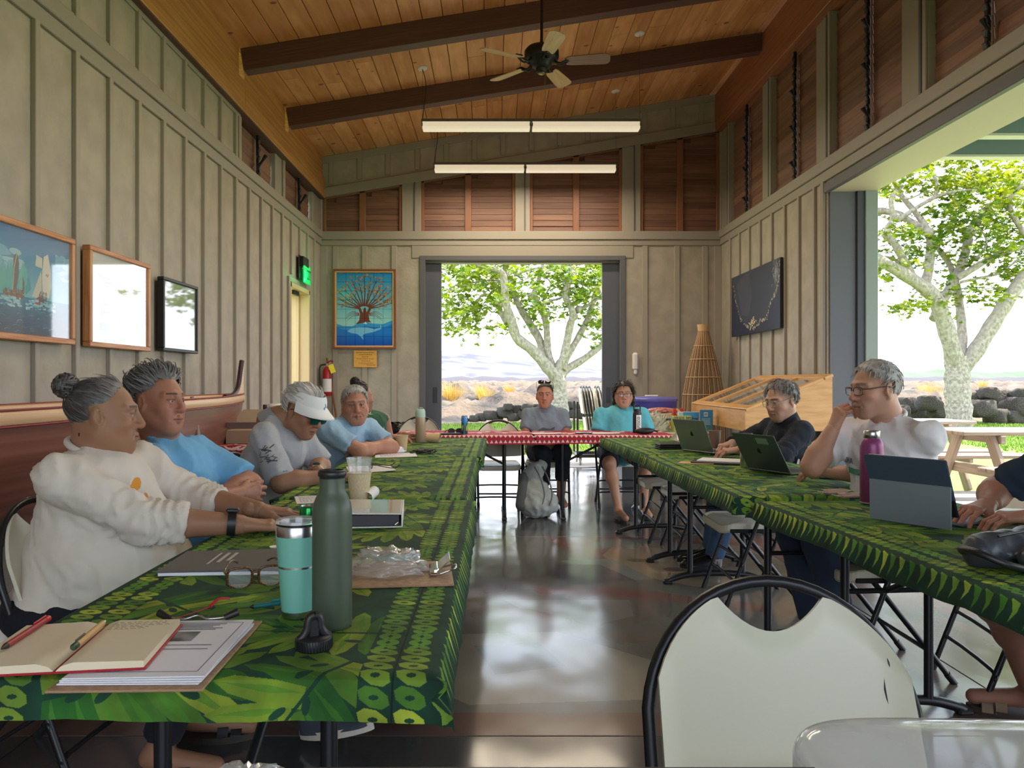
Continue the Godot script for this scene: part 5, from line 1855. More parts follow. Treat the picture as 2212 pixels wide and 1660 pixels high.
# ---------------------------------------------------------------- people: smooth fields meshed as surface nets
class Field:
	var prims := []
	var cell := 0.012
	var place := Transform3D()
	var paint = null
	var wrinkle := 0.0
	var folds := []      # [from, to, how many, how deep] along sleeves
	var pos := PackedVector3Array()
	var nrm := PackedVector3Array()
	var col := PackedColorArray()
	var idx := PackedInt32Array()

	func cap(a: Vector3, b: Vector3, ra: float, rb: float, k := 0.02, cut_end := false, sub := false) -> Field:
		prims.append([0, a, b, ra, rb, k, sub, cut_end])
		return self

	func ell(c: Vector3, r: Vector3, basis := Basis(), k := 0.02, sub := false) -> Field:
		prims.append([1, c, r, basis, 0.0, k, sub, false])
		return self

	func run() -> void:
		var lo := Vector3.ONE * 1e9
		var hi := -lo
		var boxes := []
		for p in prims:
			var m: float = p[5] * 0.5 + cell * 1.6
			var a: Vector3
			var b: Vector3
			if p[0] == 0:
				var r: float = maxf(p[3], p[4]) + m
				a = (p[1] as Vector3).min(p[2]) - Vector3.ONE * r
				b = (p[1] as Vector3).max(p[2]) + Vector3.ONE * r
			else:
				var bs: Basis = p[3]
				var r: Vector3 = p[2]
				var e := (bs.x * r.x).abs() + (bs.y * r.y).abs() + (bs.z * r.z).abs() + Vector3.ONE * m
				a = p[1] - e
				b = p[1] + e
			boxes.append([a, b])
			if not p[6]:
				lo = lo.min(a)
				hi = hi.max(b)
		var nx := int((hi.x - lo.x) / cell) + 2
		var ny := int((hi.y - lo.y) / cell) + 2
		var nz := int((hi.z - lo.z) / cell) + 2
		var g := PackedFloat32Array()
		g.resize(nx * ny * nz)
		g.fill(1.0)
		for n in prims.size():
			var p: Array = prims[n]
			var i0 := clampi(int((boxes[n][0].x - lo.x) / cell), 0, nx)
			var i1 := clampi(int((boxes[n][1].x - lo.x) / cell) + 1, 0, nx)
			var j0 := clampi(int((boxes[n][0].y - lo.y) / cell), 0, ny)
			var j1 := clampi(int((boxes[n][1].y - lo.y) / cell) + 1, 0, ny)
			var k0 := clampi(int((boxes[n][0].z - lo.z) / cell), 0, nz)
			var k1 := clampi(int((boxes[n][1].z - lo.z) / cell) + 1, 0, nz)
			var kk: float = p[5]
			var ik := 1.0 / kk
			var sub: bool = p[6]
			var a: Vector3 = p[1]
			if p[0] == 0:
				var ba: Vector3 = p[2] - a
				var il := 1.0 / maxf(ba.length_squared(), 1e-9)
				var ra: float = p[3]
				var dr: float = p[4] - ra
				var cut: bool = p[7]
				var dir := ba.normalized()
				var len_ := ba.length()
				for z in range(k0, k1):
					for y in range(j0, j1):
						var at_ := (z * ny + y) * nx
						var q := Vector3(lo.x, lo.y + y * cell, lo.z + z * cell) - a
						for x in range(i0, i1):
							q.x = lo.x + x * cell - a.x
							var t := clampf(q.dot(ba) * il, 0.0, 1.0)
							var d := (q - ba * t).length() - ra - dr * t
							if cut: d = maxf(d, q.dot(dir) - len_)
							var o := g[at_ + x]
							if sub:
								d = -d
								var h := maxf(kk - absf(o - d), 0.0) * ik
								g[at_ + x] = maxf(o, d) + h * h * kk * 0.25
							else:
								var h := maxf(kk - absf(o - d), 0.0) * ik
								g[at_ + x] = minf(o, d) - h * h * kk * 0.25
			else:
				var r: Vector3 = p[2]
				var inv: Basis = (p[3] as Basis).transposed()
				for z in range(k0, k1):
					for y in range(j0, j1):
						var at_ := (z * ny + y) * nx
						var w := Vector3(lo.x, lo.y + y * cell, lo.z + z * cell) - a
						for x in range(i0, i1):
							w.x = lo.x + x * cell - a.x
							var e := (inv * w) / r
							var l := e.length()
							var d := l * (l - 1.0) / maxf((e / r).length(), 1e-6)
							var o := g[at_ + x]
							if sub:
								d = -d
								var h := maxf(kk - absf(o - d), 0.0) * ik
								g[at_ + x] = maxf(o, d) + h * h * kk * 0.25
							else:
								var h := maxf(kk - absf(o - d), 0.0) * ik
								g[at_ + x] = minf(o, d) - h * h * kk * 0.25
		# one vertex in each cell that the surface crosses
		var sx := 1
		var sy := nx
		var sz := nx * ny
		var near := cell * 1.8
		var which := PackedInt32Array()
		which.resize(nx * ny * nz)
		which.fill(-1)
		var off := [0, sx, sy, sx + sy, sz, sx + sz, sy + sz, sx + sy + sz]
		var crn := [Vector3(0, 0, 0), Vector3(1, 0, 0), Vector3(0, 1, 0), Vector3(1, 1, 0), Vector3(0, 0, 1), Vector3(1, 0, 1), Vector3(0, 1, 1), Vector3(1, 1, 1)]
		var edges := [[0, 1], [2, 3], [4, 5], [6, 7], [0, 2], [1, 3], [4, 6], [5, 7], [0, 4], [1, 5], [2, 6], [3, 7]]
		for z in nz - 1:
			for y in ny - 1:
				var row := (z * ny + y) * nx
				for x in nx - 1:
					var i := row + x
					var v := g[i]
					if v > near or v < -near: continue
					var neg := 0
					for o in 8:
						if g[i + off[o]] < 0.0: neg += 1
					if neg == 0 or neg == 8: continue
					var s := Vector3.ZERO
					var n := 0
					for e in edges:
						var va := g[i + off[e[0]]]
						var vb := g[i + off[e[1]]]
						if (va < 0.0) != (vb < 0.0):
							s += (crn[e[0]] as Vector3).lerp(crn[e[1]], va / (va - vb))
							n += 1
					which[i] = pos.size()
					pos.append(lo + (Vector3(x, y, z) + s / n) * cell)
		nrm.resize(pos.size())
		nrm.fill(Vector3.ZERO)
		for z in range(1, nz - 1):
			for y in range(1, ny - 1):
				var row := (z * ny + y) * nx
				for x in range(1, nx - 1):
					var i := row + x
					var v := g[i]
					if v > near or v < -near: continue
					var inside := v < 0.0
					for ax in 3:
						var st: int = [sx, sy, sz][ax]
						if (g[i + st] < 0.0) == inside: continue
						var u: int = [sy, sz, sx][ax]
						var w: int = [sz, sx, sy][ax]
						var a := which[i]
						var b := which[i - u]
						var c := which[i - u - w]
						var d := which[i - w]
						if a < 0 or b < 0 or c < 0 or d < 0: continue
						var f := [a, d, c, b] if inside else [a, b, c, d]
						for t in [[0, 1, 2], [0, 2, 3]]:
							var p0: int = f[t[0]]
							var p1: int = f[t[1]]
							var p2: int = f[t[2]]
							var nn := (pos[p1] - pos[p0]).cross(pos[p2] - pos[p0])
							idx.append(p0); idx.append(p1); idx.append(p2)
							nrm[p0] -= nn; nrm[p1] -= nn; nrm[p2] -= nn
		for i in nrm.size(): nrm[i] = nrm[i].normalized()
		# settle the stair-steps of the cells
		if wrinkle > 0.0:
			var ns := FastNoiseLite.new()
			ns.frequency = 4.6
			ns.fractal_octaves = 2
			for i in pos.size():
				var p := pos[i]
				var f := ns.get_noise_3d(p.x * 1.5 + p.y * 1.1, p.y * 0.55 - p.x * 0.6, p.z * 1.5 + p.y * 0.9)
				var e := ns.get_noise_3d(p.x * 3.4 - p.y * 2.2, p.y * 1.5 + p.x * 1.3, p.z * 3.4 + 9.0)
				pos[i] = p + nrm[i] * (wrinkle * (0.9 - 2.6 * absf(f) - 0.45 * absf(e)))
				for fo in folds:
					var ba: Vector3 = fo[1] - fo[0]
					var t := (p - (fo[0] as Vector3)).dot(ba) / ba.length_squared()
					if t < 0.0 or t > 1.0 or (p - fo[0] - ba * t).length() > 0.085: continue
					pos[i] += nrm[i] * fo[3] * sin(t * fo[2] * TAU + f * 9.0) * sin(t * PI)
			nrm.fill(Vector3.ZERO)
			for t in range(0, idx.size(), 3):
				var nn := (pos[idx[t + 2]] - pos[idx[t]]).cross(pos[idx[t + 1]] - pos[idx[t]])
				for j in 3: nrm[idx[t + j]] += nn
			for i in nrm.size(): nrm[i] = nrm[i].normalized()
		col.resize(pos.size())
		col.fill(Color.WHITE)
		if paint != null:
			for i in pos.size(): col[i] = paint.call(pos[i], nrm[i])
		for i in pos.size():
			pos[i] = place * pos[i]
			nrm[i] = (place.basis * nrm[i]).normalized()

var jobs := []      # [fields, holder, name, material]

func shape_of(fields: Array) -> Shape:
	var s := Shape.new()
	for f: Field in fields:
		var base := s.v.size()
		s.v.append_array(f.pos)
		s.n.append_array(f.nrm)
		s.c.append_array(f.col)
		for i in f.idx: s.idx.append(base + i)
	s.t.resize(s.v.size())
	return s

func grow_all() -> void:
	var all := []
	for j in jobs: all.append_array(j[0])
	var id := WorkerThreadPool.add_group_task(func(i: int): all[i].run(), all.size(), -1, true)
	WorkerThreadPool.wait_for_group_task_completion(id)
	for j in jobs:
		var s := shape_of(j[0])
		var off: Vector3 = j[1].position
		var o := obj(j[2], s, j[3], j[1])
		o.position = -off
		# put the person's own body first among its parts
	jobs.clear()

func people_fields() -> void:
	M.skin = mat(Color.WHITE, 0.48)
	M.skin.vertex_color_use_as_albedo = true
	M.skin.subsurf_scatter_enabled = true
	M.skin.subsurf_scatter_strength = 0.12
	M.skin.metallic_specular = 0.4
	M.hair_mat = mat(Color.WHITE, 0.5)
	M.hair_mat.vertex_color_use_as_albedo = true
	M.eye = mat(Color.WHITE, 0.12)
	M.eye.vertex_color_use_as_albedo = true
	M.lens = mat(Color(0.95, 0.96, 0.97, 0.08), 0.03)
	M.lens.transparency = BaseMaterial3D.TRANSPARENCY_ALPHA

func cloth_mat(c: Color, seed_: int) -> StandardMaterial3D:
	var m := mat(c, 0.88)
	m.metallic_specular = 0.25
	m.rim_enabled = true
	m.rim = 0.25
	m.normal_enabled = true
	if not M.has("weave"): M.weave = bump_tex(200, 0.006, 256, 1, 3)
	m.normal_texture = M.weave
	m.uv1_offset = Vector3(seed_, seed_ * 0.3, 0) * 0.37
	m.normal_scale = 0.5
	m.uv1_triplanar = true
	m.uv1_scale = Vector3(2.2, 1.2, 2.2)
	return m

func head_field(o: Dictionary, xf: Transform3D, cell: float) -> Field:
	# the head's own axes: x to the person's left, y up, z out of the face; about 0.23 m from chin to crown
	var f := Field.new()
	f.cell = cell
	f.place = xf
	var jaw: float = o.get("jaw", 1.0)
	var nose: float = o.get("nose", 1.0)
	var fat: float = o.get("fat", 0.0)
	f.ell(Vector3(0, 0.032, -0.014), Vector3(0.073, 0.085, 0.094), Basis(), 0.02)
	f.ell(Vector3(0, -0.022, 0.026), Vector3(0.061 + fat * 0.4, 0.086, 0.066), Basis(), 0.03)
	for s in [-1.0, 1.0]:
		f.cap(Vector3(s * 0.050 * jaw, -0.048, -0.004), Vector3(s * 0.020 * jaw, -0.094, 0.056), 0.022 + fat, 0.018 + fat, 0.035)
		f.ell(Vector3(s * 0.044, -0.022, 0.056), Vector3(0.022, 0.020, 0.022), Basis(), 0.03)
		f.cap(Vector3(s * 0.050, 0.028, 0.066), Vector3(s * 0.014, 0.030, 0.085), 0.008, 0.009, 0.018)
		f.ell(Vector3(s * 0.027, -0.062, 0.070), Vector3(0.018, 0.022, 0.018), Basis(), 0.025)
	f.cap(Vector3(-0.010, -0.100, 0.064), Vector3(0.010, -0.100, 0.064), 0.017 + fat * 0.5, 0.017 + fat * 0.5, 0.025)
	for s in [-1.0, 1.0]: f.ell(Vector3(s * 0.032, 0.008, 0.094), Vector3(0.019, 0.012, 0.017), Basis(), 0.016, true)
	for s in [-1.0, 1.0]:
		f.ell(Vector3(s * 0.031, 0.006, 0.0725), Vector3(0.016, 0.0125, 0.0125), Basis(), 0.004)
		f.cap(Vector3(s * 0.045, 0.008, 0.074), Vector3(s * 0.031, 0.0155, 0.084), 0.0038, 0.0042, 0.006)
		f.cap(Vector3(s * 0.031, 0.0155, 0.084), Vector3(s * 0.017, 0.008, 0.080), 0.0042, 0.0036, 0.006)
		f.cap(Vector3(s * 0.045, 0.004, 0.073), Vector3(s * 0.030, -0.003, 0.081), 0.0036, 0.0044, 0.006)
		f.cap(Vector3(s * 0.030, -0.003, 0.081), Vector3(s * 0.017, 0.002, 0.079), 0.0044, 0.0036, 0.006)
	f.cap(Vector3(0, 0.026, 0.084), Vector3(0, -0.020, 0.104 + 0.004 * nose), 0.0085, 0.0105, 0.012)
	f.ell(Vector3(0, -0.028, 0.103 + 0.004 * nose), Vector3(0.0125 * nose, 0.011, 0.012), Basis(), 0.010)
	for s in [-1.0, 1.0]:
		f.ell(Vector3(s * 0.0125 * nose, -0.032, 0.094), Vector3(0.0085, 0.0085, 0.0115), Basis(), 0.008)
		f.ell(Vector3(s * 0.0075, -0.0405, 0.099), Vector3(0.004, 0.005, 0.006), Basis(), 0.004, true)
	f.cap(Vector3(-0.024, -0.064, 0.080), Vector3(0.0, -0.0575, 0.0945), 0.0045, 0.0065, 0.007)
	f.cap(Vector3(0.024, -0.064, 0.080), Vector3(0.0, -0.0575, 0.0945), 0.0045, 0.0065, 0.007)
	f.cap(Vector3(-0.020, -0.0665, 0.081), Vector3(0.0, -0.0715, 0.0925), 0.0045, 0.0075, 0.006)
	f.cap(Vector3(0.020, -0.0665, 0.081), Vector3(0.0, -0.0715, 0.0925), 0.0045, 0.0075, 0.006)
	for s in [-1.0, 1.0]: f.cap(Vector3(s * 0.023, -0.0648, 0.090), Vector3(0, -0.0638, 0.104), 0.0012, 0.0018, 0.003, false, true)
	if o.get("age", 0.5) > 0.3:
		for s in [-1.0, 1.0]:
			f.cap(Vector3(s * 0.019, -0.034, 0.098), Vector3(s * 0.036, -0.066, 0.088), 0.0022, 0.0022, 0.009, false, true)
			f.cap(Vector3(s * 0.022, -0.008, 0.091), Vector3(s * 0.040, -0.014, 0.082), 0.0018, 0.0018, 0.008, false, true)
	for s in [-1.0, 1.0]:      # ears
		var eb := Basis.from_euler(Vector3(-0.2, s * 0.38, 0))
		f.ell(Vector3(s * 0.079, -0.003, -0.014), Vector3(0.0085, 0.034, 0.020), eb, 0.008)
		f.ell(Vector3(s * 0.0885, 0.002, -0.008), Vector3(0.007, 0.020, 0.010), eb, 0.006, true)
		f.ell(Vector3(s * 0.077, -0.033, -0.007), Vector3(0.007, 0.010, 0.008), eb, 0.008)
		f.cap(Vector3(s * 0.076, -0.010, 0.004), Vector3(s * 0.078, -0.018, 0.002), 0.005, 0.004, 0.006)
	var nr: float = o.get("neck_r", 0.056)
	var nb: Vector3 = xf.affine_inverse() * (o.neck_at as Vector3)
	f.cap(Vector3(0, -0.055, -0.028), Vector3(0, -0.055, -0.028).lerp(nb, 0.85), nr, nr * 1.06, 0.035)
	var skin: Color = o.skin
	var hairc: Color = o.hair
	var shave: float = o.get("shave", 0.0)
	f.paint = func(p: Vector3, _n: Vector3) -> Color:
		var c := skin
		var x := absf(p.x)
		if p.z > 0.03:
			var flush := exp(-pow((x - 0.042) / 0.022, 2.0) - pow((p.y + 0.022) / 0.024, 2.0)) * 0.35 + exp(-pow(x / 0.016, 2.0) - pow((p.y + 0.028) / 0.016, 2.0)) * 0.4
			c = c * Color(1.0 + flush * 0.25, 1.0 - flush * 0.22, 1.0 - flush * 0.2)
			if p.z > 0.07 and x < 0.026 and absf(p.y + 0.0645 - x * x * 2.0) < 0.0115 - x * 0.3:
				c = skin.lerp(Color(0.32, 0.10, 0.09), 0.55)
				if absf(p.y + 0.0642) < 0.0018: c = skin * Color(0.3, 0.22, 0.22)
			if x > 0.010 and x < 0.052:
				var by := 0.0335 - 4.0 * pow(x - 0.03, 2.0)
				if absf(p.y - by) < 0.0048 - x * 0.02: c = c.lerp(hairc, 0.8)
			if absf(x - 0.031) < 0.017 and absf(p.y - 0.011) < 0.0042: c = c * Color(0.6, 0.52, 0.5)
		if shave > 0.0 and p.y < -0.035 and p.y > -0.115 and p.z > -0.01:
			if not (p.z > 0.07 and x < 0.025 and absf(p.y + 0.0645) < 0.011): c = c.lerp(Color(0.22, 0.2, 0.2), shave)
		return Color(c.r, c.g, c.b)
	return f

func skull_point(d: Vector3, grow := 0.0) -> Vector3:      # the scalp in a direction from the skull's middle
	var r := Vector3(0.073, 0.085, 0.094) + Vector3.ONE * grow
	var e := d / r
	return Vector3(0, 0.032, -0.014) + d / e.length()

func hair_on(person: Node3D, xf: Transform3D, o: Dictionary) -> void:
	# a cap that follows the hairline, and locks that rise from it
	var st: String = o.get("style", "short")
	if st == "none": return
	var r := RandomNumberGenerator.new()
	r.seed = o.get("seed", 1)
	var base: Color = o.hair
	var tip: Color = o.get("hair_tip", base)
	var thick: float = o.get("hair_thick", 0.010)
	var keep := func(d: Vector3) -> float:       # > 0 where hair grows
		var front := 0.62 if st != "bun" else 0.72      # height of the front hairline as a sine
		var line := lerpf(-0.72, front, clampf((d.z + 0.12) / 0.85, 0, 1))
		if d.z > 0.1 and absf(d.x) > 0.45: line = maxf(line, 0.05 + 0.5 * (d.z - 0.1))
		if absf(d.x) > 0.8 and d.z > -0.25: line = maxf(line, 0.0)
		if o.get("recede", 0.0) > 0.0 and d.z > 0.2: line += o.recede * absf(d.x)
		return d.y - line
	var s := Shape.new()
	var nu := 40
	var nv := 26
	var noise := FastNoiseLite.new()
	noise.seed = r.seed
	noise.frequency = 3.5
	var colour := func(d: Vector3, f: float) -> Color:
		var grey := clampf(0.5 + noise.get_noise_3dv(d * 1.6) * 0.9 + (o.get("front_grey", 0.0) * d.z), 0, 1)
		return base.lerp(tip, clampf(grey * 0.7 + f * 0.3, 0, 1))
	var good := []
	for j in nv + 1:
		for i in nu + 1:
			var ph := PI * 0.86 * j / nv
			var th := TAU * i / nu
			var d := Vector3(sin(ph) * cos(th), cos(ph), sin(ph) * sin(th))
			var k: float = keep.call(d)
			var t := clampf(k / 0.16, 0, 1)
			var p := skull_point(d, -0.004 + (thick + 0.004) * sqrt(t) + noise.get_noise_3dv(d * 2.4) * thick * 0.35 * t)
			s.tint = colour.call(d, 0.3)
			s.vert(xf * p, (xf.basis * d).normalized(), Vector2.ZERO)
			good.append(k > -0.05)
	for j in nv:
		for i in nu:
			var a := j * (nu + 1) + i
			var b := a + nu + 1
			if not (good[a] and good[a + 1] and good[b] and good[b + 1]): continue
			for q in [a, b, a + 1, a + 1, b, b + 1]: s.idx.append(q)
	var count: int = o.get("locks", 420)
	var lift: float = o.get("lift", 0.25)
	var long_: float = o.get("length", 0.045)
	var wave: float = o.get("wave", 0.0)
	for k in count:
		var d := Vector3(r.randfn(), r.randfn(), r.randfn()).normalized()
		if keep.call(d) < 0.01: continue
		var p := skull_point(d, thick * 0.7)
		var flow: Vector3
		match st:
			"bun": flow = (Vector3(0, 0.35, -1.0) - d * 0.2)
			"swept": flow = Vector3(d.x * 0.5 + 0.25, 0.25, -0.35 - d.z * 0.2)
			"curls": flow = Vector3(d.x * 0.8, -1.0, d.z * 0.3)
			"back": flow = Vector3(d.x * 0.2, 0.25 - d.y * 0.4, -1.0)
			_: flow = Vector3(d.x * 0.6, -0.55, 0.55 * signf(d.z + 0.4))
		flow = (flow - d * d.dot(flow)).normalized()
		var l := long_ * r.randf_range(0.7, 1.25)
		var pts := []
		var jit := Vector3(r.randfn(0, 0.25), r.randfn(0, 0.25), r.randfn(0, 0.25))
		var way := (flow + jit * 0.6).normalized()
		var cross := d.cross(way)
		for q in 5:
			var f := q / 4.0
			pts.append(xf * (p + way * l * f + d * (lift * l * sin(f * 2.2) - 0.25 * l * f * f) + cross * wave * sin(f * 7.0 + k)))
		s.tint = colour.call(d, r.randf())
		var w: float = r.randf_range(0.0028, 0.0050) * o.get("lock_width", 0.6 if st == "short" else 0.85)
		s.tube(pts, [w * 0.8, w, w * 0.85, w * 0.55, w * 0.1], 5, false, 0.6, d)
	if st == "bun" or o.has("bun"):
		var c: Vector3 = o.get("bun", Vector3(0, 0.085, -0.108))
		s.tint = base.lerp(tip, 0.1)
		s.ball(xf * c, Vector3.ONE * 0.034, xf.basis, 16, 10)
		for k in 90:
			var d := Vector3(r.randfn(), r.randfn(), r.randfn()).normalized()
			var e := d.cross(Vector3(r.randfn(), r.randfn(), r.randfn())).normalized()
			var pts := []
			for q in 5: pts.append(xf * (c + (d * cos(q * 0.45) + e * sin(q * 0.45)) * (0.034 + 0.004 * sin(q * 0.8))))
			s.tint = base.lerp(tip, r.randf() * 0.5)
			s.tube(pts, [0.003, 0.005, 0.005, 0.004, 0.001], 5, false)
	if st == "curls":
		for k in 150:
			var a := r.randf_range(-PI * 0.98, PI * 0.02)
			var side := Vector3(cos(a) * 0.085, 0, sin(a) * 0.09 - 0.02)
			if side.z > 0.02: continue
			var y0 := r.randf_range(-0.02, 0.08)
			var pts := []
			for q in 8:
				var f := q / 7.0
				pts.append(xf * (side * (1.0 + 0.16 * f) + Vector3(sin(f * 9.0 + k) * 0.011, y0 - f * r.randf_range(0.08, 0.11), cos(f * 9.0 + k) * 0.011)))
			s.tint = base.lerp(tip, r.randf())
			s.tube(pts, [0.004, 0.007, 0.008, 0.008, 0.008, 0.007, 0.005, 0.002], 5, false)
	for k in s.v.size(): s.v[k] -= person.position
	obj("hair", s, M.hair_mat, person)

func eyes_on(person: Node3D, xf: Transform3D, o: Dictionary) -> void:
	var look: Vector3 = o.get("look", Vector3(0, 0, 1))
	for sd in [-1.0, 1.0]:
		var s := Shape.new()
		var c := Vector3(sd * 0.031, 0.0062, 0.0748)
		var segs := 14
		s.ball(c, Vector3.ONE * 0.0122, Basis(), segs, 12)
		for k in s.v.size():
			var d := (s.v[k] - c).normalized()
			var a := d.angle_to(look.normalized())
			s.c[k] = Color(0.015, 0.012, 0.01) if a < 0.28 else (Color(0.06, 0.035, 0.02) if a < 0.55 else Color(0.62, 0.58, 0.55))
		for k in s.v.size():
			s.v[k] = xf * s.v[k] - person.position
			s.n[k] = (xf.basis * s.n[k]).normalized()
		obj("eye", s, M.eye, person)

func glasses_on(person: Node3D, xf: Transform3D, frame: Material, lens: Material, up := 0.0, back := 0.0, w := 0.0255, h := 0.0175) -> void:
	var f := Shape.new()
	var l := Shape.new()
	for s in [-1.0, 1.0]:
		var ring := []
		for k in 20:
			var a := TAU * k / 20
			var e := Vector2(cos(a), sin(a))
			e = e / pow(pow(absf(e.x), 4.0) + pow(absf(e.y), 4.0), 0.25)
			ring.append(xf * Vector3(s * 0.0325 + e.x * w, 0.003 + up + e.y * h, 0.103 + back - 0.18 * pow(s * 0.0325 + e.x * w, 2.0) * 12.0) - person.position)
		f.ring_tube(ring, 0.0017, 6)
		var mid := Vector3.ZERO
		for p: Vector3 in ring: mid += p / ring.size()
		for k in 20: l.tri(mid, ring[k], ring[(k + 1) % 20])
		f.tube(curve([xf * Vector3(s * 0.057, 0.012 + up, 0.096 + back) - person.position, xf * Vector3(s * 0.076, 0.012 + up, 0.075 + back) - person.position, xf * Vector3(s * 0.082, 0.014 + up, 0.0 + back) - person.position, xf * Vector3(s * 0.082, 0.002 + up, -0.03 + back) - person.position]), 0.0022, 6)
	f.tube([xf * Vector3(-0.009, 0.007 + up, 0.1035 + back) - person.position, xf * Vector3(0, 0.010 + up, 0.106 + back) - person.position, xf * Vector3(0.009, 0.007 + up, 0.1035 + back) - person.position], 0.002, 6)
	var g := obj("glasses", f, frame, person)
	obj("lenses", l, lens, g)

func hand_field(side: float, wrist: Vector3, dir: Vector3, palm: Vector3, curl: Array, skin: Color, size := 1.0, thumb := 0.5, spread := 1.0, cell := 0.0032) -> Field:
	# its own axes: fingers along z, palm towards -y, thumb towards +x on a right hand (side = 1)
	var z := dir.normalized()
	var y := (-palm - z * z.dot(-palm)).normalized()
	var f := Field.new()
	f.cell = cell
	f.place = Transform3D(Basis(y.cross(z), y, z).scaled_local(Vector3.ONE * size), wrist)
	var t := side
	f.cap(Vector3(0, 0, -0.03), Vector3(0, -0.002, 0.01), 0.025, 0.021, 0.02)
	var kn := [Vector3(t * 0.030, -0.001, 0.088), Vector3(t * 0.010, 0.003, 0.092), Vector3(-t * 0.011, 0.001, 0.087), Vector3(-t * 0.030, -0.004, 0.078)]
	var root := [Vector3(t * 0.014, 0, 0.012), Vector3(t * 0.005, 0.002, 0.012), Vector3(-t * 0.006, 0.001, 0.012), Vector3(-t * 0.014, -0.002, 0.012)]
	var lens := [[0.042, 0.026, 0.020], [0.047, 0.029, 0.021], [0.043, 0.027, 0.020], [0.034, 0.020, 0.018]]
	for k in 4:
		f.cap(root[k], kn[k], 0.0135, 0.0115, 0.018)
		f.ell(kn[k] + Vector3(0, 0.002, 0), Vector3(0.0105, 0.0105, 0.0105), Basis(), 0.008)
		var p: Vector3 = kn[k]
		var ang: float = 0.12
		var fan: float = t * [0.10, 0.02, -0.07, -0.16][k] * spread
		var c: Array = curl[k] if curl[0] is Array else curl
		var r := [0.0092, 0.0095, 0.0090, 0.0078]
		for j in 3:
			ang += c[j]
			var q: Vector3 = p + Vector3(sin(fan) * cos(ang), -sin(ang), cos(fan) * cos(ang)) * lens[k][j]
			f.cap(p, q, r[k] * (1.0 - 0.08 * j), r[k] * (1.0 - 0.08 * (j + 1)), 0.004)
			p = q
	# thumb from the side of the palm near its base
	var b0 := Vector3(t * 0.016, -0.006, 0.014)
	var out := lerpf(0.0, 0.036, thumb)
	var b1 := Vector3(t * (0.030 + out * 0.5), -0.012, 0.046)
	var b2 := b1 + Vector3(t * (0.004 + out * 0.35), -0.010 - 0.012 * (1.0 - thumb), 0.032)
	var b3 := b2 + Vector3(t * (out * 0.2 - 0.008), -0.006, 0.025)
	f.cap(b0, b1, 0.016, 0.0125, 0.012)
	f.cap(b1, b2, 0.0115, 0.0100, 0.005)
	f.cap(b2, b3, 0.0098, 0.0080, 0.004)
	f.paint = func(p: Vector3, _n: Vector3) -> Color:
		var k := clampf((p.z - 0.07) / 0.09, 0, 1)
		return Color(skin.r * (1.0 + 0.08 * k), skin.g * (1.0 - 0.05 * k), skin.b * (1.0 - 0.03 * k))
	return f

func plain_paint(c: Color) -> Callable:
	return func(_p: Vector3, _n: Vector3) -> Color: return c

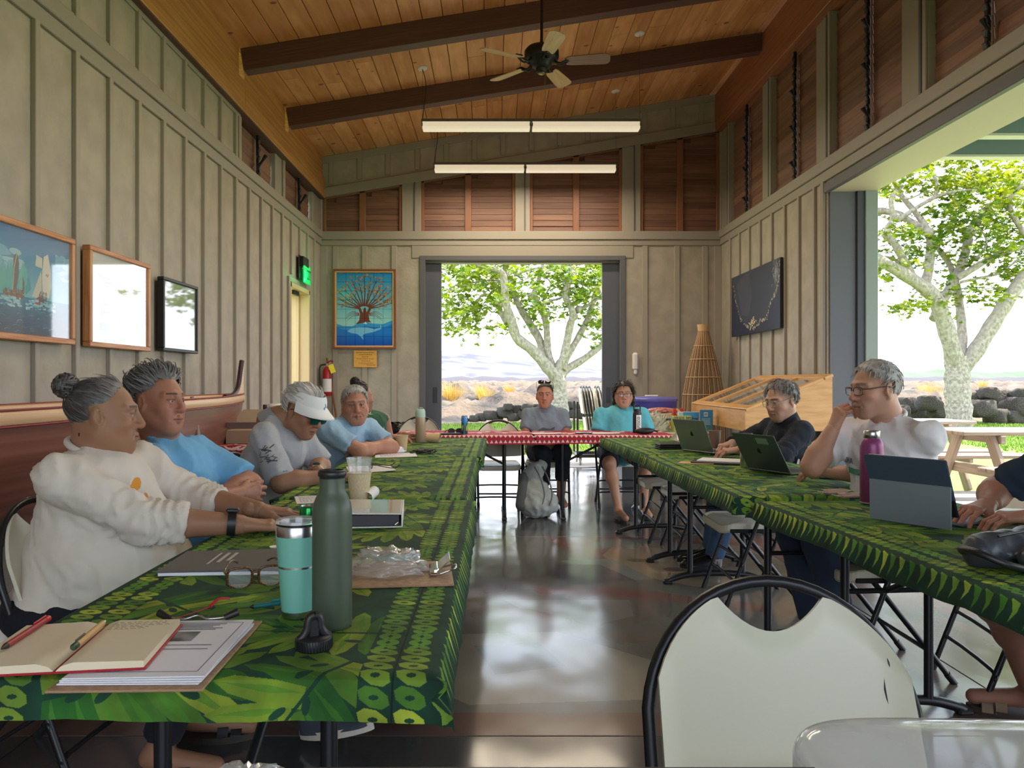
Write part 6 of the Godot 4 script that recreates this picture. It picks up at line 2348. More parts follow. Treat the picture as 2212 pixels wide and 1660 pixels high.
func seated(o: Dictionary) -> Node3D:
	# o: label, pelvis, neck, head (centre), face (direction), shoulders/elbows/wrists/knees/ankles as [right, left]
	var person := thing("person", o.label, "person", Vector3(o.pelvis.x, 0.0, o.pelvis.z))
	var cell: float = o.get("cell", 0.012)
	var wide: float = o.get("wide", 1.0)
	var skin: Color = o.skin
	var P: Vector3 = o.pelvis
	var N: Vector3 = o.neck
	var sh: Array = o.shoulders
	var right: Vector3 = (sh[0] - sh[1]).normalized()
	var mid: Vector3 = (sh[0] + sh[1]) / 2
	var up := (mid - P).normalized()
	right = (right - up * up.dot(right)).normalized()
	var tb := Basis(-right, up, (-right).cross(up).normalized())      # x to the person's left, z out of the chest
	var fwd := tb.z
	var hips := [P + right * 0.095, P - right * 0.095]
	var chest := P.lerp(mid, 0.72) + fwd * 0.012
	var belly: Vector3 = P.lerp(mid, 0.34) + fwd * o.get("belly", 0.03)
	var hw: float = (sh[0] - sh[1]).length() / 2
	var torso := func(f: Field, g: float) -> void:
		f.ell(chest, Vector3(hw * 0.90, 0.180, 0.112 * wide) + Vector3.ONE * g, tb, 0.035)
		f.ell(belly, Vector3(0.148 * wide, 0.165, 0.115 * wide + o.get("belly", 0.03)) + Vector3.ONE * g, tb, 0.06)
		f.ell(P, Vector3(0.175 * wide, 0.115, 0.135) + Vector3.ONE * g, tb, 0.06)
		f.cap(sh[0] - right * 0.012 - up * 0.012, sh[1] + right * 0.012 - up * 0.012, 0.046 * sqrt(wide) + g, 0.046 * sqrt(wide) + g, 0.035)
		for k in 2: f.cap(N + Vector3(0, 0.008, 0), N.lerp(sh[k], 0.82) - up * 0.008, 0.040 + g, 0.036 + g, 0.035)
		if o.get("bust", 0.0) > 0.0:
			for q in [-1.0, 1.0]: f.ell(chest + tb * Vector3(q * 0.075, -0.03, 0.095 * wide), Vector3(0.07, 0.07, 0.055) + Vector3.ONE * g, tb, 0.05)
	# the body, one surface
	var body := Field.new()
	body.cell = cell
	body.paint = plain_paint(skin)
	var arm: float = o.get("arm", 1.0)
	torso.call(body, -0.014)
	body.cap(N - (o.head - N).normalized() * 0.03, N.lerp(o.head, 0.42), 0.064, o.get("neck_r", 0.056), 0.04)
	for k in 2:
		var cov := 0.84 if o.get("sleeve", 0.6) > 1.0 else 1.0
		body.cap(sh[k], o.elbows[k], 0.044 * arm * cov, 0.040 * arm * cov, 0.025)
		var fore: Vector3 = (o.elbows[k] as Vector3).lerp(o.wrists[k], 0.3)
		body.cap(o.elbows[k], fore, 0.039 * arm * cov, 0.042 * arm * cov, 0.03)
		body.cap(fore, o.wrists[k], 0.041 * arm, 0.0265 * arm, 0.03)
	var shins: bool = o.get("legs", true)
	if shins:
		for k in 2:
			body.cap(hips[k], o.knees[k], 0.078, 0.056, 0.04)
			var calf: Vector3 = (o.knees[k] as Vector3).lerp(o.ankles[k], 0.32)
			var bk: Vector3 = (o.knees[k] as Vector3) - (o.ankles[k] as Vector3)
			var behind: Vector3 = (hips[k] - o.knees[k]).slide(bk.normalized()).normalized() * 0.018
			body.cap(o.knees[k], calf + behind, 0.052, 0.054, 0.04)
			body.cap(calf + behind, o.ankles[k], 0.050, 0.034, 0.04)
			var toe: Vector3 = o.toes[k]
			var slim := 0.6 if o.has("shod") else 1.0
			body.cap(o.ankles[k] - Vector3(0, 0.02, 0), (o.ankles[k] as Vector3).lerp(toe, 0.7 if slim < 1.0 else 1.0), 0.032 * slim, 0.022 * slim, 0.03)
			body.cap((o.ankles[k] as Vector3).lerp(toe, -0.15) - Vector3(0, 0.035, 0), (o.ankles[k] as Vector3).lerp(toe, 0.7 if slim < 1.0 else 1.0), 0.024 * slim, 0.020 * slim, 0.03)
	# head
	var face: Vector3 = (o.face as Vector3).normalized()
	var hx := Vector3.UP.cross(face).normalized()
	var hb := Basis(hx, face.cross(hx), face) * Basis(Vector3.BACK, o.get("roll", 0.0))
	var hxf := Transform3D(hb.scaled_local(Vector3.ONE * o.get("head_size", 1.0)), o.head)
	o.neck_at = N
	o.xf = hxf
	var parts := [body, head_field(o, hxf, o.get("head_cell", 0.0038))]
	for k in 2:
		var h: Array = o.hands[k]       # [direction, palm, curl, thumb]
		if h.size(): parts.append(hand_field(1.0 if k == 0 else -1.0, o.wrists[k], h[0], h[1], h[2], skin, o.get("hand", 1.0), h[3] if h.size() > 3 else 0.5, h[4] if h.size() > 4 else 1.0, o.get("hand_cell", 0.003)))
	jobs.append([parts, person, "body", M.skin])
	# shirt with sleeves cut straight
	var shirt := Field.new()
	shirt.cell = cell
	shirt.wrinkle = o.get("wrinkle", 0.007)
	torso.call(shirt, 0.004)
	shirt.ell(P - up * o.get("hem", 0.035), Vector3(0.172 * wide, 0.10, 0.138 + o.get("belly", 0.03)), tb, 0.05)
	var sl: float = o.get("sleeve", 0.62)
	for k in 2:
		var e: Vector3 = o.elbows[k]
		if sl <= 0.0: continue
		if sl <= 1.0:
			shirt.cap(sh[k], (sh[k] as Vector3).lerp(e, sl), 0.052 * arm, 0.061 * arm, 0.05, true)
		else:
			var cuff_at: Vector3 = e.lerp(o.wrists[k], sl - 1.0)
			shirt.folds.append([(sh[k] as Vector3).lerp(e, 0.55), e, 3.0, 0.0045])
			shirt.folds.append([e.lerp(cuff_at, -0.15), cuff_at, 4.0, 0.0055])
			shirt.cap(sh[k], e, 0.055 * arm, 0.054 * arm, 0.05)
			shirt.cap(e, e.lerp(o.wrists[k], sl - 1.0), 0.053 * arm, 0.044 * arm + o.get("cuff", 0.0), 0.03, true)
	var shirt_m: Material = o.shirt if o.shirt is Material else cloth_mat(o.shirt, 200 + jobs.size())
	jobs.append([[shirt], person, "shirt", shirt_m])
	# trousers or shorts
	if o.has("pants"):
		var pf := Field.new()
		pf.cell = cell
		pf.wrinkle = 0.003
		pf.ell(P - up * 0.02, Vector3(0.19 * wide, 0.115, 0.15), tb, 0.05)
		var pl: float = o.get("pants_to", 1.9)
		for k in 2:
			var kn: Vector3 = o.knees[k]
			if pl <= 1.0: pf.cap(hips[k], (hips[k] as Vector3).lerp(kn, pl), 0.098, 0.086, 0.05, true)
			else:
				pf.cap(hips[k], kn, 0.098, 0.074, 0.05)
				pf.cap(kn, kn.lerp(o.ankles[k], pl - 1.0), 0.070, 0.058, 0.04, true)
		jobs.append([[pf], person, o.get("pants_name", "trousers"), cloth_mat(o.pants, 230 + jobs.size())])
	if cell < 0.0135 or o.get("far_eyes", true): eyes_on(person, hxf, o)
	hair_on(person, hxf, o)
	o.tb = tb
	o.chest = chest
	o.shirt_field = shirt
	o.skin_parts = parts
	return person

func shoe_on(person: Node3D, called: String, ankle: Vector3, toe: Vector3, upper: Material, sole: Material) -> void:
	var off := person.position
	var d := toe - ankle
	var flat := Vector3(d.x, 0, d.z).normalized()
	var heel := ankle - flat * 0.055
	heel.y = ankle.y - 0.075
	var tip := toe + flat * 0.03
	var x := flat.cross(Vector3.UP)
	var up := x.cross((tip - heel).normalized()).normalized()
	var ax := (tip - heel).normalized()
	var b := Basis(x, up, -ax)
	var outline := func(g: float) -> PackedVector2Array:
		var l := (tip - heel).length()
		var o := PackedVector2Array()
		for k in 22:
			var a := TAU * k / 22
			var t := -cos(a) * 0.5 + 0.5
			var w := (0.036 + 0.014 * sin(t * PI * 0.9)) * g
			o.append(Vector2(sin(a) * w * 1.0, t * l * g + l * (1.0 - g) * 0.5))
		return o
	var so := Shape.new()
	so.prism(outline.call(1.0), 0.026, Transform3D(Basis(x, ax, x.cross(ax)), heel - off - up * 0.0))
	var sn := obj(called, so, sole, person)
	var us := Shape.new()
	var l := (tip - heel).length()
	us.grid(20, 12, func(a: float, c: float) -> Vector3:
		var t := a
		var w := 0.034 + 0.013 * sin(t * PI * 0.9)
		w *= sqrt(maxf(0.0, 1.0 - pow(absf(t * 2.0 - 1.0), 6.0)))
		var h := lerpf(0.085, 0.036, clampf((t - 0.25) / 0.5, 0, 1)) * sqrt(maxf(0.02, 1.0 - pow(maxf(0.0, t * 2.0 - 1.0), 5.0)))
		var th := lerpf(0, PI, c)
		return heel - off + ax * l * (0.015 + 0.97 * t) + x * cos(th) * w + up * (0.018 + sin(th) * h))
	obj("upper", us, upper, sn)
func people() -> void:
	var flat := [0.05, 0.12, 0.10]
	var soft := [0.25, 0.35, 0.25]
	var fist := [0.9, 1.2, 0.8]
	var typing := [0.35, 0.55, 0.35]
	var tan_ := Color(0.30, 0.155, 0.092)
	var ruddy := Color(0.42, 0.205, 0.135)
	var pale := Color(0.52, 0.30, 0.21)
	var D := Vector3.DOWN
	# the person in the cream sweater
	var o := {"label": "person with grey hair in a bun and a cream sweater, both hands on the table", "pelvis": V(-1.33, 0.54, -2.44), "neck": V(-1.285, 0.985, -2.44), "head": at(226, 899, 2.45), "face": V(0.93, -0.04, -0.36), "roll": 0.0,
		"shoulders": [V(-1.27, 0.945, -2.24), V(-1.22, 0.945, -2.64)], "elbows": [V(-1.03, 0.805, -2.27), V(-1.03, 0.81, -2.66)], "wrists": [V(-0.775, 0.785, -2.34), V(-0.79, 0.79, -2.57)],
		"knees": [V(-0.86, 0.53, -2.33), V(-0.86, 0.53, -2.58)], "ankles": [V(-1.04, 0.09, -2.36), V(-1.02, 0.09, -2.62)], "toes": [V(-0.86, 0.04, -2.36), V(-0.84, 0.04, -2.64)],
		"hands": [[V(0.85, -0.10, -0.5), D, flat, 0.4], [V(0.9, -0.12, -0.3), D, flat, 0.9]], "skin": tan_, "shirt": cloth_mat(c8(206, 198, 186), 300), "sleeve": 1.42, "cuff": 0.012, "arm": 1.14, "wide": 1.42, "belly": 0.09, "bust": 1.0, "hem": 0.085, "wrinkle": 0.008,
		"pants": c8(34, 34, 40), "pants_to": 1.9, "hair": Color(0.03, 0.027, 0.027), "hair_tip": Color(0.22, 0.205, 0.20), "front_grey": 0.7, "style": "bun", "bun": V(0, 0.092, -0.112), "locks": 520, "length": 0.05, "lift": 0.05, "lock_width": 0.7, "hair_thick": 0.006, "recede": 0.0,
		"neck_r": 0.062, "fat": 0.010, "jaw": 1.02, "nose": 1.0, "seed": 3, "age": 0.6, "cell": 0.0092, "hand": 1.02}
	var p := seated(o)
	watch_on(p, V(-0.80, 0.79, -2.332), V(0.94, -0.08, -0.3), 0.033)
	print_on(p, o, "flower_print", c8(206, 138, 44))
	collar_on(p, o, 0.082, 0.011)
	for k in 2: sandal_on(p, o.ankles[k], o.toes[k], M.black)
	# sky blue shirt, arms crossed
	o = {"shod": 1, "label": "person with thick greying hair and arms crossed in a sky blue T-shirt", "pelvis": V(-1.30, 0.54, -3.05), "neck": V(-1.30, 0.99, -3.0), "head": at(343, 868, 2.95), "face": V(0.95, -0.03, 0.28),
		"shoulders": [V(-1.275, 0.925, -2.82), V(-1.235, 0.93, -3.19)], "elbows": [V(-1.10, 0.765, -2.73), V(-1.0, 0.80, -3.12)], "wrists": [V(-0.98, 0.79, -2.95), V(-1.06, 0.775, -2.90)],
		"knees": [V(-0.88, 0.50, -2.86), V(-0.84, 0.52, -3.16)], "ankles": [V(-0.62, 0.10, -2.58), V(-0.80, 0.09, -3.1)], "toes": [V(-0.44, 0.085, -2.50), V(-0.62, 0.04, -3.06)],
		"hands": [[V(0.5, 0.0, -0.85), V(-1, -0.2, 0), soft, 0.3], [V(-0.5, 0.05, 0.6), V(-0.6, -0.6, 0), soft, 0.2]], "skin": ruddy * Color(0.9, 0.86, 0.84), "shirt": c8(112, 168, 206), "sleeve": 0.86, "arm": 1.2, "wide": 1.22, "belly": 0.07,
		"pants": c8(36, 36, 44), "hair": Color(0.016, 0.016, 0.018), "hair_tip": Color(0.24, 0.235, 0.23), "front_grey": 0.55, "style": "swept", "locks": 900, "length": 0.062, "lift": 0.42, "hair_thick": 0.018, "fat": 0.006, "jaw": 1.06, "nose": 1.25, "seed": 5, "age": 0.8, "neck_r": 0.066, "cell": 0.0092, "look": V(0.1, -0.02, 1)}
	p = seated(o)
	collar_on(p, o, 0.078, 0.009)
	shoe_on(p, "sneaker", V(-0.60, 0.10, -2.56), V(-0.42, 0.095, -2.50), mat(c8(60, 66, 78), 0.8), mat(c8(196, 190, 178), 0.6))
	shoe_on(p, "sneaker", V(-0.80, 0.09, -3.1), V(-0.62, 0.04, -3.06), mat(c8(60, 66, 78), 0.8), mat(c8(196, 190, 178), 0.6))
	# visor and grey polo
	o = {"label": "person in a white sun visor, mirrored sunglasses and grey polo shirt, leaning forward", "pelvis": V(-1.31, 0.54, -3.86), "neck": V(-1.075, 1.035, -3.76), "head": at(656, 889, 3.75), "face": V(0.80, -0.42, 0.36),
		"shoulders": [V(-1.07, 0.965, -3.57), V(-0.985, 0.935, -3.93)], "elbows": [V(-0.96, 0.765, -3.45), V(-0.89, 0.79, -3.93)], "wrists": [V(-0.76, 0.785, -3.55), V(-0.86, 0.785, -3.70)],
		"knees": [V(-0.86, 0.53, -3.72), V(-0.84, 0.53, -3.98)], "ankles": [V(-0.86, 0.09, -3.7), V(-0.84, 0.09, -4.0)], "toes": [V(-0.68, 0.04, -3.68), V(-0.66, 0.04, -4.0)],
		"hands": [[V(0.75, -0.05, -0.5), D, soft, 0.3], [V(0.8, -0.05, 0.5), D, soft, 0.3]], "skin": tan_ * Color(1.05, 1.05, 1.05), "shirt": c8(166, 168, 170), "sleeve": 0.92, "arm": 1.08, "wide": 1.15, "belly": 0.07,
		"pants": c8(34, 38, 48), "hair": Color(0.42, 0.41, 0.39), "hair_tip": Color(0.62, 0.61, 0.58), "style": "back", "locks": 700, "length": 0.05, "lift": 0.3, "hair_thick": 0.013, "fat": 0.004, "nose": 1.15, "seed": 8, "age": 0.9, "neck_r": 0.06, "cell": 0.0092}
	p = seated(o)
	visor_on(p, o.xf)
	var mirror := mat(c8(22, 92, 104), 0.08, 0.7)
	glasses_on(p, o.xf, M.black, mirror, 0.0, 0.006, 0.030, 0.021)
	watch_on(p, V(-0.865, 0.785, -3.725), V(0.1, 0, 0.95), 0.030, mat(c8(206, 178, 120), 0.25, 0.9))
	polo_on(p, o)
	sleeve_badge(p, o)
	# pale blue, folded arms
	o = {"label": "person with short grey hair in a pale blue T-shirt, arms folded on the table", "pelvis": V(-1.23, 0.54, -5.10), "neck": V(-0.955, 0.965, -5.0), "head": at(767, 875, 4.95), "face": V(0.30, -0.10, 0.95), "roll": 0.06,
		"shoulders": [V(-1.05, 0.92, -4.80), V(-0.845, 0.915, -5.13)], "elbows": [V(-0.84, 0.785, -4.78), V(-0.68, 0.785, -5.06)], "wrists": [V(-0.74, 0.80, -5.0), V(-0.83, 0.80, -4.93)],
		"knees": [V(-0.84, 0.53, -4.98), V(-0.82, 0.53, -5.2)], "ankles": [V(-0.84, 0.09, -4.98), V(-0.82, 0.09, -5.2)], "toes": [V(-0.66, 0.04, -4.98), V(-0.64, 0.04, -5.2)],
		"hands": [[V(0.5, 0.1, -0.6), V(-0.3, -0.9, 0), soft, 0.2], [V(-0.7, 0.0, 0.25), V(0.1, -0.8, -0.4), soft, 0.2]], "skin": ruddy, "shirt": c8(150, 182, 206), "sleeve": 0.72, "arm": 1.12, "wide": 1.12, "belly": 0.05,
		"pants": c8(44, 46, 54), "hair": Color(0.13, 0.125, 0.12), "hair_tip": Color(0.42, 0.41, 0.40), "front_grey": 0.5, "style": "short", "locks": 700, "length": 0.035, "lift": 0.15, "hair_thick": 0.014, "fat": 0.010, "jaw": 1.1, "nose": 1.05, "seed": 11, "age": 0.7, "cell": 0.011, "look": V(-0.1, 0, 1), "neck_r": 0.06}
	p = seated(o)
	collar_on(p, o, 0.074, 0.008)
	# green flowered top, behind
	o = {"label": "person with dark hair tied up in a sleeveless green flowered top, half hidden", "pelvis": V(-1.14, 0.54, -6.15), "neck": V(-1.05, 0.975, -6.1), "head": at(779, 860, 6.05), "face": V(0.75, 0.0, -0.66),
		"shoulders": [V(-1.04, 0.92, -5.95), V(-0.90, 0.92, -6.25)], "elbows": [V(-0.98, 0.79, -5.75), V(-0.85, 0.72, -6.2)], "wrists": [V(-0.80, 0.80, -5.85), V(-0.72, 0.80, -6.05)],
		"knees": [V(-0.8, 0.53, -6.0), V(-0.76, 0.53, -6.25)], "ankles": [V(-0.8, 0.09, -6.0), V(-0.76, 0.09, -6.2)], "toes": [V(-0.62, 0.04, -6.0), V(-0.58, 0.04, -6.2)],
		"hands": [[V(0.9, 0, -0.2), D, soft], [V(0.9, 0, 0.1), D, soft]], "skin": ruddy * Color(0.85, 0.85, 0.85), "shirt": cloth_mat(c8(56, 92, 70), 310), "sleeve": 0.0, "wide": 1.0,
		"pants": c8(40, 40, 48), "hair": Color(0.012, 0.011, 0.011), "style": "bun", "bun": V(0, 0.125, -0.05), "locks": 300, "length": 0.06, "lift": 0.06, "hair_thick": 0.010, "seed": 13, "age": 0.1, "cell": 0.016, "head_cell": 0.006, "hand_cell": 0.0045, "bust": 0.7, "jaw": 0.92}
	p = seated(o)
	flowers_on(p, o)
	# grey shirt, sunglasses pushed up
	o = {"label": "person in a grey T-shirt with dark glasses pushed up on the hair", "pelvis": V(0.50, 0.54, -7.58), "neck": V(0.485, 0.965, -7.56), "head": at(1177, 855, 7.46), "face": V(-0.12, -0.02, 1.0),
		"shoulders": [V(0.315, 0.905, -7.52), V(0.665, 0.905, -7.52)], "elbows": [V(0.285, 0.665, -7.42), V(0.695, 0.665, -7.42)], "wrists": [V(0.45, 0.615, -7.26), V(0.56, 0.62, -7.26)],
		"knees": [V(0.44, 0.55, -7.05), V(0.62, 0.57, -7.05)], "ankles": [V(0.46, 0.09, -7.25), V(0.61, 0.16, -7.2)], "toes": [V(0.46, 0.04, -7.08), V(0.64, 0.09, -7.05)],
		"hands": [[V(0.9, 0, 0.3), V(0, -0.6, -0.7), soft], [V(-0.9, 0.05, 0.35), V(0, -0.6, -0.7), soft]], "skin": ruddy * Color(1.15, 1.15, 1.15), "shirt": c8(130, 142, 154), "sleeve": 0.6, "wide": 0.95, "bust": 0.7,
		"pants": c8(44, 46, 54), "pants_to": 1.62, "hair": Color(0.03, 0.022, 0.018), "style": "back", "locks": 500, "length": 0.06, "lift": 0.03, "hair_thick": 0.008, "seed": 17, "age": 0.2, "cell": 0.012, "head_cell": 0.005, "hand_cell": 0.004, "jaw": 0.92, "nose": 0.95, "neck_r": 0.048}
	p = seated(o)
	collar_on(p, o, 0.062, 0.007)
	glasses_on(p, o.xf * Transform3D(Basis(Vector3.RIGHT, -0.5), V(0, 0.083, -0.012)), M.black, mat(c8(40, 30, 40), 0.1), 0.0, 0.0, 0.027, 0.019)
	whale_print(p, o)
	sandal_on(p, o.ankles[0], o.toes[0], M.black)
	# turquoise shirt
	o = {"label": "person with dark curly hair and glasses in a turquoise T-shirt, shorts and sandals", "pelvis": V(1.22, 0.54, -7.52), "neck": V(1.235, 0.965, -7.50), "head": at(1347, 854, 7.42), "face": V(-0.10, 0.0, 1.0),
		"shoulders": [V(1.02, 0.905, -7.46), V(1.43, 0.905, -7.46)], "elbows": [V(0.97, 0.66, -7.36), V(1.49, 0.66, -7.36)], "wrists": [V(1.15, 0.60, -7.12), V(1.32, 0.60, -7.12)],
		"knees": [V(1.01, 0.50, -6.82), V(1.34, 0.50, -6.86)], "ankles": [V(1.085, 0.10, -6.78), V(1.345, 0.095, -6.96)], "toes": [V(1.12, 0.045, -6.60), V(1.36, 0.04, -6.78)],
		"hands": [[V(0.5, -0.5, 0.6), V(0.4, -0.4, -0.7), soft], [V(-0.6, -0.5, 0.55), V(-0.3, -0.5, -0.7), soft]], "skin": pale * Color(0.92, 0.88, 0.85), "shirt": c8(104, 190, 208), "sleeve": 0.66, "wide": 1.2, "arm": 1.15, "belly": 0.06,
		"pants": c8(52, 54, 66), "pants_to": 0.92, "pants_name": "shorts", "hair": Color(0.02, 0.016, 0.014), "hair_tip": Color(0.06, 0.045, 0.035), "style": "curls", "locks": 500, "length": 0.05, "lift": 0.5, "wave": 0.006, "hair_thick": 0.016, "seed": 19, "age": 0.0, "cell": 0.012, "head_cell": 0.005, "hand_cell": 0.004, "fat": 0.008, "neck_r": 0.060}
	p = seated(o)
	collar_on(p, o, 0.074, 0.008)
	glasses_on(p, o.xf, M.steel_dark, M.lens)
	for k in 2: sandal_on(p, o.ankles[k], o.toes[k], mat(c8(92, 86, 78), 0.8))
	# dark jacket
	o = {"shod": 1, "label": "person with glasses in a charcoal zip jacket and jeans typing on the silver laptop", "pelvis": V(1.90, 0.54, -4.86), "neck": V(1.845, 0.975, -4.86), "head": at(1687, 866, 4.82), "face": V(-0.86, -0.26, 0.43),
		"shoulders": [V(1.80, 0.915, -5.05), V(1.865, 0.915, -4.67)], "elbows": [V(1.66, 0.80, -5.22), V(1.70, 0.775, -4.58)], "wrists": [V(1.545, 0.815, -5.02), V(1.50, 0.80, -4.72)],
		"knees": [V(1.46, 0.53, -5.02), V(1.46, 0.53, -4.72)], "ankles": [V(1.40, 0.115, -4.98), V(1.36, 0.115, -4.80)], "toes": [V(1.20, 0.06, -4.96), V(1.18, 0.06, -4.80)],
		"hands": [[V(-0.75, -0.12, 0.4), D, [[0.5, 0.7, 0.4], [0.55, 0.75, 0.4], [0.6, 0.8, 0.4], [0.6, 0.8, 0.4]], 0.4], [V(-0.8, -0.05, -0.2), D, typing]], "skin": pale, "shirt": c8(46, 50, 58), "sleeve": 1.92, "arm": 1.12, "wide": 1.12, "belly": 0.04,
		"pants": c8(74, 98, 128), "pants_to": 1.95, "hair": Color(0.045, 0.04, 0.037), "hair_tip": Color(0.30, 0.28, 0.26), "style": "short", "locks": 800, "length": 0.042, "lift": 0.32, "hair_thick": 0.015, "seed": 23, "age": 0.5, "cell": 0.011, "fat": 0.004, "nose": 1.05, "neck_r": 0.058, "look": V(0, -0.3, 1), "shave": 0.08}
	p = seated(o)
	glasses_on(p, o.xf, mat(c8(176, 172, 164), 0.3, 0.6), M.lens)
	jacket_on(p, o)
	for k in 2: shoe_on(p, "leather_shoe", o.ankles[k], o.toes[k], mat(c8(24, 22, 24), 0.22), mat(c8(20, 20, 22), 0.6))
	# white shirt, hand at the mouth
	o = {"shod": 1, "label": "person with grey hair and glasses in a white T-shirt, one hand raised to the mouth", "pelvis": V(1.79, 0.54, -3.34), "neck": V(1.70, 1.045, -3.32), "head": at(1889, 842, 3.3), "face": V(-0.98, -0.10, 0.16),
		"shoulders": [V(1.575, 0.995, -3.47), V(1.765, 1.0, -3.13)], "elbows": [V(1.385, 0.85, -3.36), V(1.75, 0.80, -3.30)], "wrists": [V(1.475, 1.012, -3.36), V(1.53, 0.805, -3.55)],
		"knees": [V(1.36, 0.53, -3.5), V(1.38, 0.53, -3.25)], "ankles": [V(1.45, 0.10, -3.5), V(1.47, 0.10, -3.22)], "toes": [V(1.28, 0.05, -3.48), V(1.3, 0.05, -3.2)],
		"hands": [[V(0.25, 0.70, 0.05), V(0.75, -0.3, -0.2), [0.75, 1.0, 0.6], 0.2], [V(-0.55, -0.06, -0.75), D, typing, 0.4]], "skin": pale * Color(0.92, 0.86, 0.84), "shirt": c8(226, 224, 226), "sleeve": 0.7, "arm": 1.12, "wide": 1.15, "belly": 0.05, "wrinkle": 0.008,
		"pants": c8(52, 62, 82), "hair": Color(0.16, 0.155, 0.15), "hair_tip": Color(0.50, 0.49, 0.47), "style": "short", "locks": 800, "length": 0.032, "lift": 0.18, "hair_thick": 0.013, "seed": 29, "age": 0.7, "cell": 0.0092, "nose": 1.15, "neck_r": 0.062, "shave": 0.12}
	p = seated(o)
	glasses_on(p, o.xf, M.steel_dark, M.lens)
	collar_on(p, o, 0.076, 0.009)
	shirt_words(p, o)
	for k in 2: shoe_on(p, "shoe", o.ankles[k], o.toes[k], mat(c8(40, 42, 50), 0.6), mat(c8(30, 30, 34), 0.6))
	# at the edge of the frame
	o = {"label": "person cut off by the frame, in a navy shirt and brown strapped sandals", "pelvis": V(2.08, 0.54, -2.34), "neck": V(1.98, 1.0, -2.40), "head": V(1.90, 1.13, -2.40), "face": V(-0.9, -0.3, -0.2),
		"shoulders": [V(1.86, 0.955, -2.56), V(1.93, 0.955, -2.22)], "elbows": [V(1.77, 0.835, -2.72), V(1.82, 0.80, -2.14)], "wrists": [V(1.64, 0.81, -2.56), V(1.66, 0.805, -2.36)],
		"knees": [V(1.62, 0.50, -2.50), V(1.60, 0.52, -2.22)], "ankles": [V(1.94, 0.10, -2.78), V(1.74, 0.10, -2.2)], "toes": [V(1.78, 0.05, -2.86), V(1.56, 0.05, -2.24)],
		"hands": [[V(-0.8, -0.10, 0.35), D, soft, 0.4], [V(-0.85, -0.06, -0.4), D, typing, 0.4]], "skin": ruddy * Color(0.85, 0.85, 0.85), "shirt": c8(44, 56, 72), "sleeve": 0.75, "arm": 1.1, "wide": 1.05, "belly": 0.04,
		"pants": c8(50, 50, 54), "pants_to": 0.85, "pants_name": "shorts", "hair": Color(0.05, 0.045, 0.04), "style": "short", "locks": 200, "length": 0.035, "seed": 31, "age": 0.3, "cell": 0.011, "head_cell": 0.007}
	p = seated(o)
	for k in 2: sandal_on(p, o.ankles[k], o.toes[k], mat(c8(132, 112, 90), 0.8))
	watch_on(p, V(1.70, 0.81, -2.325), V(-0.85, 0, -0.4), 0.031)
	grow_all()

# ---------------------------------------------------------------- what they wear
func watch_on(p: Node3D, c: Vector3, axis: Vector3, r: float, band: Material = null) -> void:
	var f := facing(c - p.position, axis)
	var s := Shape.new()
	s.lathe([U(r, -0.012), U(r + 0.004, -0.012), U(r + 0.004, 0.012), U(r, 0.012)], 24, f * Transform3D(Basis(Vector3.RIGHT, PI / 2), Vector3.ZERO))
	var w := obj("wrist_watch", s, band if band else M.black, p)
	var g := Shape.new()
	g.box(V(0, r + 0.008, 0), V(0.034, 0.012, 0.038), Basis(), 0.004)
	obj("watch_case", g, M.steel_dark, w, f)

func collar_on(p: Node3D, o: Dictionary, r: float, thick: float) -> void:
	var s := Shape.new()
	var ring := []
	var tb: Basis = o.tb
	for k in 28:
		var a := TAU * k / 28
		ring.append(o.neck_at - p.position + tb * V(cos(a) * r, 0.022 - 0.018 * sin(a) - 0.022 * maxf(0.0, sin(a)), sin(a) * r * 1.0 + 0.012))
	s.ring_tube(ring, thick, 8)
	obj("collar", s, o.shirt if o.shirt is Material else cloth_mat(o.shirt, 320), p)

func polo_on(p: Node3D, o: Dictionary) -> void:
	var s := Shape.new()
	var tb: Basis = o.tb
	var n: Vector3 = o.neck_at - p.position
	s.grid(30, 4, func(a: float, b: float) -> Vector3:
		var th := lerpf(-1.2, PI + 1.2, a)
		var r := 0.066 + 0.036 * b
		return n + tb * V(cos(th) * r, 0.050 - 0.062 * b - 0.05 * maxf(0.0, sin(th)), sin(th) * r * 0.98 + 0.014))
	var m := cloth_mat(c8(140, 142, 146), 321)
	obj("collar", s, m, p)
	var dark := mat(c8(70, 74, 78), 0.9)
	chest_patch(p, o, "badge", U(0.075, -0.055), 0.05, [PackedVector2Array([U(-0.9, -0.1), U(0.0, 0.9), U(0.05, -0.1)]), PackedVector2Array([U(0.12, -0.1), U(0.25, 0.6), U(0.9, -0.1)]), PackedVector2Array([U(-0.95, -0.25), U(1.0, -0.25), U(1.0, -0.42), U(-0.95, -0.42)])], dark)

func on_shirt(o: Dictionary, q: Vector2) -> Vector3:      # a spot on the chest, q across and up from its middle
	var tb: Basis = o.tb
	var c: Vector3 = o.chest + tb * V(q.x, q.y, 0.0)
	var d := tb.z
	var t := 0.0
	while t < 0.34 and field_at(o.shirt_field, c + d * t) < 0.0: t += 0.004
	return c + d * (t + 0.006)

func field_at(f: Field, w: Vector3) -> float:
	var g := 1.0
	for p in f.prims:
		var d: float
		if p[0] == 0:
			var ba: Vector3 = p[2] - p[1]
			var q: Vector3 = w - p[1]
			var t := clampf(q.dot(ba) / maxf(ba.length_squared(), 1e-9), 0, 1)
			d = (q - ba * t).length() - lerpf(p[3], p[4], t)
			if p[7]: d = maxf(d, q.dot(ba.normalized()) - ba.length())
		else:
			var e: Vector3 = ((p[3] as Basis).transposed() * (w - p[1])) / p[2]
			d = e.length() * (e.length() - 1.0) / maxf((e / p[2]).length(), 1e-6)
		var h: float = maxf(p[5] - absf(g - d), 0.0) / p[5]
		g = minf(g, d) - h * h * p[5] * 0.25
	return g

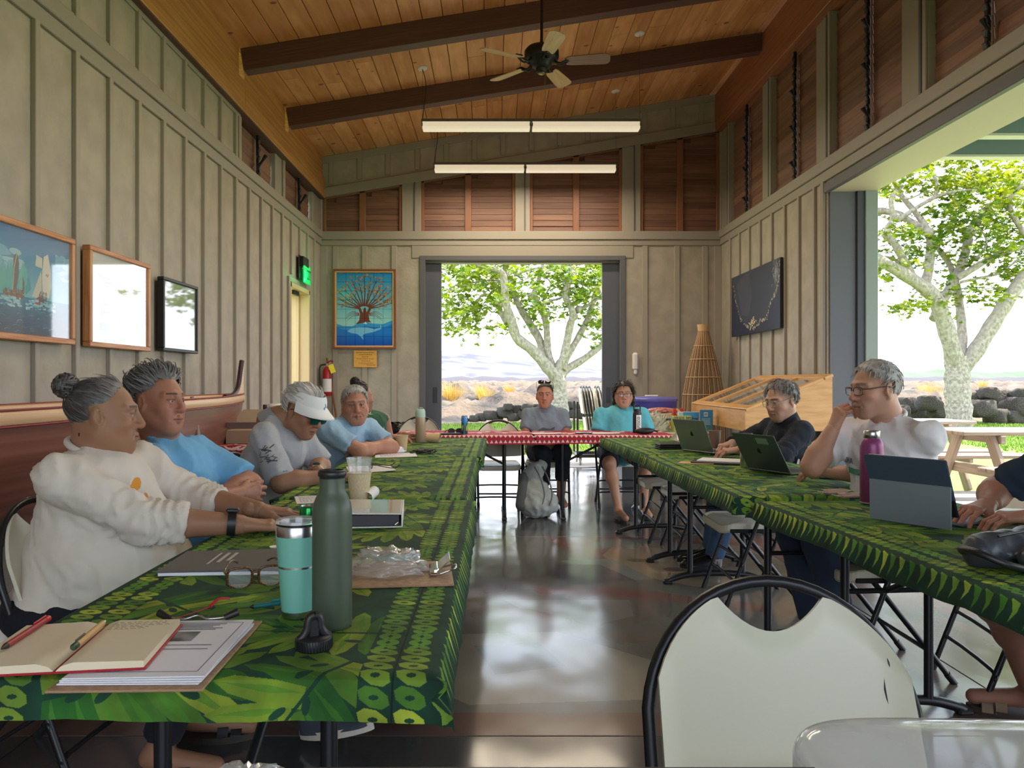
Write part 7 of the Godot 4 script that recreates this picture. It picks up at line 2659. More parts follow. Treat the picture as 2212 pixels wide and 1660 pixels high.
func chest_patch(p: Node3D, o: Dictionary, called: String, at_: Vector2, size: float, polys: Array, m: Material) -> void:
	var s := Shape.new()
	for poly: PackedVector2Array in polys:
		var tr := Geometry2D.triangulate_polygon(poly)
		var pts := []
		for q in poly: pts.append(on_shirt(o, at_ + q * size) - p.position)
		for k in range(0, tr.size(), 3):
			var a: Vector3 = pts[tr[k]]
			var b: Vector3 = pts[tr[k + 1]]
			var c: Vector3 = pts[tr[k + 2]]
			if (b - a).cross(c - a).dot(o.tb.z) < 0: s.tri(a, c, b)
			else: s.tri(a, b, c)
	obj(called, s, m, p)

func print_on(p: Node3D, o: Dictionary, called: String, c: Color) -> void:
	var polys := []
	for q in [[0.02, 0.02, 0.5], [-0.6, -0.9, 0.6], [0.6, -0.8, 0.45], [-0.1, -1.7, 0.4]]:
		polys.append(oval(U(q[0], q[1]), q[2], q[2] * 0.42, q[0] * 2.0 + 0.6, 9))
	chest_patch(p, o, called, U(-0.05, 0.10), 0.06, polys, mat(c, 0.85))

func whale_print(p: Node3D, o: Dictionary) -> void:
	chest_patch(p, o, "print", U(0.0, -0.03), 0.1, [PackedVector2Array([U(-0.9, 0.1), U(-0.4, 0.35), U(0.3, 0.2), U(0.8, 0.4), U(0.7, 0.1), U(0.2, -0.1), U(-0.1, -0.35), U(-0.2, -0.08), U(-0.6, -0.02)])], mat(c8(84, 92, 104), 0.9))

func shirt_words(p: Node3D, o: Dictionary) -> void:
	var tb: Basis = o.tb
	for w in [["MAUI", 0.085, 0.045, 30, c8(110, 112, 116)], ["AHI", -0.115, 0.045, 30, c8(110, 112, 116)], ["N", 0.095, 0.003, 26, c8(226, 228, 226)], ["I", 0.045, 0.003, 26, c8(226, 228, 226)]]:
		var t := TextMesh.new()
		t.text = w[0]
		t.font = M.font
		t.font_size = w[3]
		t.pixel_size = 0.0011
		t.depth = 0.0015
		var a := on_shirt(o, U(w[1], w[2]))
		var b := on_shirt(o, U(w[1] - 0.03, w[2]))
		var x := (b - on_shirt(o, U(w[1] + 0.03, w[2]))).normalized()
		var y := (on_shirt(o, U(w[1], w[2] + 0.03)) - on_shirt(o, U(w[1], w[2] - 0.03))).normalized()
		var z := x.cross(y).normalized()
		obj("lettering", t, mat(w[4], 0.9), p, Transform3D(Basis(x, z.cross(x), z), a + z * 0.003 - p.position))
	chest_patch(p, o, "green_band", U(0.0, 0.003), 0.13, [PackedVector2Array([U(-0.95, 0.1), U(-0.6, 0.1), U(-0.2, 0.1), U(0.2, 0.1), U(0.6, 0.1), U(0.95, 0.1), U(0.95, -0.1), U(0.6, -0.1), U(0.2, -0.1), U(-0.2, -0.1), U(-0.6, -0.1), U(-0.95, -0.1)])], mat(c8(96, 168, 136), 0.9))

func sleeve_badge(p: Node3D, o: Dictionary) -> void:
	var m := mat(c8(70, 74, 80), 0.9)
	var a: Vector3 = o.shoulders[0]
	var e: Vector3 = o.elbows[0]
	var ax := (e - a).normalized()
	var out := (V(0.0, 0.1, 1.0) - ax * ax.z).normalized()
	var s := Shape.new()
	var r := RandomNumberGenerator.new()
	r.seed = 3
	for k in 20:
		var t := r.randf_range(0.40, 0.72)
		var th := r.randf_range(-0.5, 0.5)
		var c := a.lerp(e, t)
		var n := (out * cos(th) + ax.cross(out) * sin(th)).normalized()
		var pt := c + n * 0.0785
		var u := ax.cross(n)
		var d := (u * r.randf_range(0.6, 1) + ax * r.randf_range(-0.7, 0.7)).normalized() * r.randf_range(0.008, 0.018)
		var w := n.cross(d).normalized() * r.randf_range(0.0012, 0.003)
		s.quad(pt - d - w - p.position, pt + d - w - p.position, pt + d + w - p.position, pt - d + w - p.position)
	obj("sleeve_print", s, m, p)

func flowers_on(p: Node3D, o: Dictionary) -> void:
	var m := mat(c8(206, 214, 196), 0.9)
	var s := Shape.new()
	var r := RandomNumberGenerator.new()
	r.seed = 4
	for k in 24:
		var d := V(r.randfn(), r.randfn(0, 0.6), r.randfn() + 0.8).normalized()
		var c: Vector3 = o.chest + V(0, r.randf_range(-0.22, 0.10), 0)
		var t := 0.34
		while t > 0.0:
			if field_at(o.shirt_field, c + d * t) < 0.0: break
			t -= 0.004
		var pt := c + d * (t + 0.007) - p.position
		var x := d.cross(Vector3.UP).normalized()
		var y := x.cross(d)
		for j in 5:
			var a := j * TAU / 5 + k
			var v := x * cos(a) + y * sin(a)
			var w := d.cross(v) * 0.005
			s.quad(pt, pt + v * 0.012 + w, pt + v * 0.026, pt + v * 0.012 - w)
	obj("flower_print", s, m, p)

func jacket_on(p: Node3D, o: Dictionary) -> void:
	var m := cloth_mat(c8(42, 46, 54), 322)
	var s := Shape.new()
	var tb: Basis = o.tb
	var n: Vector3 = o.neck_at - p.position
	s.grid(30, 3, func(a: float, b: float) -> Vector3:
		var th := lerpf(-1.35, PI + 1.35, a)
		var r := 0.070 + 0.022 * b
		return n + tb * V(cos(th) * r, 0.062 - 0.075 * b - 0.03 * maxf(0.0, sin(th)), sin(th) * r + 0.012))
	obj("collar", s, m, p)
	var z := Shape.new()
	var pts := []
	for k in 8: pts.append(on_shirt(o, U(0.0, 0.13 - 0.05 * k)) - p.position)
	z.tube(pts, 0.004, 6)
	obj("zip", z, M.steel_dark, p)

func visor_on(p: Node3D, xf: Transform3D) -> void:
	var m := mat(c8(226, 226, 224), 0.7)
	var off := p.position
	var b := Shape.new()
	for f in [0.0, 0.004]:
		b.grid(40, 4, func(a: float, v: float) -> Vector3:
			var th := a * TAU
			var y := lerpf(0.052, 0.104, v) if sin(th) > 0 else lerpf(0.046, 0.082, v)
			var sh := 1.0 - 0.20 * v * v
			return xf * V(cos(th) * (0.086 + f) * sh, y + 0.006 * sin(th), sin(th) * (0.108 + f) * sh - 0.012) - off, Rect2(0, 0, 1, 1), f > 0.0)
	var w := obj("sun_visor", b, m, p)
	var br := Shape.new()
	for f in [0.0, 0.004]:
		br.grid(24, 8, func(a: float, v: float) -> Vector3:
			var th := lerpf(0.12, PI - 0.12, a)
			var rx := cos(th)
			var reach := 0.075 * v * pow(sin(th), 0.7)
			return xf * V(rx * (0.089 + 0.010 * v), 0.056 + f - 0.022 * v - 0.022 * rx * rx * v, sin(th) * 0.104 - 0.012 + reach) - off, Rect2(0, 0, 1, 1), f > 0.0)
	obj("brim", br, m, w)
	var lg := Shape.new()
	for q in [[V(0.01, 0.086, 0.092), V(0.016, 0.07, 0.0985)], [V(0.016, 0.07, 0.0985), V(0.004, 0.066, 0.0995)], [V(0.004, 0.066, 0.0995), V(0.014, 0.052, 0.102)]]:
		lg.tube([xf * (q[0] as Vector3) - off, xf * (q[1] as Vector3) - off], 0.0018, 5)
	obj("stitched_mark", lg, mat(c8(80, 96, 170), 0.8), w)

func sandal_on(p: Node3D, ankle: Vector3, toe: Vector3, m: Material) -> void:
	var off := p.position
	var d := V(toe.x - ankle.x, 0, toe.z - ankle.z).normalized()
	var x := d.cross(Vector3.UP)
	var heel := ankle - d * 0.065
	var l := 0.27
	var s := Shape.new()
	var o := PackedVector2Array()
	for k in 24:
		var a := TAU * k / 24
		var t := -cos(a) * 0.5 + 0.5
		o.append(U(sin(a) * (0.036 + 0.014 * sin(t * PI * 0.9)), t * l))
	s.prism(o, 0.022, Transform3D(Basis(x, d, x.cross(d)), V(heel.x, 0.0, heel.z) - off))
	var sd := obj("sandal", s, mat(c8(70, 62, 54), 0.9), p)
	var st := Shape.new()
	for q in [[0.60, 0.052], [0.76, 0.040]]:
		var c: Vector3 = V(heel.x, 0.012, heel.z) + d * l * q[0] - off
		var pts := []
		for k in 9:
			var a := PI * k / 8.0
			pts.append(c + x * cos(a) * 0.047 + V(0, sin(a) * q[1], 0))
		for k in 8:
			st.quad(pts[k] - d * 0.018, pts[k + 1] - d * 0.018, pts[k + 1] + d * 0.018, pts[k] + d * 0.018)
	obj("strap", st, m, sd)
# ---------------------------------------------------------------- things on the tables
func cup(called: String, label: String, p: Vector3, r: float, h: float, m: Material, rim := true) -> Node3D:
	var t := thing(called, label, "cup", p)
	obj("wall", turned([U(0, 0.004), U(r * 0.72, 0.004), U(r * 0.72, 0), U(r * 0.74, 0), U(r, h), U(r - 0.0015, h), U(r * 0.73, 0.008), U(0, 0.008)], 32), m, t)
	if rim:
		var s := Shape.new()
		var ring := []
		for k in 32: ring.append(V(cos(TAU * k / 32) * r, h, sin(TAU * k / 32) * r))
		s.ring_tube(ring, 0.0024, 6)
		obj("rim", s, m, t)
	return t

func paper_sheet(label: String, p: Vector3, w: float, l: float, turn: float, curl := 0.004, m: Material = null, lines := 0) -> Node3D:
	var t := thing("paper", label, "paper", p, turn)
	var s := Shape.new()
	for f in [0.0, 0.0012]:
		s.grid(8, 10, func(a: float, b: float) -> Vector3:
			return V((a - 0.5) * w, f + curl * pow(a, 3.0) * b, (b - 0.5) * l), Rect2(0, 0, 1, 1), f > 0.0)
	obj("sheet", s, m if m else M.paper, t)
	if lines > 0:
		var q := Shape.new()
		var r := RandomNumberGenerator.new()
		r.seed = lines
		for k in lines:
			var x := -w * 0.38
			while x < w * 0.36:
				var e := r.randf_range(0.006, 0.02)
				q.box(V(x + e / 2, 0.0016, -l * 0.38 + l * 0.76 * k / lines), V(e, 0.0004, 0.0018))
				x += e + 0.004
		obj("print", q, mat(c8(90, 90, 98), 0.8), t)
	return t

func laptop(label: String, near: Vector3, far: Vector3, lid_h: float, open_deg: float, shell: Material, mark: bool) -> Node3D:
	# near and far: the ends of the hinge on the table; the lid's back looks towards the aisle
	var h := (far - near)
	var t := thing("laptop", label, "laptop", (near + far) / 2)
	var x := h.normalized()
	var out := Vector3.UP.cross(x)
	if out.x < 0: out = -out          # towards the person
	var w := h.length()
	var b := Basis(x, Vector3.UP, x.cross(Vector3.UP))
	var s := signf(b.z.dot(out))
	obj("base", block(V(w, 0.012, lid_h), 0.005), shell, t, Transform3D(b, V(0, 0.008, 0) + out * lid_h / 2))
	var kb := Shape.new()
	for r in 5:
		for c in 13: kb.box(V((c - 6) * w * 0.068, 0, (r - 2) * 0.019), V(w * 0.058, 0.002, 0.0155), Basis(), 0.0006)
	obj("keyboard", kb, M.black, t, Transform3D(b, V(0, 0.0148, 0) + out * lid_h * 0.38))
	var tilt := deg_to_rad(open_deg - 90.0)
	var up := (Vector3.UP * cos(tilt) - out * sin(tilt)).normalized()
	var lb := Basis(x, up, x.cross(up))
	obj("lid", block(V(w, lid_h, 0.006), 0.003), shell, t, Transform3D(lb, V(0, 0.012, 0) + up * lid_h / 2))
	var inward := lb.z * signf(lb.z.dot(out))
	obj("screen", block(V(w * 0.95, lid_h * 0.9, 0.001)), mat(c8(30, 32, 38), 0.15), t, Transform3D(lb, V(0, 0.012, 0) + up * lid_h * 0.52 + inward * 0.0032))
	if mark:       # the bitten-fruit emblem on the lid
		var m := Shape.new()
		var fruit := PackedVector2Array()
		for k in 26:
			var a := TAU * k / 26
			var q := U(cos(a) * 0.0135, sin(a) * 0.0145 - 0.002 * cos(a * 2.0))
			if absf(a) < 0.5 or a > TAU - 0.5: q.x -= 0.0045 * (1.0 - minf(a, TAU - a) / 0.5)
			fruit.append(q)
		m.prism(fruit, 0.0005)
		m.prism(oval(U(0.003, 0.0195), 0.0022, 0.0055, -0.6, 10), 0.0005)
		var ob := -inward
		var px := up.cross(ob)
		obj("emblem", m, mat(c8(34, 38, 36), 0.15, 0.4), t, Transform3D(Basis(px, up, ob), V(0, 0.012, 0) + up * lid_h * 0.54 + ob * 0.0031))
	return t

func pen(called: String, label: String, a: Vector3, b: Vector3, m: Material, tip: Material, end: Material) -> void:
	var t := thing(called, label, "pen", a)
	var d := b - a
	obj("barrel", rod([d * 0.10, d * 0.9], 0.0052, 10), m, t)
	obj("tip", rod([Vector3.ZERO, d * 0.05, d * 0.10], [0.0012, 0.0035, 0.0052], 10), tip, t)
	obj("cap", rod([d * 0.9, d * 0.98, d], [0.0058, 0.0058, 0.004], 10), end, t)
	obj("clip", rod([d * 0.92 + V(0, 0.0075, 0), d * 0.66 + V(0, 0.0072, 0)], 0.0016, 6), end, t)

func table_things() -> void:
	near_table_things()
	far_table_things()
	side_table_things()
	camera_side()

func near_table_things() -> void:
	var Y := TOP + 0.006
	# clipboard with papers, the open notebook lying half on it
	var cb := thing("clipboard", "brown clipboard holding printed white papers under the open notebook", "clipboard", V(-0.565, Y, -1.325), 0.03)
	obj("board", block(V(0.235, 0.004, 0.335), 0.0015), M.kraft_board, cb, placed(V(0, 0.002, 0)))
	for k in 4: obj("sheet", block(V(0.216, 0.0022, 0.282), 0.0006), M.paper, cb, placed(V(0.002 * (k % 2), 0.0055 + 0.0026 * k, 0.008 - 0.002 * k), 0.012 * (k - 1.5)))
	var pr := Shape.new()
	for k in 5: pr.box(V(0.005, 0, -0.115 + 0.008 * k), V(0.12 - 0.02 * (k % 3), 0.0003, 0.0025))
	for k in 2: pr.box(V(0.01, 0, 0.0 + 0.02 * k), V(0.13, 0.0003, 0.002))
	for s in [-1.0, 1.0]:
		pr.box(V(s * 0.094, 0, 0), V(0.001, 0.0003, 0.245))
		pr.box(V(0, 0, s * 0.1225), V(0.188, 0.0003, 0.001))
	obj("print", pr, mat(c8(96, 96, 104), 0.8), cb, placed(V(0, 0.0150, 0)))
	obj("photo", block(V(0.085, 0.0004, 0.05)), textured(blotch_tex(95, 0.06, [[0.3, c8(40, 40, 42)], [0.7, c8(150, 150, 150)]], 128), 0.6), cb, placed(V(-0.01, 0.0151, -0.045)))
	obj("clip", rod(curve([V(-0.06, 0.02, -0.15), V(-0.045, 0.018, -0.142), V(-0.02, 0.018, -0.138), V(0.0, 0.022, -0.145), V(0.02, 0.018, -0.138), V(0.045, 0.018, -0.142), V(0.06, 0.02, -0.15)]), 0.002, 6), M.steel, cb)
	for s in [-1.0, 1.0]: obj("clip_end", rod([V(s * 0.052, 0.018, -0.142), V(s * 0.075, 0.026, -0.152)], [0.006, 0.008], 8), M.black, cb)
	var nb := thing("notebook", "open red-covered notebook with cream pages and a few handwritten lines", "notebook", V(-0.700, Y + 0.016, -1.300), 0.14)
	obj("cover", block(V(0.272, 0.003, 0.222), 0.0012), mat(c8(170, 28, 44), 0.55), nb, placed(V(0, 0.001, 0)))
	for s in [-1.0, 1.0]:
		var pg := Shape.new()
		var top := func(a: float, b: float) -> Vector3:
			return V(s * (0.002 + 0.130 * a), 0.003 + 0.013 * sqrt(minf(1.0, a * 5.0)) - 0.003 * a, (b - 0.5) * 0.214)
		pg.grid(20, 4, top, Rect2(0, 0, 1, 1), s < 0)
		for e in [0.0, 1.0]:
			for k in 20:
				var p: Vector3 = top.call(k / 20.0, e)
				var q: Vector3 = top.call((k + 1) / 20.0, e)
				pg.quad(V(p.x, 0.002, p.z), V(q.x, 0.002, q.z), q, p)
		var p1: Vector3 = top.call(1.0, 0.0)
		var q1: Vector3 = top.call(1.0, 1.0)
		pg.quad(V(p1.x, 0.002, p1.z), V(q1.x, 0.002, q1.z), q1, p1)
		obj("pages", pg, mat(c8(222, 208, 178), 0.75), nb)
	var hw := Shape.new()
	var r := RandomNumberGenerator.new()
	r.seed = 44
	for row in 5:
		var x := 0.024
		while x < 0.118 - (0.03 if row > 2 else 0.0):
			var l := r.randf_range(0.004, 0.011)
			hw.tube([V(x, 0.0158, -0.088 + row * 0.009), V(x + l * 0.4, 0.0158, -0.091 + row * 0.009 + r.randf_range(-0.001, 0.002)), V(x + l, 0.0157, -0.088 + row * 0.009)], 0.0003, 4, false)
			x += l + r.randf_range(0.002, 0.006)
	obj("handwriting", hw, mat(c8(110, 96, 84), 0.8), nb)
	var rb := Shape.new()
	rb.tube(curve([V(0.004, 0.008, -0.10), V(0.03, 0.0, -0.13), V(0.07, -0.010, -0.17), V(0.115, -0.013, -0.22), V(0.15, -0.011, -0.265)]), 0.0022, 6, true, 0.35)
	rb.tube(curve([V(0.15, -0.011, -0.265), V(0.165, 0.0, -0.282), V(0.185, -0.002, -0.29)]), 0.0055, 6, true, 0.3)
	obj("ribbon", rb, mat(c8(190, 30, 48), 0.6), nb)
	pen("pen", "red and black ballpoint pen on the notebook's outer page", V(-0.800, Y + 0.036, -1.245), V(-0.818, Y + 0.036, -1.41), mat(c8(160, 40, 46), 0.4), M.black, mat(c8(200, 36, 46), 0.3))
	pen("wooden_pen", "pale wooden pen with a green end in the fold of the notebook", V(-0.702, Y + 0.038, -1.385), V(-0.684, Y + 0.038, -1.245), mat(c8(206, 164, 104), 0.5), M.steel, mat(c8(34, 66, 48), 0.4))
	pen("pen", "teal pen on the cloth beside the mint tumbler", lay(540, 1312, Y + 0.006), lay(612, 1302, Y + 0.006), mat(c8(26, 96, 92), 0.35), M.black, mat(c8(20, 130, 140), 0.3))
	# tortoiseshell glasses standing folded open
	var tg := thing("reading_glasses", "tortoiseshell glasses set down on the cloth in front of the grey folder", "glasses", lay(552, 1270, Y), 0.35)
	var fr := Shape.new()
	for s in [-1.0, 1.0]:
		var ring := []
		for k in 22:
			var a := TAU * k / 22
			var e := U(cos(a), sin(a))
			e = e / pow(pow(absf(e.x), 3.5) + pow(absf(e.y), 3.5), 1.0 / 3.5)
			ring.append(V(s * 0.034 + e.x * 0.027, 0.026 + e.y * 0.022, 0.004 * e.y))
		fr.ring_tube(ring, 0.0030, 6)
		fr.tube(curve([V(s * 0.063, 0.036, 0), V(s * 0.066, 0.038, -0.03), V(s * 0.05, 0.045, -0.09), V(s * 0.035, 0.03, -0.135)]), 0.0030, 6)
	fr.tube([V(-0.008, 0.034, 0), V(0, 0.037, 0.002), V(0.008, 0.034, 0)], 0.003, 6)
	obj("frame", fr, textured(blotch_tex(96, 0.09, [[0.3, c8(44, 26, 18)], [0.7, c8(128, 84, 36)]], 128), 0.2, V(20, 20, 20), Color.WHITE, true), tg)
	for s in [-1.0, 1.0]: obj("lens", turned([U(0, 0), U(0.0245, 0), U(0.0245, 0.001), U(0, 0.001)], 24), M.lens, tg, placed(V(s * 0.034, 0.026, 0), 0, PI / 2))
	# grey folder with stamped lettering
	var fo := thing("folder", "grey presentation folder with pale stamped lettering in front of the cream sweater", "folder", V(-0.67, Y, -1.97), 0.06)
	obj("cover", block(V(0.31, 0.005, 0.225), 0.002), mat(c8(98, 96, 96), 0.5), fo, placed(V(0, 0.012, 0), 0, 0, 0.012))
	obj("pages", block(V(0.30, 0.008, 0.22), 0.001), M.paper, fo, placed(V(0, 0.004, 0)))
	var st := Shape.new()
	for k in 3:
		var z := -0.07
		while z < 0.05 - 0.02 * k:
			var l := r.randf_range(0.006, 0.015)
			st.box(V(-0.05 + 0.02 * k, 0.0152, z + l / 2), V(0.009 if k else 0.006, 0.0004, l))
			z += l + 0.003
	obj("stamping", st, mat(c8(196, 190, 182), 0.5), fo)
	var sp := thing("spoon", "white plastic spoon end behind the mint tumbler", "spoon", lay(596, 1187, Y))
	obj("bowl", turned([U(0, 0), U(0.012, 0.002), U(0.018, 0.008), U(0.0165, 0.008), U(0.01, 0.0035), U(0, 0.002)], 20), M.white, sp)
	obj("handle", block(V(0.07, 0.003, 0.007), 0.001), M.white, sp, placed(V(0.05, 0.008, 0)))
	# mint tumbler
	var tu := thing("tumbler", "mint green steel tumbler with a clear lid beside the tall green bottle", "tumbler", V(-0.396, Y, -1.54))
	var mint := mat(c8(112, 178, 160), 0.5)
	obj("body", turned([U(0.0315, 0.014), U(0.0415, 0.150), U(0.0425, 0.163)], 40), mint, tu)
	obj("steel_base", turned([U(0, 0), U(0.029, 0), U(0.0308, 0.003), U(0.0312, 0.014), U(0, 0.014)], 40), M.steel, tu)
	obj("steel_rim", turned([U(0.0425, 0.163), U(0.0428, 0.182), U(0.0415, 0.184), U(0.040, 0.170), U(0.038, 0.10)], 40), M.steel, tu)
	obj("lid", turned([U(0, 0.178), U(0.034, 0.178), U(0.036, 0.188), U(0.0425, 0.188), U(0.0415, 0.194), U(0.033, 0.192), U(0.031, 0.182), U(0, 0.182)], 40), M.clear_lid, tu)
	obj("gasket", turned([U(0.0335, 0.180), U(0.0362, 0.180), U(0.0362, 0.187), U(0.0335, 0.187)], 40), M.black, tu)
	# tall green bottle and its loop cap
	var gb := thing("water_bottle", "tall dark olive green metal bottle standing open without its cap", "bottle", V(-0.313, Y, -1.475))
	var olive := mat(c8(72, 82, 66), 0.42)
	olive.metallic_specular = 0.45
	obj("body", turned([U(0, 0), U(0.034, 0), U(0.0372, 0.003), U(0.0378, 0.010), U(0.0378, 0.212), U(0.0374, 0.224), U(0.0355, 0.236), U(0.031, 0.247), U(0.0262, 0.256), U(0.0245, 0.264), U(0.0245, 0.284)], 48), olive, gb)
	obj("rim", turned([U(0.0245, 0.284), U(0.0245, 0.287), U(0.027, 0.289), U(0.027, 0.296), U(0.024, 0.300), U(0.021, 0.300), U(0.021, 0.26)], 40), M.black, gb)
	var lo := thing("bottle_cap", "black screw cap with a carrying loop lying by the green bottle", "bottle cap", V(-0.319, Y, -1.353))
	var ribs := Shape.new()
	ribs.lathe([U(0, 0), U(0.030, 0), U(0.0315, 0.002), U(0.0315, 0.018), U(0.029, 0.0215), U(0, 0.0225)], 40)
	for k in 40: ribs.box(V(cos(TAU * k / 40) * 0.0315, 0.0105, sin(TAU * k / 40) * 0.0315), V(0.0022, 0.016, 0.0022), Basis(Vector3.UP, -TAU * k / 40))
	obj("cap", ribs, M.black, lo)
	var loop := Shape.new()
	for f in [-1.0, 1.0]:
		var pts := [V(f * 0.027, 0.018, 0), V(f * 0.018, 0.025, 0), V(f * 0.012, 0.036, 0), V(f * 0.0105, 0.047, 0), V(f * 0.007, 0.055, 0), V(0, 0.058, 0)]
		loop.tube(curve(pts), 0.0075, 8, true, 1.0, Vector3.BACK)
	loop.box(V(0, 0.036, 0), V(0.02, 0.034, 0.010), Basis(), 0.003)
	obj("loop", loop, M.black, lo, placed(Vector3.ZERO, 0.5))
	# brown clipboard with a crumpled clear bag on it
	var c2 := thing("clipboard", "bare brown clipboard with a steel spring clip under a crumpled clear bag", "clipboard", V(-0.255, Y, -1.86), 0.10)
	obj("board", block(V(0.30, 0.005, 0.235), 0.002), M.kraft_board, c2, placed(V(0, 0.003, 0)))
	var cl := Shape.new()
	cl.box(V(0.105, 0.012, 0), V(0.02, 0.008, 0.10), Basis(), 0.003)
	cl.box(V(0.128, 0.030, 0), V(0.045, 0.0025, 0.085), Basis(Vector3.BACK, 0.75), 0.001)
	cl.tube([V(0.112, 0.018, -0.035), V(0.112, 0.018, 0.035)], 0.006, 10)
	cl.tube(curve([V(0.12, 0.008, -0.03), V(0.155, 0.018, -0.02), V(0.160, 0.020, 0.0), V(0.155, 0.018, 0.02), V(0.12, 0.008, 0.03)]), 0.0025, 6)
	obj("clip", cl, M.chrome, c2)
	var bag := thing("plastic_bag", "crumpled clear plastic bag lying on the bare brown clipboard", "plastic bag", V(-0.27, Y + 0.006, -1.88))
	var n := FastNoiseLite.new()
	n.seed = 12
	n.frequency = 2.4
	var bs := Shape.new()
	bs.grid(44, 24, func(a: float, b: float) -> Vector3:
		var th := a * TAU
		var ph := b * PI * 0.5
		var d := V(cos(th) * cos(ph), sin(ph), sin(th) * cos(ph))
		var k := 1.0 + n.get_noise_3dv(d) * 0.36 - absf(n.get_noise_3dv(d * 2.0 + Vector3.ONE)) * 0.35
		return V(d.x * 0.105 * k, maxf(0.002, d.y * 0.058 * k), d.z * 0.075 * k))
	obj("film", bs, M.bag_film, bag)
	# the white ring binder
	var bd := thing("ring_binder", "thick white ring binder with a clear cover sleeve, lying closed", "binder", V(-0.455, Y, -2.60), 0.10)
	obj("cover", block(V(0.28, 0.004, 0.29), 0.0015), M.white, bd, placed(V(0, 0.046, 0), 0, 0, -0.02))
	obj("cover", block(V(0.28, 0.004, 0.29), 0.0015), M.white, bd, placed(V(0, 0.002, 0)))
	obj("spine", block(V(0.004, 0.046, 0.29), 0.0015), M.white, bd, placed(V(0.141, 0.024, 0)))
	obj("pages", block(V(0.262, 0.036, 0.278), 0.002), mat(c8(60, 60, 66), 0.5), bd, placed(V(0.002, 0.023, 0)))
	obj("sleeve", block(V(0.272, 0.0012, 0.282), 0.0004), M.clear_lid, bd, placed(V(0, 0.0492, 0), 0, 0, -0.02))
	obj("ring", rod([V(0.12, 0.01, 0.147), V(0.13, 0.018, 0.147)], 0.005, 8), M.chrome, bd)
	# small green can, paper cups and papers beyond
	var gc := thing("can", "small shiny green can by the fingers of the cream sweater", "can", V(-0.612, Y, -2.52))
	obj("side", turned([U(0.026, 0), U(0.029, 0.006), U(0.029, 0.056), U(0.026, 0.062)], 32), mat(c8(20, 128, 62), 0.2, 0.6), gc)
	obj("top", turned([U(0, 0.058), U(0.023, 0.058), U(0.025, 0.063), U(0.026, 0.062)], 32), M.steel, gc)
	paper_sheet("loose white sheet behind the mint tumbler", lay(672, 1080, Y), 0.12, 0.20, 0.3, 0.004, null, 9)
	var kraft := textured(blotch_tex(97, 0.12, [[0.3, c8(200, 180, 142)], [0.7, c8(214, 194, 156)]], 128), 0.7, V(3, 3, 1))
	var pc := cup("paper_cup", "patterned paper cup with a clear cup stacked in it behind the green bottle", V(-0.527, Y, -2.98), 0.046, 0.116, kraft)
	var cc := thing("plastic_cup", "clear plastic cup standing inside the patterned paper cup", "cup", V(-0.527, Y + 0.055, -2.98))
	obj("wall", turned([U(0, 0.0), U(0.034, 0.0), U(0.0435, 0.085), U(0.050, 0.118), U(0.0515, 0.119), U(0.049, 0.1185), U(0.0425, 0.085), U(0.033, 0.002), U(0, 0.002)], 36), M.clear_lid, cc)
	var rp := thing("paper", "white sheet rolled into a loose curl beside the stacked cups", "paper", lay(806, 1082, Y))
	var rl := Shape.new()
	var pts := []
	for k in 16: pts.append(U(cos(-1.4 + k * 0.32) * 0.022 - 0.012, 0.022 + sin(-1.4 + k * 0.32) * 0.022))
	for k in 15: rl.quad(V(pts[k].x, pts[k].y, 0.08), V(pts[k + 1].x, pts[k + 1].y, 0.08), V(pts[k + 1].x, pts[k + 1].y, -0.1), V(pts[k].x, pts[k].y, -0.1))
	obj("curl", rl, M.paper, rp)

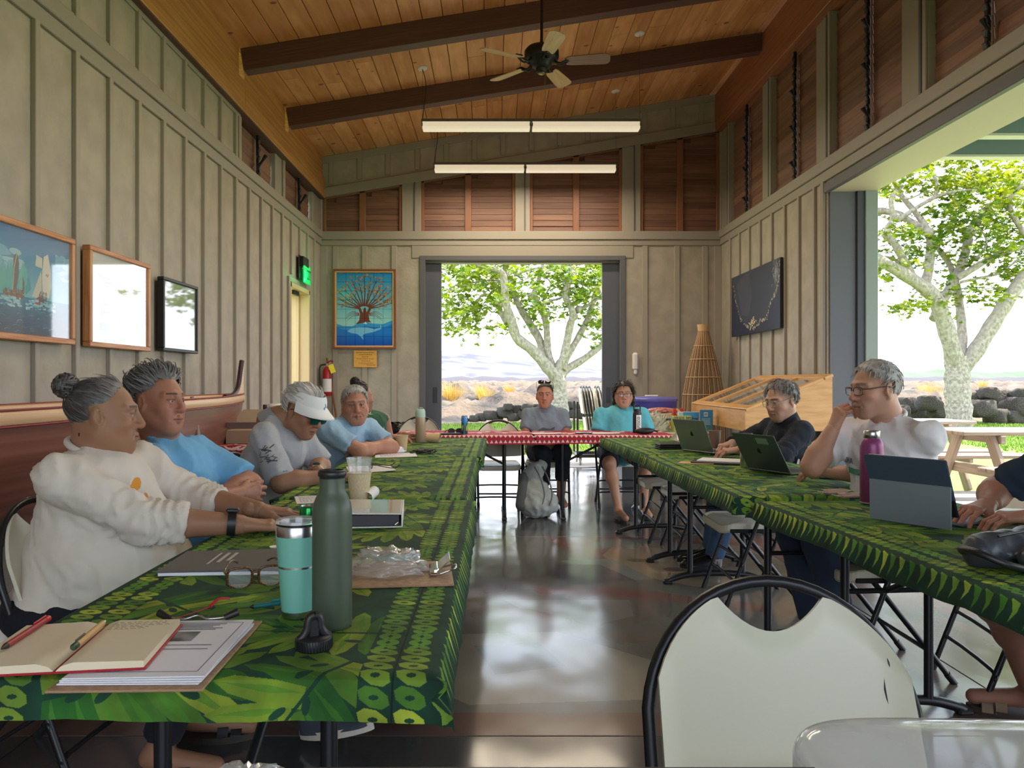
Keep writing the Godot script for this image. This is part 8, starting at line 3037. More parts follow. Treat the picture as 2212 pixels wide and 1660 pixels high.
func far_table_things() -> void:
	var Y := TOP + 0.006
	paper_sheet("white papers under the black glasses on the middle table", lay(800, 1014, Y), 0.24, 0.30, 0.25, 0.006, null, 12)
	var g := thing("reading_glasses", "black glasses with long straight arms lying on white papers", "glasses", lay(800, 1012, Y + 0.012), 1.9)
	var s := Shape.new()
	for q in [-1.0, 1.0]:
		var ring := []
		for k in 18: ring.append(V(q * 0.033 + cos(TAU * k / 18) * 0.026, 0.02 + sin(TAU * k / 18) * 0.018, 0))
		s.ring_tube(ring, 0.0022, 6)
		s.tube(curve([V(q * 0.062, 0.028, 0), V(q * 0.064, 0.012, 0.06), V(q * 0.062, 0.004, 0.115), V(q * 0.060, 0.02, 0.145)]), 0.0024, 6)
	s.tube([V(-0.007, 0.024, 0), V(0.007, 0.024, 0)], 0.002, 6)
	obj("frame", s, M.black, g)
	var kraft := mat(c8(206, 178, 136), 0.7)
	cup("paper_cup", "plain kraft paper cup standing by the folded arms", V(-0.630, Y, -5.18), 0.043, 0.108, kraft)
	paper_sheet("stack of white papers under the crumpled napkin", lay(855, 984, Y), 0.26, 0.30, 0.15, 0.004, null, 10)
	var nk := thing("napkin", "crumpled white napkin on the papers by the kraft cup", "napkin", lay(858, 977, Y + 0.004))
	var ns := Shape.new()
	var n := FastNoiseLite.new()
	n.frequency = 26.0
	ns.grid(26, 12, func(a: float, b: float) -> Vector3:
		var th := a * TAU
		var ph := b * PI * 0.5
		var d := V(cos(th) * cos(ph), sin(ph), sin(th) * cos(ph))
		return d * V(0.05, 0.036, 0.04) * (1.0 + n.get_noise_3dv(d * 0.12) * 0.7))
	obj("paper", ns, M.paper, nk)
	var hs := thing("cable", "tangled black cable with a clip beside the papers on the far green table", "cable", lay(915, 980, Y))
	var pts := []
	for k in 26: pts.append(V(sin(k * 1.3) * 0.06 + k * 0.003 - 0.04, 0.006 + 0.008 * (k % 3), cos(k * 1.7) * 0.045))
	obj("cord", rod(curve(pts, 3), 0.0035, 6), M.black, hs)
	obj("clip", block(V(0.05, 0.022, 0.025), 0.006), M.black, hs, placed(V(-0.02, 0.018, 0.01), 0.4))
	var bb := thing("water_bottle", "beige metal bottle with a mint lid at the end of the green tables", "bottle", V(-0.580, Y, -5.95))
	obj("body", turned([U(0, 0), U(0.036, 0), U(0.039, 0.004), U(0.039, 0.195)], 36), mat(c8(188, 162, 138), 0.35, 0.3), bb)
	obj("lid", turned([U(0.0395, 0.195), U(0.0395, 0.222), U(0.037, 0.240), U(0.030, 0.256), U(0.018, 0.262), U(0, 0.262)], 36), mat(c8(178, 202, 186), 0.45), bb)
	obj("spout_flap", block(V(0.035, 0.012, 0.03), 0.004), mat(c8(84, 92, 92), 0.4), bb, placed(V(0.004, 0.262, 0.008), 0.2, 0.4))
	var fc := thing("paper_cup", "kraft paper cup lying on its side by the beige bottle", "cup", V(-0.535, Y + 0.036, -5.98))
	obj("wall", turned([U(0, 0.004), U(0.030, 0.004), U(0.031, 0), U(0.043, 0.108), U(0.0415, 0.108), U(0.030, 0.008), U(0, 0.008)], 32), kraft, fc, placed(Vector3.ZERO, -0.15, 0.0, -PI / 2 - 0.1))
	var np := thing("notepad", "dark notepad with loose papers behind the kraft cup", "notepad", lay(872, 948, Y), 0.2)
	obj("pad", block(V(0.22, 0.012, 0.28), 0.003), M.black, np, placed(V(0, 0.006, 0)))
	obj("sheet", block(V(0.2, 0.002, 0.26), 0.0005), mat(c8(190, 160, 150), 0.8), np, placed(V(-0.06, 0.014, -0.02), 0.3))
	# on the red cloths
	var ca := thing("can", "tall blue and white drink can on the red cloth", "can", V(-0.275, Y, -6.86))
	var im := Image.create(128, 128, false, Image.FORMAT_RGB8)
	im.fill(c8(58, 134, 196))
	im.fill_rect(Rect2i(0, 0, 128, 14), c8(70, 150, 206))
	im.fill_rect(Rect2i(0, 34, 128, 8), c8(196, 214, 226))
	im.fill_rect(Rect2i(0, 110, 128, 18), c8(190, 190, 220))
	for k in 4:
		poly_fill(im, oval(U(16 + 32 * k, 76), 12, 22, 0.3), c8(64, 92, 60))
		poly_fill(im, oval(U(18 + 32 * k, 70), 6, 10, 0.8), c8(196, 196, 80))
		poly_fill(im, oval(U(14 + 32 * k, 92), 9, 6), c8(34, 50, 84))
	obj("side", turned([U(0.024, 0), U(0.029, 0.006), U(0.029, 0.150), U(0.0255, 0.163)], 32), textured(tex(im), 0.25), ca)
	obj("top", turned([U(0, 0.160), U(0.0235, 0.160), U(0.0255, 0.165), U(0.0255, 0.163)], 32), M.steel, ca)
	var sg := thing("sunglasses", "black sunglasses lying by the blue can on the red cloth", "sunglasses", V(-0.36, Y, -6.92), 0.3)
	var fr := Shape.new()
	for q in [-1.0, 1.0]:
		var ring := []
		for k in 16: ring.append(V(q * 0.036 + cos(TAU * k / 16) * 0.030, 0.026 + sin(TAU * k / 16) * 0.021, 0))
		fr.ring_tube(ring, 0.004, 6)
		fr.tube(curve([V(q * 0.066, 0.034, 0), V(q * 0.07, 0.03, -0.06), V(q * 0.066, 0.008, -0.13)]), 0.004, 6)
		fr.prism(oval(U(q * 0.036, 0.026), 0.029, 0.020), 0.002)
	fr.box(V(0, 0.032, 0), V(0.016, 0.006, 0.006))
	obj("frame", fr, M.black, sg)
	var mask := thing("pouch", "flat black cloth pouch under the sunglasses", "pouch", V(-0.40, Y, -6.82), 0.2)
	obj("cloth", block(V(0.19, 0.014, 0.10), 0.006), M.black, mask, placed(V(0, 0.007, 0)))
	paper_sheet("white papers in front of the grey shirt", V(0.47, Y, -6.98), 0.28, 0.2, 0.1)
	paper_sheet("white note sheets in front of the turquoise shirt", V(0.98, Y, -7.0), 0.30, 0.2, -0.1)
	var ph := thing("phone", "dark phone lying on the red cloth between the two at the end", "phone", V(0.80, Y, -6.95), 1.3)
	obj("body", block(V(0.072, 0.009, 0.15), 0.003), M.black, ph, placed(V(0, 0.005, 0)))
	obj("screen", block(V(0.066, 0.0006, 0.143)), mat(c8(18, 18, 22), 0.1), ph, placed(V(0, 0.0097, 0)))
	var gcse := thing("glasses_case", "black zip glasses case on the red cloth", "case", V(1.325, Y, -6.84), 0.1)
	var cs := Shape.new()
	cs.ball(V(0, 0.031, 0), V(0.088, 0.030, 0.036), Basis(), 24, 14)
	obj("shell", cs, M.black, gcse)
	obj("strap", rod([V(0.08, 0.035, 0), V(0.12, 0.025, 0.01)], 0.008, 8), M.black, gcse)
	var wb := thing("water_bottle", "black insulated bottle with a white lettered label at the red cloth", "bottle", V(1.300, Y, -7.05))
	obj("body", turned([U(0, 0), U(0.037, 0), U(0.040, 0.004), U(0.040, 0.175), U(0.034, 0.19), U(0.032, 0.20), U(0, 0.20)], 36), mat(c8(38, 44, 54), 0.4), wb)
	obj("cap", turned([U(0.034, 0.198), U(0.034, 0.218), U(0, 0.22)], 30), M.black, wb)
	obj("handle", rod(curve([V(-0.028, 0.215, 0), V(-0.028, 0.24, 0), V(-0.02, 0.25, 0), V(0.02, 0.25, 0), V(0.028, 0.24, 0), V(0.028, 0.215, 0)]), 0.006, 8), M.black, wb)
	var lb := Shape.new()
	for k in 10:
		var a := lerpf(0.55, 1.95, k / 10.0)
		var b := lerpf(0.55, 1.95, (k + 1) / 10.0)
		lb.quad(V(cos(b) * 0.0406, 0.03, sin(b) * 0.0406), V(cos(a) * 0.0406, 0.03, sin(a) * 0.0406), V(cos(a) * 0.0406, 0.165, sin(a) * 0.0406), V(cos(b) * 0.0406, 0.165, sin(b) * 0.0406))
	obj("label", lb, M.white, wb)
	var tx := TextMesh.new()
	tx.text = "PISCO"
	tx.font = M.font
	tx.font_size = 30
	tx.pixel_size = 0.0012
	tx.depth = 0.001
	obj("lettering", tx, mat(c8(70, 110, 120), 0.6), wb, placed(V(0.008, 0.098, 0.0405), 0.0, 0.0, PI / 2))
	# the pale rucksack on the floor
	var rk := thing("backpack", "pale grey backpack slumped on the floor under the red tables", "backpack", V(0.36, 0, -6.92), 0.2)
	var f := Field.new()
	f.cell = 0.012
	f.wrinkle = 0.012
	f.cap(V(0.0, 0.13, 0), V(0.10, 0.12, 0.02), 0.125, 0.105, 0.05)
	f.cap(V(0.0, 0.13, 0), V(-0.02, 0.36, -0.02), 0.13, 0.085, 0.06)
	f.cap(V(0.12, 0.12, 0.03), V(0.06, 0.28, 0.05), 0.075, 0.05, 0.03)
	f.cap(V(-0.02, 0.40, -0.02), V(0.06, 0.46, -0.02), 0.075, 0.05, 0.04)
	f.run()
	var sh := shape_of([f])
	for k in sh.v.size(): sh.v[k].y = maxf(0.004, sh.v[k].y)
	obj("bag", sh, cloth_mat(c8(184, 190, 186), 401), rk)
	var f2 := Field.new()
	f2.cell = 0.012
	f2.cap(V(-0.13, 0.12, 0.03), V(-0.10, 0.36, 0.0), 0.06, 0.05, 0.03)
	f2.run()
	obj("back_panel", shape_of([f2]), cloth_mat(c8(108, 112, 114), 402), rk)
	for q in [0.0, 0.07]:
		obj("strap", rod(curve([V(-0.02 + q, 0.46, 0.05), V(0.02 + q, 0.36, 0.11), V(0.05 + q, 0.22, 0.13), V(0.02 + q, 0.12, 0.14)]), 0.006, 6), mat(c8(120, 124, 124), 0.8), rk)

func side_table_things() -> void:
	var Y := TOP + 0.006
	var alu := mat(c8(150, 154, 150), 0.35, 0.55)
	laptop("silver laptop with a dark fruit emblem, open in front of the dark jacket", V(1.407, Y, -4.955), V(1.265, Y, -5.215), 0.225, 112.0, alu, true)
	laptop("dark grey laptop with a pale sticker, open in front of the white shirt", V(1.474, Y, -3.835), V(1.345, Y, -4.09), 0.225, 122.0, mat(c8(82, 92, 90), 0.4, 0.4), true)
	var l2: Node3D = get_node("laptop_001")
	var lid: Node3D = l2.get_node("lid")
	obj("sticker", block(V(0.075, 0.036, 0.0006)), mat(c8(122, 142, 118), 0.5), l2, lid.transform * placed(V(-0.05, 0.075, 0.0034 * (1.0 if lid.transform.basis.z.x < 0 else -1.0))))
	var ld := thing("portfolio", "dark leather portfolio lying open in front of the silver laptop", "portfolio", lay(1556, 1000, Y), -0.45)
	obj("cover", block(V(0.30, 0.012, 0.21), 0.004), mat(c8(64, 48, 44), 0.45), ld, placed(V(0, 0.006, 0)))
	obj("pages", block(V(0.26, 0.006, 0.18), 0.001), M.paper, ld, placed(V(0.01, 0.014, -0.01)))
	paper_sheet("brown kraft envelope under the dark portfolio", lay(1505, 1001, Y), 0.2, 0.13, -0.4, 0.003, M.kraft)
	var po := thing("pouch", "black ribbed zip pouch beside the silver laptop", "pouch", lay(1449, 970, Y), 0.15)
	for k in 3: obj("layer", block(V(0.2, 0.012, 0.11), 0.005), M.black, po, placed(V(0, 0.007 + 0.0125 * k, 0)))
	var ph := thing("phone", "slim dark phone lying in front of the dark grey laptop", "phone", lay(1792, 1034, Y), 0.9)
	obj("body", block(V(0.075, 0.009, 0.155), 0.003), mat(c8(52, 66, 70), 0.4), ph, placed(V(0, 0.005, 0)))
	obj("screen", block(V(0.069, 0.0006, 0.148)), mat(c8(30, 36, 42), 0.1), ph, placed(V(0, 0.0097, 0)))
	var sb := thing("water_bottle", "brushed steel bottle between the two laptops", "bottle", V(1.378, Y, -4.20))
	obj("body", turned([U(0, 0), U(0.036, 0), U(0.039, 0.003), U(0.039, 0.155), U(0.036, 0.168), U(0.030, 0.174), U(0, 0.174)], 40), mat(c8(176, 180, 176), 0.3, 0.85), sb)
	obj("emblem", turned([U(0, 0), U(0.013, 0), U(0.013, 0.0008), U(0, 0.0008)], 20), M.steel_dark, sb, placed(V(0.012, 0.09, 0.0375), 0.3, PI / 2))
	obj("cap", turned([U(0, 0.174), U(0.026, 0.174), U(0.026, 0.188), U(0, 0.19)], 30), M.black, sb)
	var hc := cup("paper_cup", "brown paper cup behind the silver laptop", lay(1544, 972, Y), 0.042, 0.13, mat(c8(142, 112, 92), 0.7))
	var cc := thing("food_box", "clear plastic food box behind the steel bottle", "box", V(1.50, Y, -4.42), 0.3)
	obj("base", block(V(0.15, 0.10, 0.11), 0.02), mat(c8(60, 62, 66), 0.4), cc, placed(V(0, 0.05, 0)))
	obj("lid", block(V(0.158, 0.035, 0.118), 0.014), M.clear_lid, cc, placed(V(0, 0.118, 0)))
	var pb := thing("water_bottle", "tall magenta purple bottle with a steel cap", "bottle", V(1.447, Y, -2.955))
	obj("body", turned([U(0, 0), U(0.040, 0), U(0.0425, 0.004), U(0.0425, 0.222), U(0.040, 0.236), U(0.032, 0.249), U(0.0295, 0.252), U(0, 0.252)], 44), mat(c8(142, 66, 116), 0.35, 0.15), pb)
	obj("cap", turned([U(0.028, 0.252), U(0.0295, 0.254), U(0.0295, 0.279), U(0.027, 0.282), U(0, 0.282)], 36), M.steel, pb)
	obj("base_ring", turned([U(0.0412, 0.0), U(0.043, 0.002), U(0.043, 0.006), U(0.0425, 0.008)], 40), M.steel, pb)
	for k in 2:
		var sn := thing("snack_bar", ["granola bar in clear crinkled wrap, the one nearer the purple bottle", "granola bar in clear crinkled wrap, the one nearer the aisle"][k], "snack bar", lay(1836 - 34 * k, 1076 - 8 * k, Y), 0.25 + 0.1 * k, "wrapped granola bars")
		obj("bar", block(V(0.10, 0.016, 0.034), 0.006), textured(blotch_tex(98, 0.15, [[0.3, c8(150, 110, 84)], [0.7, c8(206, 176, 150)]], 128), 0.8, V(12, 12, 12), Color.WHITE, true), sn, placed(V(0, 0.01, 0)))
		var w := Shape.new()
		for s in [-1.0, 1.0]:
			for j in 7: w.box(V(s * 0.064, 0.012, (j - 3) * 0.006), V(0.026, 0.001, 0.006), Basis.from_euler(V(0.5 * (1 if j % 2 else -1), 0, s * 0.2)))
		w.box(V(0, 0.0195, 0), V(0.104, 0.0012, 0.036), Basis(), 0.0004)
		obj("wrapper", w, M.bag_film, sn)
	# tablet in a folding case, seen from behind
	var tb := thing("tablet", "tablet in a dark folding case propped on the cloth beside the purple bottle", "tablet", lay(1985, 1128, Y), 0.0)
	var dark := mat(c8(62, 74, 92), 0.6)
	var x := V(0.55, 0, 0.835).normalized()         # along the lower edge
	var up := V(-0.32, 0.90, 0.21).normalized()
	up = (up - x * x.dot(up)).normalized()
	var b := Basis(x, up, x.cross(up))
	obj("tablet_body", block(V(0.265, 0.205, 0.008), 0.004), M.black, tb, Transform3D(b, up * 0.125 + V(0, 0.012, 0)))
	obj("case_back", block(V(0.275, 0.145, 0.006), 0.003), dark, tb, Transform3D(b, up * 0.160 + V(0, 0.012, 0) + b.z * 0.008))
	obj("stand_flap", block(V(0.27, 0.15, 0.005), 0.002), mat(c8(118, 126, 132), 0.6), tb, Transform3D(b * Basis(Vector3.RIGHT, -0.38), up * 0.075 + V(0, 0.006, 0) + b.z * 0.036))
	obj("keyboard_flap", block(V(0.275, 0.009, 0.19), 0.003), dark, tb, Transform3D(Basis(x, Vector3.UP, x.cross(Vector3.UP)), V(0, 0.006, 0) + V(0.835, 0, -0.55) * 0.10))
	obj("pencil", rod([up * 0.238 + x * -0.12, up * 0.238 + x * 0.05], 0.0045, 8), M.white, tb)
	# stylus tablet edge and handbag at the frame's edge
	var bk := thing("notepad", "dark tablet notepad with a pale edge under the writing hand", "notepad", lay(2190, 1118, Y), -0.3)
	obj("pad", block(V(0.20, 0.012, 0.26), 0.004), M.black, bk, placed(V(0, 0.006, 0)))
	obj("page", block(V(0.18, 0.001, 0.24)), mat(c8(190, 200, 190), 0.4), bk, placed(V(0, 0.0128, 0)))
	var hb := thing("handbag", "dark leather bag with a looped strap lying on the nearest table by the opening", "bag", lay(2200, 1215, Y), 0.5)
	var f := Field.new()
	f.cell = 0.009
	f.wrinkle = 0.006
	f.cap(V(-0.13, 0.035, -0.02), V(0.13, 0.04, 0.02), 0.045, 0.055, 0.04)
	f.cap(V(-0.10, 0.03, 0.09), V(0.14, 0.035, 0.10), 0.036, 0.045, 0.05)
	f.run()
	var sh := shape_of([f])
	for k in sh.v.size(): sh.v[k].y = maxf(0.002, sh.v[k].y)
	var lea := mat(c8(58, 62, 70), 0.4)
	obj("bag", sh, lea, hb)
	obj("strap", rod(curve([V(-0.14, 0.03, -0.06), V(-0.20, 0.05, -0.03), V(-0.235, 0.055, 0.03), V(-0.21, 0.035, 0.08), V(-0.15, 0.02, 0.10)]), 0.009, 8), M.black, hb)
	obj("seam", rod(curve([V(-0.13, 0.083, 0.02), V(0, 0.092, 0.04), V(0.14, 0.095, 0.06)]), 0.0035, 6), M.steel_dark, hb)

func camera_side() -> void:
	# the table the camera stands on, just below the frame, and what pokes up from it
	folding_table("folding table that closes the near end of the square, below the view", "folding tables at the near end", 2.4, 0.60, V(0.45, 0, -0.36), PI / 2)
	var pj := thing("plastic_box", "clear rounded plastic box lid catching the light, closest to the camera", "plastic box", V(0.43, TOP, -0.63), -0.04)
	var sh := Shape.new()
	sh.pillow(V(0.08, 0.0735, -0.02), V(0.23, 0.073, 0.13), 0.3)
	obj("lid", sh, M.box_plastic, pj)
	obj("tray", block(V(0.40, 0.05, 0.20), 0.01), mat(c8(120, 116, 112), 0.5), pj, placed(V(0.08, 0.03, -0.02)))
	var lp := thing("laptop", "thin dark laptop lid edge along the bottom of the view", "laptop", V(0.042, TOP, -0.50))
	obj("base", block(V(0.34, 0.012, 0.22), 0.004), M.black, lp, placed(V(0, 0.007, 0.11)))
	obj("lid", block(V(0.34, 0.214, 0.006), 0.003), M.black, lp, placed(V(0, 0.115, -0.004)))
	var dm := thing("plastic_bag", "crinkled translucent bag at the bottom edge of the view", "plastic bag", V(-0.185, TOP, -0.56))
	var n := FastNoiseLite.new()
	n.frequency = 9.0
	var s := Shape.new()
	s.grid(36, 16, func(a: float, b: float) -> Vector3:
		var th := a * TAU
		var ph := b * PI * 0.5
		var d := V(cos(th) * cos(ph), sin(ph), sin(th) * cos(ph))
		return d * V(0.085, 0.192, 0.08) * (1.0 + n.get_noise_3dv(d * 0.3) * 0.08 + n.get_noise_3dv(d * 1.5) * 0.03))
	obj("film", s, M.bag_film, dm)

# ---------------------------------------------------------------- along the walls
func back_of_room() -> void:
	M.kraft_board = textured(blotch_tex(99, 0.1, [[0.3, c8(156, 122, 92)], [0.7, c8(172, 138, 106)]], 128), 0.6, V(4, 4, 1))
	M.clear_lid = mat(Color(0.96, 0.97, 0.97, 0.16), 0.06)
	M.clear_lid.transparency = BaseMaterial3D.TRANSPARENCY_ALPHA
	M.bag_film = mat(Color(0.86, 0.88, 0.88, 0.26), 0.12)
	M.bag_film.transparency = BaseMaterial3D.TRANSPARENCY_ALPHA
	M.box_plastic = mat(Color(0.84, 0.84, 0.84, 0.38), 0.08)
	M.box_plastic.transparency = BaseMaterial3D.TRANSPARENCY_ALPHA
	canoe()
	display_case()
	fish_trap()
	snack_table()
	side_table()
	chair_stack()
	var bin := thing("trash_bin", "black bin lined with a shiny black bag near the far doorway", "trash bin", V(-1.12, 0, -8.9))
	obj("drum", turned([U(0, 0), U(0.19, 0), U(0.22, 0.70), U(0, 0.70)], 28), mat(c8(40, 42, 46), 0.5), bin)
	var n := FastNoiseLite.new()
	n.frequency = 5.0
	var s := Shape.new()
	s.grid(40, 10, func(a: float, b: float) -> Vector3:
		var th := a * TAU
		var r := 0.232 + 0.02 * n.get_noise_2d(cos(th) * 3.0, sin(th) * 3.0 + b * 2.0) if b < 0.75 else 0.232 * (1.0 - (b - 0.75) * 2.2)
		return V(cos(th) * r, 0.42 + 0.32 * minf(b / 0.75, 1.0) + 0.03 * n.get_noise_2d(th * 2.0, b * 4.0), -sin(th) * r))
	obj("liner", s, mat(c8(26, 27, 30), 0.18), bin)

func canoe() -> void:
	var t := thing("canoe", "long reddish-brown wooden canoe hull with a pale rail along the picture wall", "canoe", V(-2.20, 0, -3.4))
	var hull := textured(grain_tex(86, [[0.1, c8(104, 62, 50)], [0.5, c8(122, 74, 60)], [0.9, c8(140, 90, 74)]]), 0.28, V(0.5, 1.5, 1))
	var rail := textured(grain_tex(87, [[0.1, c8(206, 162, 118)], [0.9, c8(224, 186, 144)]]), 0.4, V(0.6, 4, 1))
	var z0 := 3.2       # local ends: towards the camera, and the far tip
	var z1 := -3.24
	var s := Shape.new()
	s.grid(60, 18, func(a: float, b: float) -> Vector3:
		var z := lerpf(z0, z1, a)
		var fine := 1.0 - pow(clampf((a - 0.80) / 0.20, 0, 1), 1.6)
		var th := lerpf(-PI / 2, PI / 2, b)
		var depth := lerpf(0.06, 0.56, pow(fine, 0.75))
		return V(sin(th) * (0.02 + 0.21 * fine), 1.045 - cos(th) * depth, z))
	obj("hull", s, hull, t)
	for q in [-1.0, 1.0]:
		var g := Shape.new()
		var l := Shape.new()
		var pts := []
		for k in 31:
			var a := k / 30.0
			var fine := 1.0 - pow(clampf((a - 0.80) / 0.20, 0, 1), 1.6)
			pts.append(V(q * (0.024 + 0.212 * fine), 1.07 + 0.012 * pow(a, 4.0), lerpf(z0, z1, a)))
		g.tube(pts, 0.032, 8, true, 0.42, Vector3.RIGHT)
		obj("rail", g, rail, t)
		for e in [-0.034, 0.034]:
			var lp := []
			for p: Vector3 in pts: lp.append(p + V(q * 0.006, e, 0))
			obj("rail_line", rod(lp, 0.005, 5), mat(c8(140, 44, 50), 0.5), t)
	# the raised end piece with its dark curved edge
	var e := Shape.new()
	e.prism(PackedVector2Array([U(3.26, 1.05), U(3.26, 1.36), U(3.235, 1.30), U(3.19, 1.20), U(3.12, 1.125), U(2.98, 1.09), U(2.85, 1.085), U(2.85, 1.05)]), 0.04, Transform3D(Basis(Vector3.FORWARD, Vector3.UP, Vector3.RIGHT), V(-0.02, 0, 0)))
	obj("end_piece", e, rail, t)
	obj("end_edge", rod(curve([V(0.0, 1.40, -3.275), V(0.0, 1.31, -3.235), V(0.0, 1.20, -3.19), V(0, 1.13, -3.12), V(0, 1.10, -3.0), V(0, 1.095, -2.85)]), 0.022, 8), mat(c8(62, 34, 40), 0.4), t)
	for z: float in [2.0, -2.2]:
		var sw := thing("sawhorse", ["wooden trestle carrying the canoe, the one nearer the camera", "wooden trestle carrying the canoe, the one nearer the side doorway"][0 if z > 0 else 1], "trestle", V(-2.20, 0, -3.4 + z))
		var wood: Material = M.ply
		obj("cross_bar", block(V(0.46, 0.08, 0.08), 0.006), wood, sw, placed(V(0, 0.42, 0)))
		for q in [-1.0, 1.0]:
			for f in [-1.0, 1.0]: obj("leg", block(V(0.035, 0.44, 0.07), 0.004), wood, sw, placed(V(q * 0.19, 0.205, f * 0.09), 0, -f * 0.28))
	var pl := thing("pole", "weathered grey wooden pole leaning against the canoe behind the sky blue shirt", "pole", V(-1.93, 0, -5.1))
	obj("stick", rod([V(0.10, 0, 0.0), V(-0.09, 1.12, -0.02)], [0.017, 0.013], 10), mat(c8(150, 138, 122), 0.7), pl)

func display_case() -> void:
	var z0 := -7.14
	var z1 := -9.1
	var xf := 2.32
	var xb := 3.13
	var t := thing("display_case", "sloping honey-coloured plywood display case with glass lids against the side wall", "display case", V(2.72, 0, -8.1))
	var o := V(2.72, 0, -8.1)
	var prof := PackedVector2Array([U(xf - o.x, 0.76), U(xb - o.x, 0.76), U(xb - o.x, 1.28), U(xf - o.x, 0.955)])
	for z: float in [z0, z1 + 0.025]:
		var s := Shape.new()
		s.prism(prof, -0.025 if false else 0.025, placed(V(0, 0, z - o.z - 0.025)))
		obj("end_panel", s, M.ply, t)
	obj("front_panel", span(V(xf - o.x, 0.76, z0 - o.z - 0.026), V(xf - o.x + 0.02, 0.95, z1 - o.z + 0.026)), M.ply, t)
	obj("back_panel", span(V(xb - o.x - 0.02, 0.76, z0 - o.z - 0.026), V(xb - o.x, 1.27, z1 - o.z + 0.026)), M.ply, t)
	obj("floor_panel", span(V(xf - o.x + 0.02, 0.765, z0 - o.z - 0.026), V(xb - o.x - 0.02, 0.78, z1 - o.z + 0.026)), mat(c8(206, 200, 188), 0.6), t)
	var slope := atan2(1.28 - 0.955, xb - xf)
	var b := Basis(Vector3.BACK, slope)
	var ln := (xb - xf) / cos(slope)
	var mid := V((xf + xb) / 2 - o.x, (0.955 + 1.28) / 2, 0)
	for k in 4:
		var z := lerpf(z0, z1, k / 3.0) - o.z + (-0.03 if k == 0 else (0.03 if k == 3 else 0.0))
		obj("lid_rail", block(V(ln, 0.03, 0.07), 0.004), M.ply, t, Transform3D(b, mid + V(0, 0.0, z)))
	for q in [-1.0, 1.0]:
		obj("lid_rail", block(V(0.085, 0.03, absf(z1 - z0)), 0.004), M.ply, t, Transform3D(b, mid + b * V(q * (ln / 2 - 0.042), 0.001, 0)))
	for k in 3:
		obj("pane", block(V(ln - 0.16, 0.004, absf(z1 - z0) / 3 - 0.07)), M.glass, t, Transform3D(b, mid + V(0, 0.0, lerpf(z0, z1, (k + 0.5) / 3.0) - o.z)))
		obj("exhibit_sheet", block(V(ln - 0.24, 0.004, 0.48)), mat([c8(214, 206, 160), c8(176, 176, 186), c8(168, 176, 168)][2 - k], 0.7), t, Transform3D(b, mid + b * V(0, -0.05, 0) + V(0, 0, lerpf(z0, z1, (k + 0.5) / 3.0) - o.z)))
	for x: float in [xf + 0.06, xb - 0.06]:
		for z: float in [z0 - 0.08, z1 + 0.08]:
			obj("leg", block(V(0.07, 0.76, 0.07), 0.005), mat(c8(60, 44, 38), 0.6), t, placed(V(x - o.x, 0.38, z - o.z)))

func fish_trap() -> void:
	var t := thing("fish_trap", "tall bottle-shaped fish trap basket woven of thin brown sticks in the corner", "basket", V(2.80, 0, -10.35))
	var m := textured(grain_tex(88, [[0.1, c8(150, 108, 74)], [0.9, c8(184, 142, 102)]]), 0.7, V(1, 1, 1))
	var light := mat(c8(206, 168, 122), 0.65)
	var dk := mat(c8(122, 92, 66), 0.7)
	var prof := [[0.0, 0.27], [0.35, 0.29], [0.75, 0.285], [1.05, 0.265], [1.3, 0.22], [1.55, 0.16], [1.75, 0.105], [1.86, 0.075], [1.90, 0.070]]
	for k in 66:
		var a := TAU * k / 66
		var pts := []
		for q in prof: pts.append(V(cos(a) * q[1], q[0], sin(a) * q[1]))
		obj("stick", rod(pts, 0.0048, 5), [m, light, dk][(k * 7) % 3], t)
	for q in [[0.35, 0.292], [0.75, 0.288], [1.05, 0.268], [1.28, 0.228], [1.52, 0.168], [1.70, 0.12]]:
		var s := Shape.new()
		var ring := []
		for k in 36: ring.append(V(cos(TAU * k / 36) * (q[1] + 0.006), q[0], sin(TAU * k / 36) * (q[1] + 0.006)))
		s.ring_tube(ring, 0.006, 6)
		obj("hoop", s, light, t)
	obj("collar", turned([U(0.074, 1.86), U(0.072, 1.90), U(0.084, 1.99), U(0.078, 1.99), U(0.066, 1.88)], 28), light, t)

func printed_box(called: String, label: String, p: Vector3, size: Vector3, turn: float, paint: Callable, group := "") -> Node3D:
	var t := thing(called, label, "box", p, turn, group)
	var im := Image.create(96, 128, false, Image.FORMAT_RGB8)
	(paint).call(im)
	var s := Shape.new()
	s.box(V(0, size.y / 2, 0), size, Basis(), 0.002)
	for k in s.v.size(): s.t[k] = U(0.5 + s.v[k].x / size.x * (1.0 if s.n[k].z > -0.5 else -1.0), 1.0 - s.v[k].y / size.y) if absf(s.n[k].z) > 0.5 else U(0.03, 1.0 - s.v[k].y / size.y)
	obj("carton", s, textured(tex(im), 0.5), t)
	return t

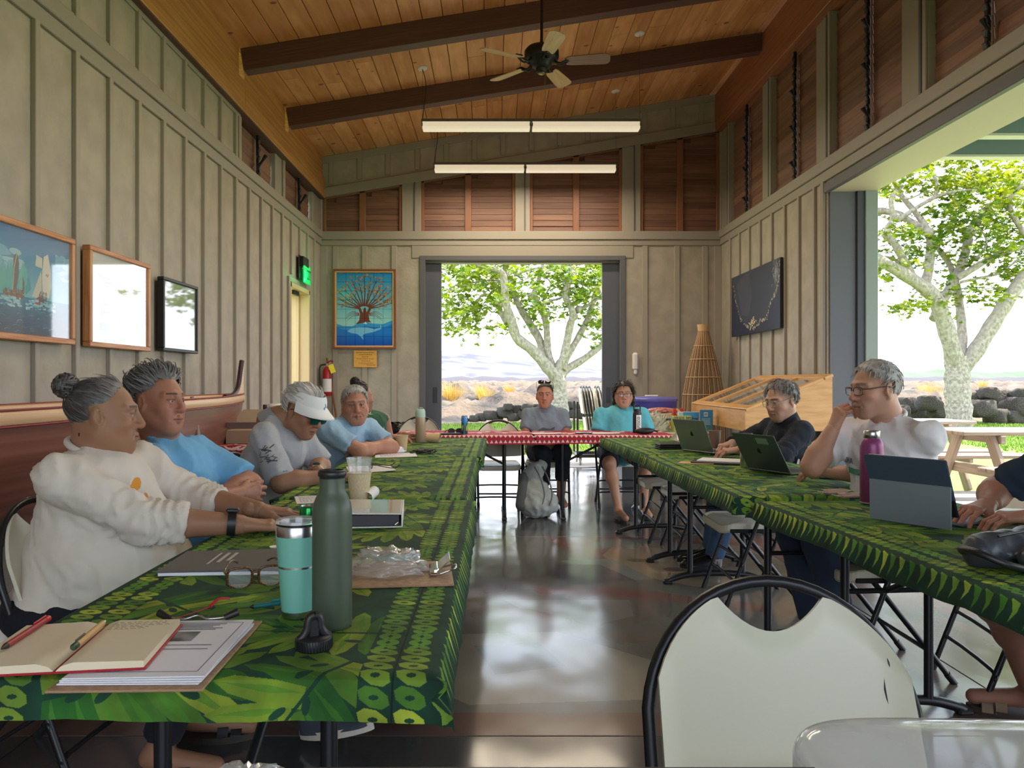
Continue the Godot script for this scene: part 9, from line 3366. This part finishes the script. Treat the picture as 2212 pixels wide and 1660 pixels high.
func snack_table() -> void:
	var t := thing("snack_table", "low table covered with snack boxes beside the display case", "table", V(1.98, 0, -8.7))
	obj("table_top", block(V(0.62, 0.04, 1.7), 0.008), mat(c8(86, 66, 56), 0.5), t, placed(V(0, 0.62, 0)))
	obj("cloth_runner", block(V(0.64, 0.07, 1.72), 0.01), mat(c8(188, 184, 156), 0.8), t, placed(V(0, 0.665, 0)))
	for q in [-1.0, 1.0]:
		for f in [-1.0, 1.0]: obj("leg", block(V(0.05, 0.60, 0.05), 0.005), mat(c8(60, 46, 40), 0.6), t, placed(V(q * 0.26, 0.30, f * 0.78)))
	var Y := 0.70
	var bn := thing("storage_tub", "blue-purple plastic tub with a pale lid behind the snacks", "tub", V(1.88, Y, -9.25))
	obj("tub", turned([U(0, 0), U(0.25, 0), U(0.27, 0.02), U(0.30, 0.30), U(0.29, 0.30), U(0, 0.03)], 36), mat(c8(78, 74, 170), 0.4), bn)
	obj("lid", turned([U(0.31, 0.29), U(0.315, 0.315), U(0.29, 0.335), U(0, 0.345)], 36), mat(c8(110, 110, 190), 0.3), bn)
	obj("lid_handle", block(V(0.16, 0.02, 0.03), 0.008), M.white, bn, placed(V(0, 0.35, 0)))
	var z_bar := func(im: Image) -> void:
		im.fill(c8(70, 156, 206))
		im.fill_rect(Rect2i(0, 0, 20, 128), c8(196, 206, 214))
		poly_fill(im, PackedVector2Array([U(28, 38), U(56, 34), U(58, 42), U(42, 58), U(58, 56), U(58, 66), U(28, 70), U(28, 62), U(44, 46), U(28, 48)]), c8(206, 40, 52))
		for k in 3: im.fill_rect(Rect2i(62 + 10 * k, 40, 7, 18), c8(40, 84, 150))
		poly_fill(im, oval(U(60, 98), 12, 14), c8(186, 60, 56))
		poly_fill(im, oval(U(62, 82), 7, 6), c8(222, 176, 140))
		poly_fill(im, oval(U(58, 118), 40, 12), c8(44, 84, 92))
	var bx := printed_box("snack_carton", "blue snack carton printed with a big red Z", at(1500, 902, 7.9), V(0.21, 0.20, 0.11), -0.1, z_bar, "snack cartons")
	bx.position.y = Y
	bx.position.z = -8.15
	var tx := TextMesh.new()
	tx.text = "BAR"
	tx.font = M.font
	tx.font_size = 22
	tx.pixel_size = 0.0019
	tx.depth = 0.001
	obj("lettering", tx, mat(c8(36, 74, 150), 0.5), bx, placed(V(0.052, 0.122, 0.0558)))
	var teal := func(im: Image) -> void:
		im.fill(c8(46, 128, 178))
		im.fill_rect(Rect2i(0, 84, 96, 44), c8(60, 110, 120))
		im.fill_rect(Rect2i(30, 14, 30, 24), c8(220, 226, 226))
		for k in 5: im.fill_rect(Rect2i(33 + 5 * k, 18, 3, 16), c8(70, 80, 90))
		for k in 6: im.fill_rect(Rect2i(16, 50 + 7 * k, 62, 2), c8(190, 206, 214))
	var b2 := printed_box("snack_carton", "teal snack carton turned to its bar code side", V(2.21, Y, -8.05), V(0.13, 0.225, 0.10), -0.3, teal, "snack cartons")
	var trail := func(im: Image) -> void:
		im.fill(c8(176, 190, 96))
		poly_fill(im, oval(U(48, 74), 36, 26), c8(112, 180, 186))
		poly_fill(im, oval(U(52, 96), 34, 18), c8(196, 158, 88))
		for k in 7: poly_fill(im, PackedVector2Array([U(6 + 13 * k, 62), U(11 + 13 * k, 40), U(16 + 13 * k, 62)]), c8(46, 96, 62))
		poly_fill(im, oval(U(14, 14), 8, 8), c8(216, 150, 60))
	var b3 := printed_box("snack_carton", "green trail mix carton with painted fir trees", V(1.93, Y, -7.98), V(0.19, 0.165, 0.09), 0.1, trail, "snack cartons")
	var t3 := tx.duplicate()
	t3.text = "TRAIL MIX"
	obj("lettering", t3, mat(c8(60, 90, 60), 0.5), b3, placed(V(0.01, 0.142, 0.0458)))
	var multi := func(im: Image) -> void:
		im.fill(c8(228, 226, 200))
		im.fill_rect(Rect2i(0, 40, 96, 18), c8(70, 140, 180))
		for k in 8: im.fill_rect(Rect2i(12 * k, 70, 9, 30), [c8(226, 150, 50), c8(220, 196, 60), c8(200, 80, 50)][k % 3])
	printed_box("snack_tray", "long cream snack tray box with orange and blue print", V(1.80, Y, -8.55), V(0.44, 0.17, 0.22), 0.0, multi)
	var rd := func(im: Image) -> void:
		im.fill(c8(206, 66, 42))
		for k in 5: poly_fill(im, oval(U(48, 14 + 26 * k), 26, 8, 0.5), c8(236, 206, 150))
	printed_box("snack_carton", "orange-red snack packet standing beside the Z carton", V(1.98, Y, -8.35), V(0.12, 0.23, 0.05), 0.2, rd, "snack cartons")
	var cr := thing("snack_bag", "crumpled cream and green snack bag among the cartons", "snack bag", V(1.70, Y, -8.05))
	var n := FastNoiseLite.new()
	n.frequency = 8.0
	var s := Shape.new()
	s.grid(26, 14, func(a: float, b: float) -> Vector3:
		var th := a * TAU
		var ph := b * PI * 0.5
		var d := V(cos(th) * cos(ph), sin(ph), sin(th) * cos(ph))
		return d * V(0.12, 0.17, 0.08) * (1.0 + n.get_noise_3dv(d) * 0.8))
	obj("foil", s, textured(blotch_tex(89, 0.06, [[0.3, c8(206, 196, 170)], [0.6, c8(222, 214, 196)], [0.8, c8(116, 140, 88)]], 128), 0.4, V(2, 2, 1)), cr)
	var rb := thing("snack_bag", "red and cream snack bag lying on the cream tray box", "snack bag", V(1.84, Y + 0.172, -8.55))
	var s2 := Shape.new()
	s2.ball(V(0, 0.03, 0), V(0.16, 0.032, 0.08), Basis(), 20, 10)
	obj("foil", s2, textured(blotch_tex(90, 0.05, [[0.35, c8(176, 40, 48)], [0.65, c8(226, 200, 180)]], 128), 0.35, V(2, 2, 1)), rb)
	var db := thing("storage_box", "dark grey storage box on the floor behind the turquoise shirt's chair", "box", V(1.62, 0, -9.0))
	obj("box", block(V(0.34, 0.40, 0.42), 0.012), mat(c8(62, 66, 70), 0.5), db, placed(V(0, 0.2, 0)))
	obj("lid", block(V(0.36, 0.03, 0.44), 0.008), mat(c8(180, 178, 170), 0.5), db, placed(V(0, 0.415, 0)))

func side_table() -> void:
	var pos := V(-2.02, 0, -6.35)
	folding_table("folding table against the wall under the red and white cloth", "folding tables along the wall", 1.5, 0.6, pos, 0.0)
	var m := textured(tex(swirl_cloth()), 0.75, V(1, 2, 1))
	var o := obj("tablecloth", cloth_shape(0.61, 1.51, 0.22, 71, 0.012), m, null, placed(pos + V(0, TOP, 0)))
	tag(o, "red tablecloth with bold pale swirls on the table by the canoe's tip", "tablecloth")
	var Y := TOP + 0.006
	var card := mat(c8(176, 152, 124), 0.8)
	var cb := thing("cardboard_box", "open cardboard tray box with raised flaps on the red and white cloth", "cardboard box", V(-1.90, Y, -5.98), 0.1)
	obj("base", block(V(0.30, 0.10, 0.34), 0.002), card, cb, placed(V(0, 0.05, 0)))
	obj("front_flap", block(V(0.30, 0.10, 0.004), 0.001), mat(c8(150, 138, 134), 0.8), cb, placed(V(-0.02, 0.14, 0.20), 0, 1.0))
	var fl := Shape.new()
	fl.prism(PackedVector2Array([U(-0.17, 0), U(0.17, 0), U(0.17, 0.09), U(0.12, 0.15), U(-0.12, 0.15), U(-0.17, 0.09)]), 0.004)
	obj("lid", fl, card, cb, placed(V(0.02, 0.10, -0.17), 0, -0.25))
	var jc := thing("carton", "small blue and white drink carton with a dark cap behind the cardboard box", "carton", V(-1.98, Y, -6.68), 0.3)
	var s := Shape.new()
	s.prism(PackedVector2Array([U(-0.045, 0), U(0.045, 0), U(0.045, 0.19), U(0.0, 0.25), U(-0.045, 0.19)]), 0.09, placed(V(0, 0, -0.045)))
	obj("carton_body", s, textured(blotch_tex(91, 0.06, [[0.3, c8(90, 160, 186)], [0.55, c8(220, 222, 216)], [0.8, c8(196, 160, 90)]], 128), 0.5, V(8, 8, 1)), jc)
	obj("cap", turned([U(0.018, 0), U(0.018, 0.05), U(0, 0.05)], 20), mat(c8(60, 30, 44), 0.5), jc, placed(V(-0.02, 0.22, 0)))
	for k in 2:
		var rl := thing("paper_towel_roll", ["white paper towel roll, the one nearer the cardboard box", "white paper towel roll, the one nearer the side doorway"][k], "paper roll", V(-1.96 + 0.02 * k, Y, -6.86 - 0.15 * k), 0, "paper towel rolls")
		obj("roll", turned([U(0.02, 0.0), U(0.066, 0), U(0.068, 0.004), U(0.068, 0.268), U(0.066, 0.272), U(0.02, 0.272)], 32), M.white, rl)
		obj("tube", turned([U(0.0205, 0.001), U(0.0205, 0.2725), U(0.0185, 0.2725), U(0.0185, 0.001)], 20), card, rl)
		obj("print", block(V(0.03, 0.10, 0.002)), mat(c8(150, 156, 166), 0.7), rl, placed(V(0.02, 0.17, 0.0655), 0.3))

func chair_stack() -> void:
	# folded chairs hung upright on a wheeled dolly outside the far doorway
	var d := thing("chair_dolly", "grey wheeled dolly holding folded chairs outside the far doorway", "dolly", V(1.52, -0.03, -11.75))
	var grey := mat(c8(150, 152, 152), 0.5)
	for z: float in [-0.28, 0.28]: obj("rail", block(V(0.62, 0.05, 0.04), 0.005), M.black_metal, d, placed(V(0, 0.14, z)))
	for x: float in [-0.29, 0.29]: obj("rail", block(V(0.04, 0.05, 0.6), 0.005), M.black_metal, d, placed(V(x, 0.14, 0)))
	obj("mast", rod([V(-0.29, 0.14, 0.25), V(-0.29, 0.95, 0.25)], 0.016, 8), M.black_metal, d)
	obj("mast", rod([V(-0.29, 0.14, -0.25), V(-0.29, 0.95, -0.25)], 0.016, 8), M.black_metal, d)
	for x: float in [-0.25, 0.25]:
		for z: float in [-0.25, 0.25]:
			var w := obj("wheel", turned([U(0.012, -0.014), U(0.052, -0.014), U(0.057, -0.008), U(0.057, 0.008), U(0.052, 0.014), U(0.012, 0.014)], 24), grey, d, placed(V(x, 0.057, z), 0, 0, PI / 2))
			obj("fork", block(V(0.05, 0.07, 0.03), 0.005), M.steel, d, placed(V(x, 0.10, z)))
	var names := ["outermost on the post side", "second from the post side", "third from the post side", "fourth from the post side", "fifth from the post side", "innermost, by the door leaf"]
	for k in 6:
		var c := thing("folded_chair", "folded cream chair hung on the dolly, " + names[k], "folding chair", V(1.40 + 0.042 * k + (0.05 if k > 3 else 0.0), 0.24, -11.75), 0, "folded chairs on the dolly")
		var plastic := mat(c8(222, 218, 204), 0.45)
		var o := PackedVector2Array([U(-0.2, 0.5), U(0.2, 0.5), U(0.2, 0.72), U(0.15, 0.84), U(0.06, 0.89), U(-0.06, 0.89), U(-0.15, 0.84), U(-0.2, 0.72)])
		var b := Basis(V(0, 0, -1), V(-0.14, 1, 0).normalized(), V(1, 0, 0))
		var s := Shape.new()
		s.prism(o, 0.022)
		obj("backrest", s, plastic, c, Transform3D(b, Vector3.ZERO))
		var q := Shape.new()
		q.prism(PackedVector2Array([U(-0.19, 0.02), U(0.19, 0.02), U(0.19, 0.44), U(-0.19, 0.44)]), 0.026)
		obj("seat", q, plastic, c, Transform3D(b, V(0.012, 0, 0)))
		var arch := []
		for p in [U(-0.215, 0.0), U(-0.215, 0.70), U(-0.16, 0.86), U(-0.06, 0.912), U(0.06, 0.912), U(0.16, 0.86), U(0.215, 0.70), U(0.215, 0.0)]: arch.append(b * V(p.x, p.y, 0.04))
		obj("frame", rod(curve(arch, 3), 0.011, 7), M.black_metal, c)
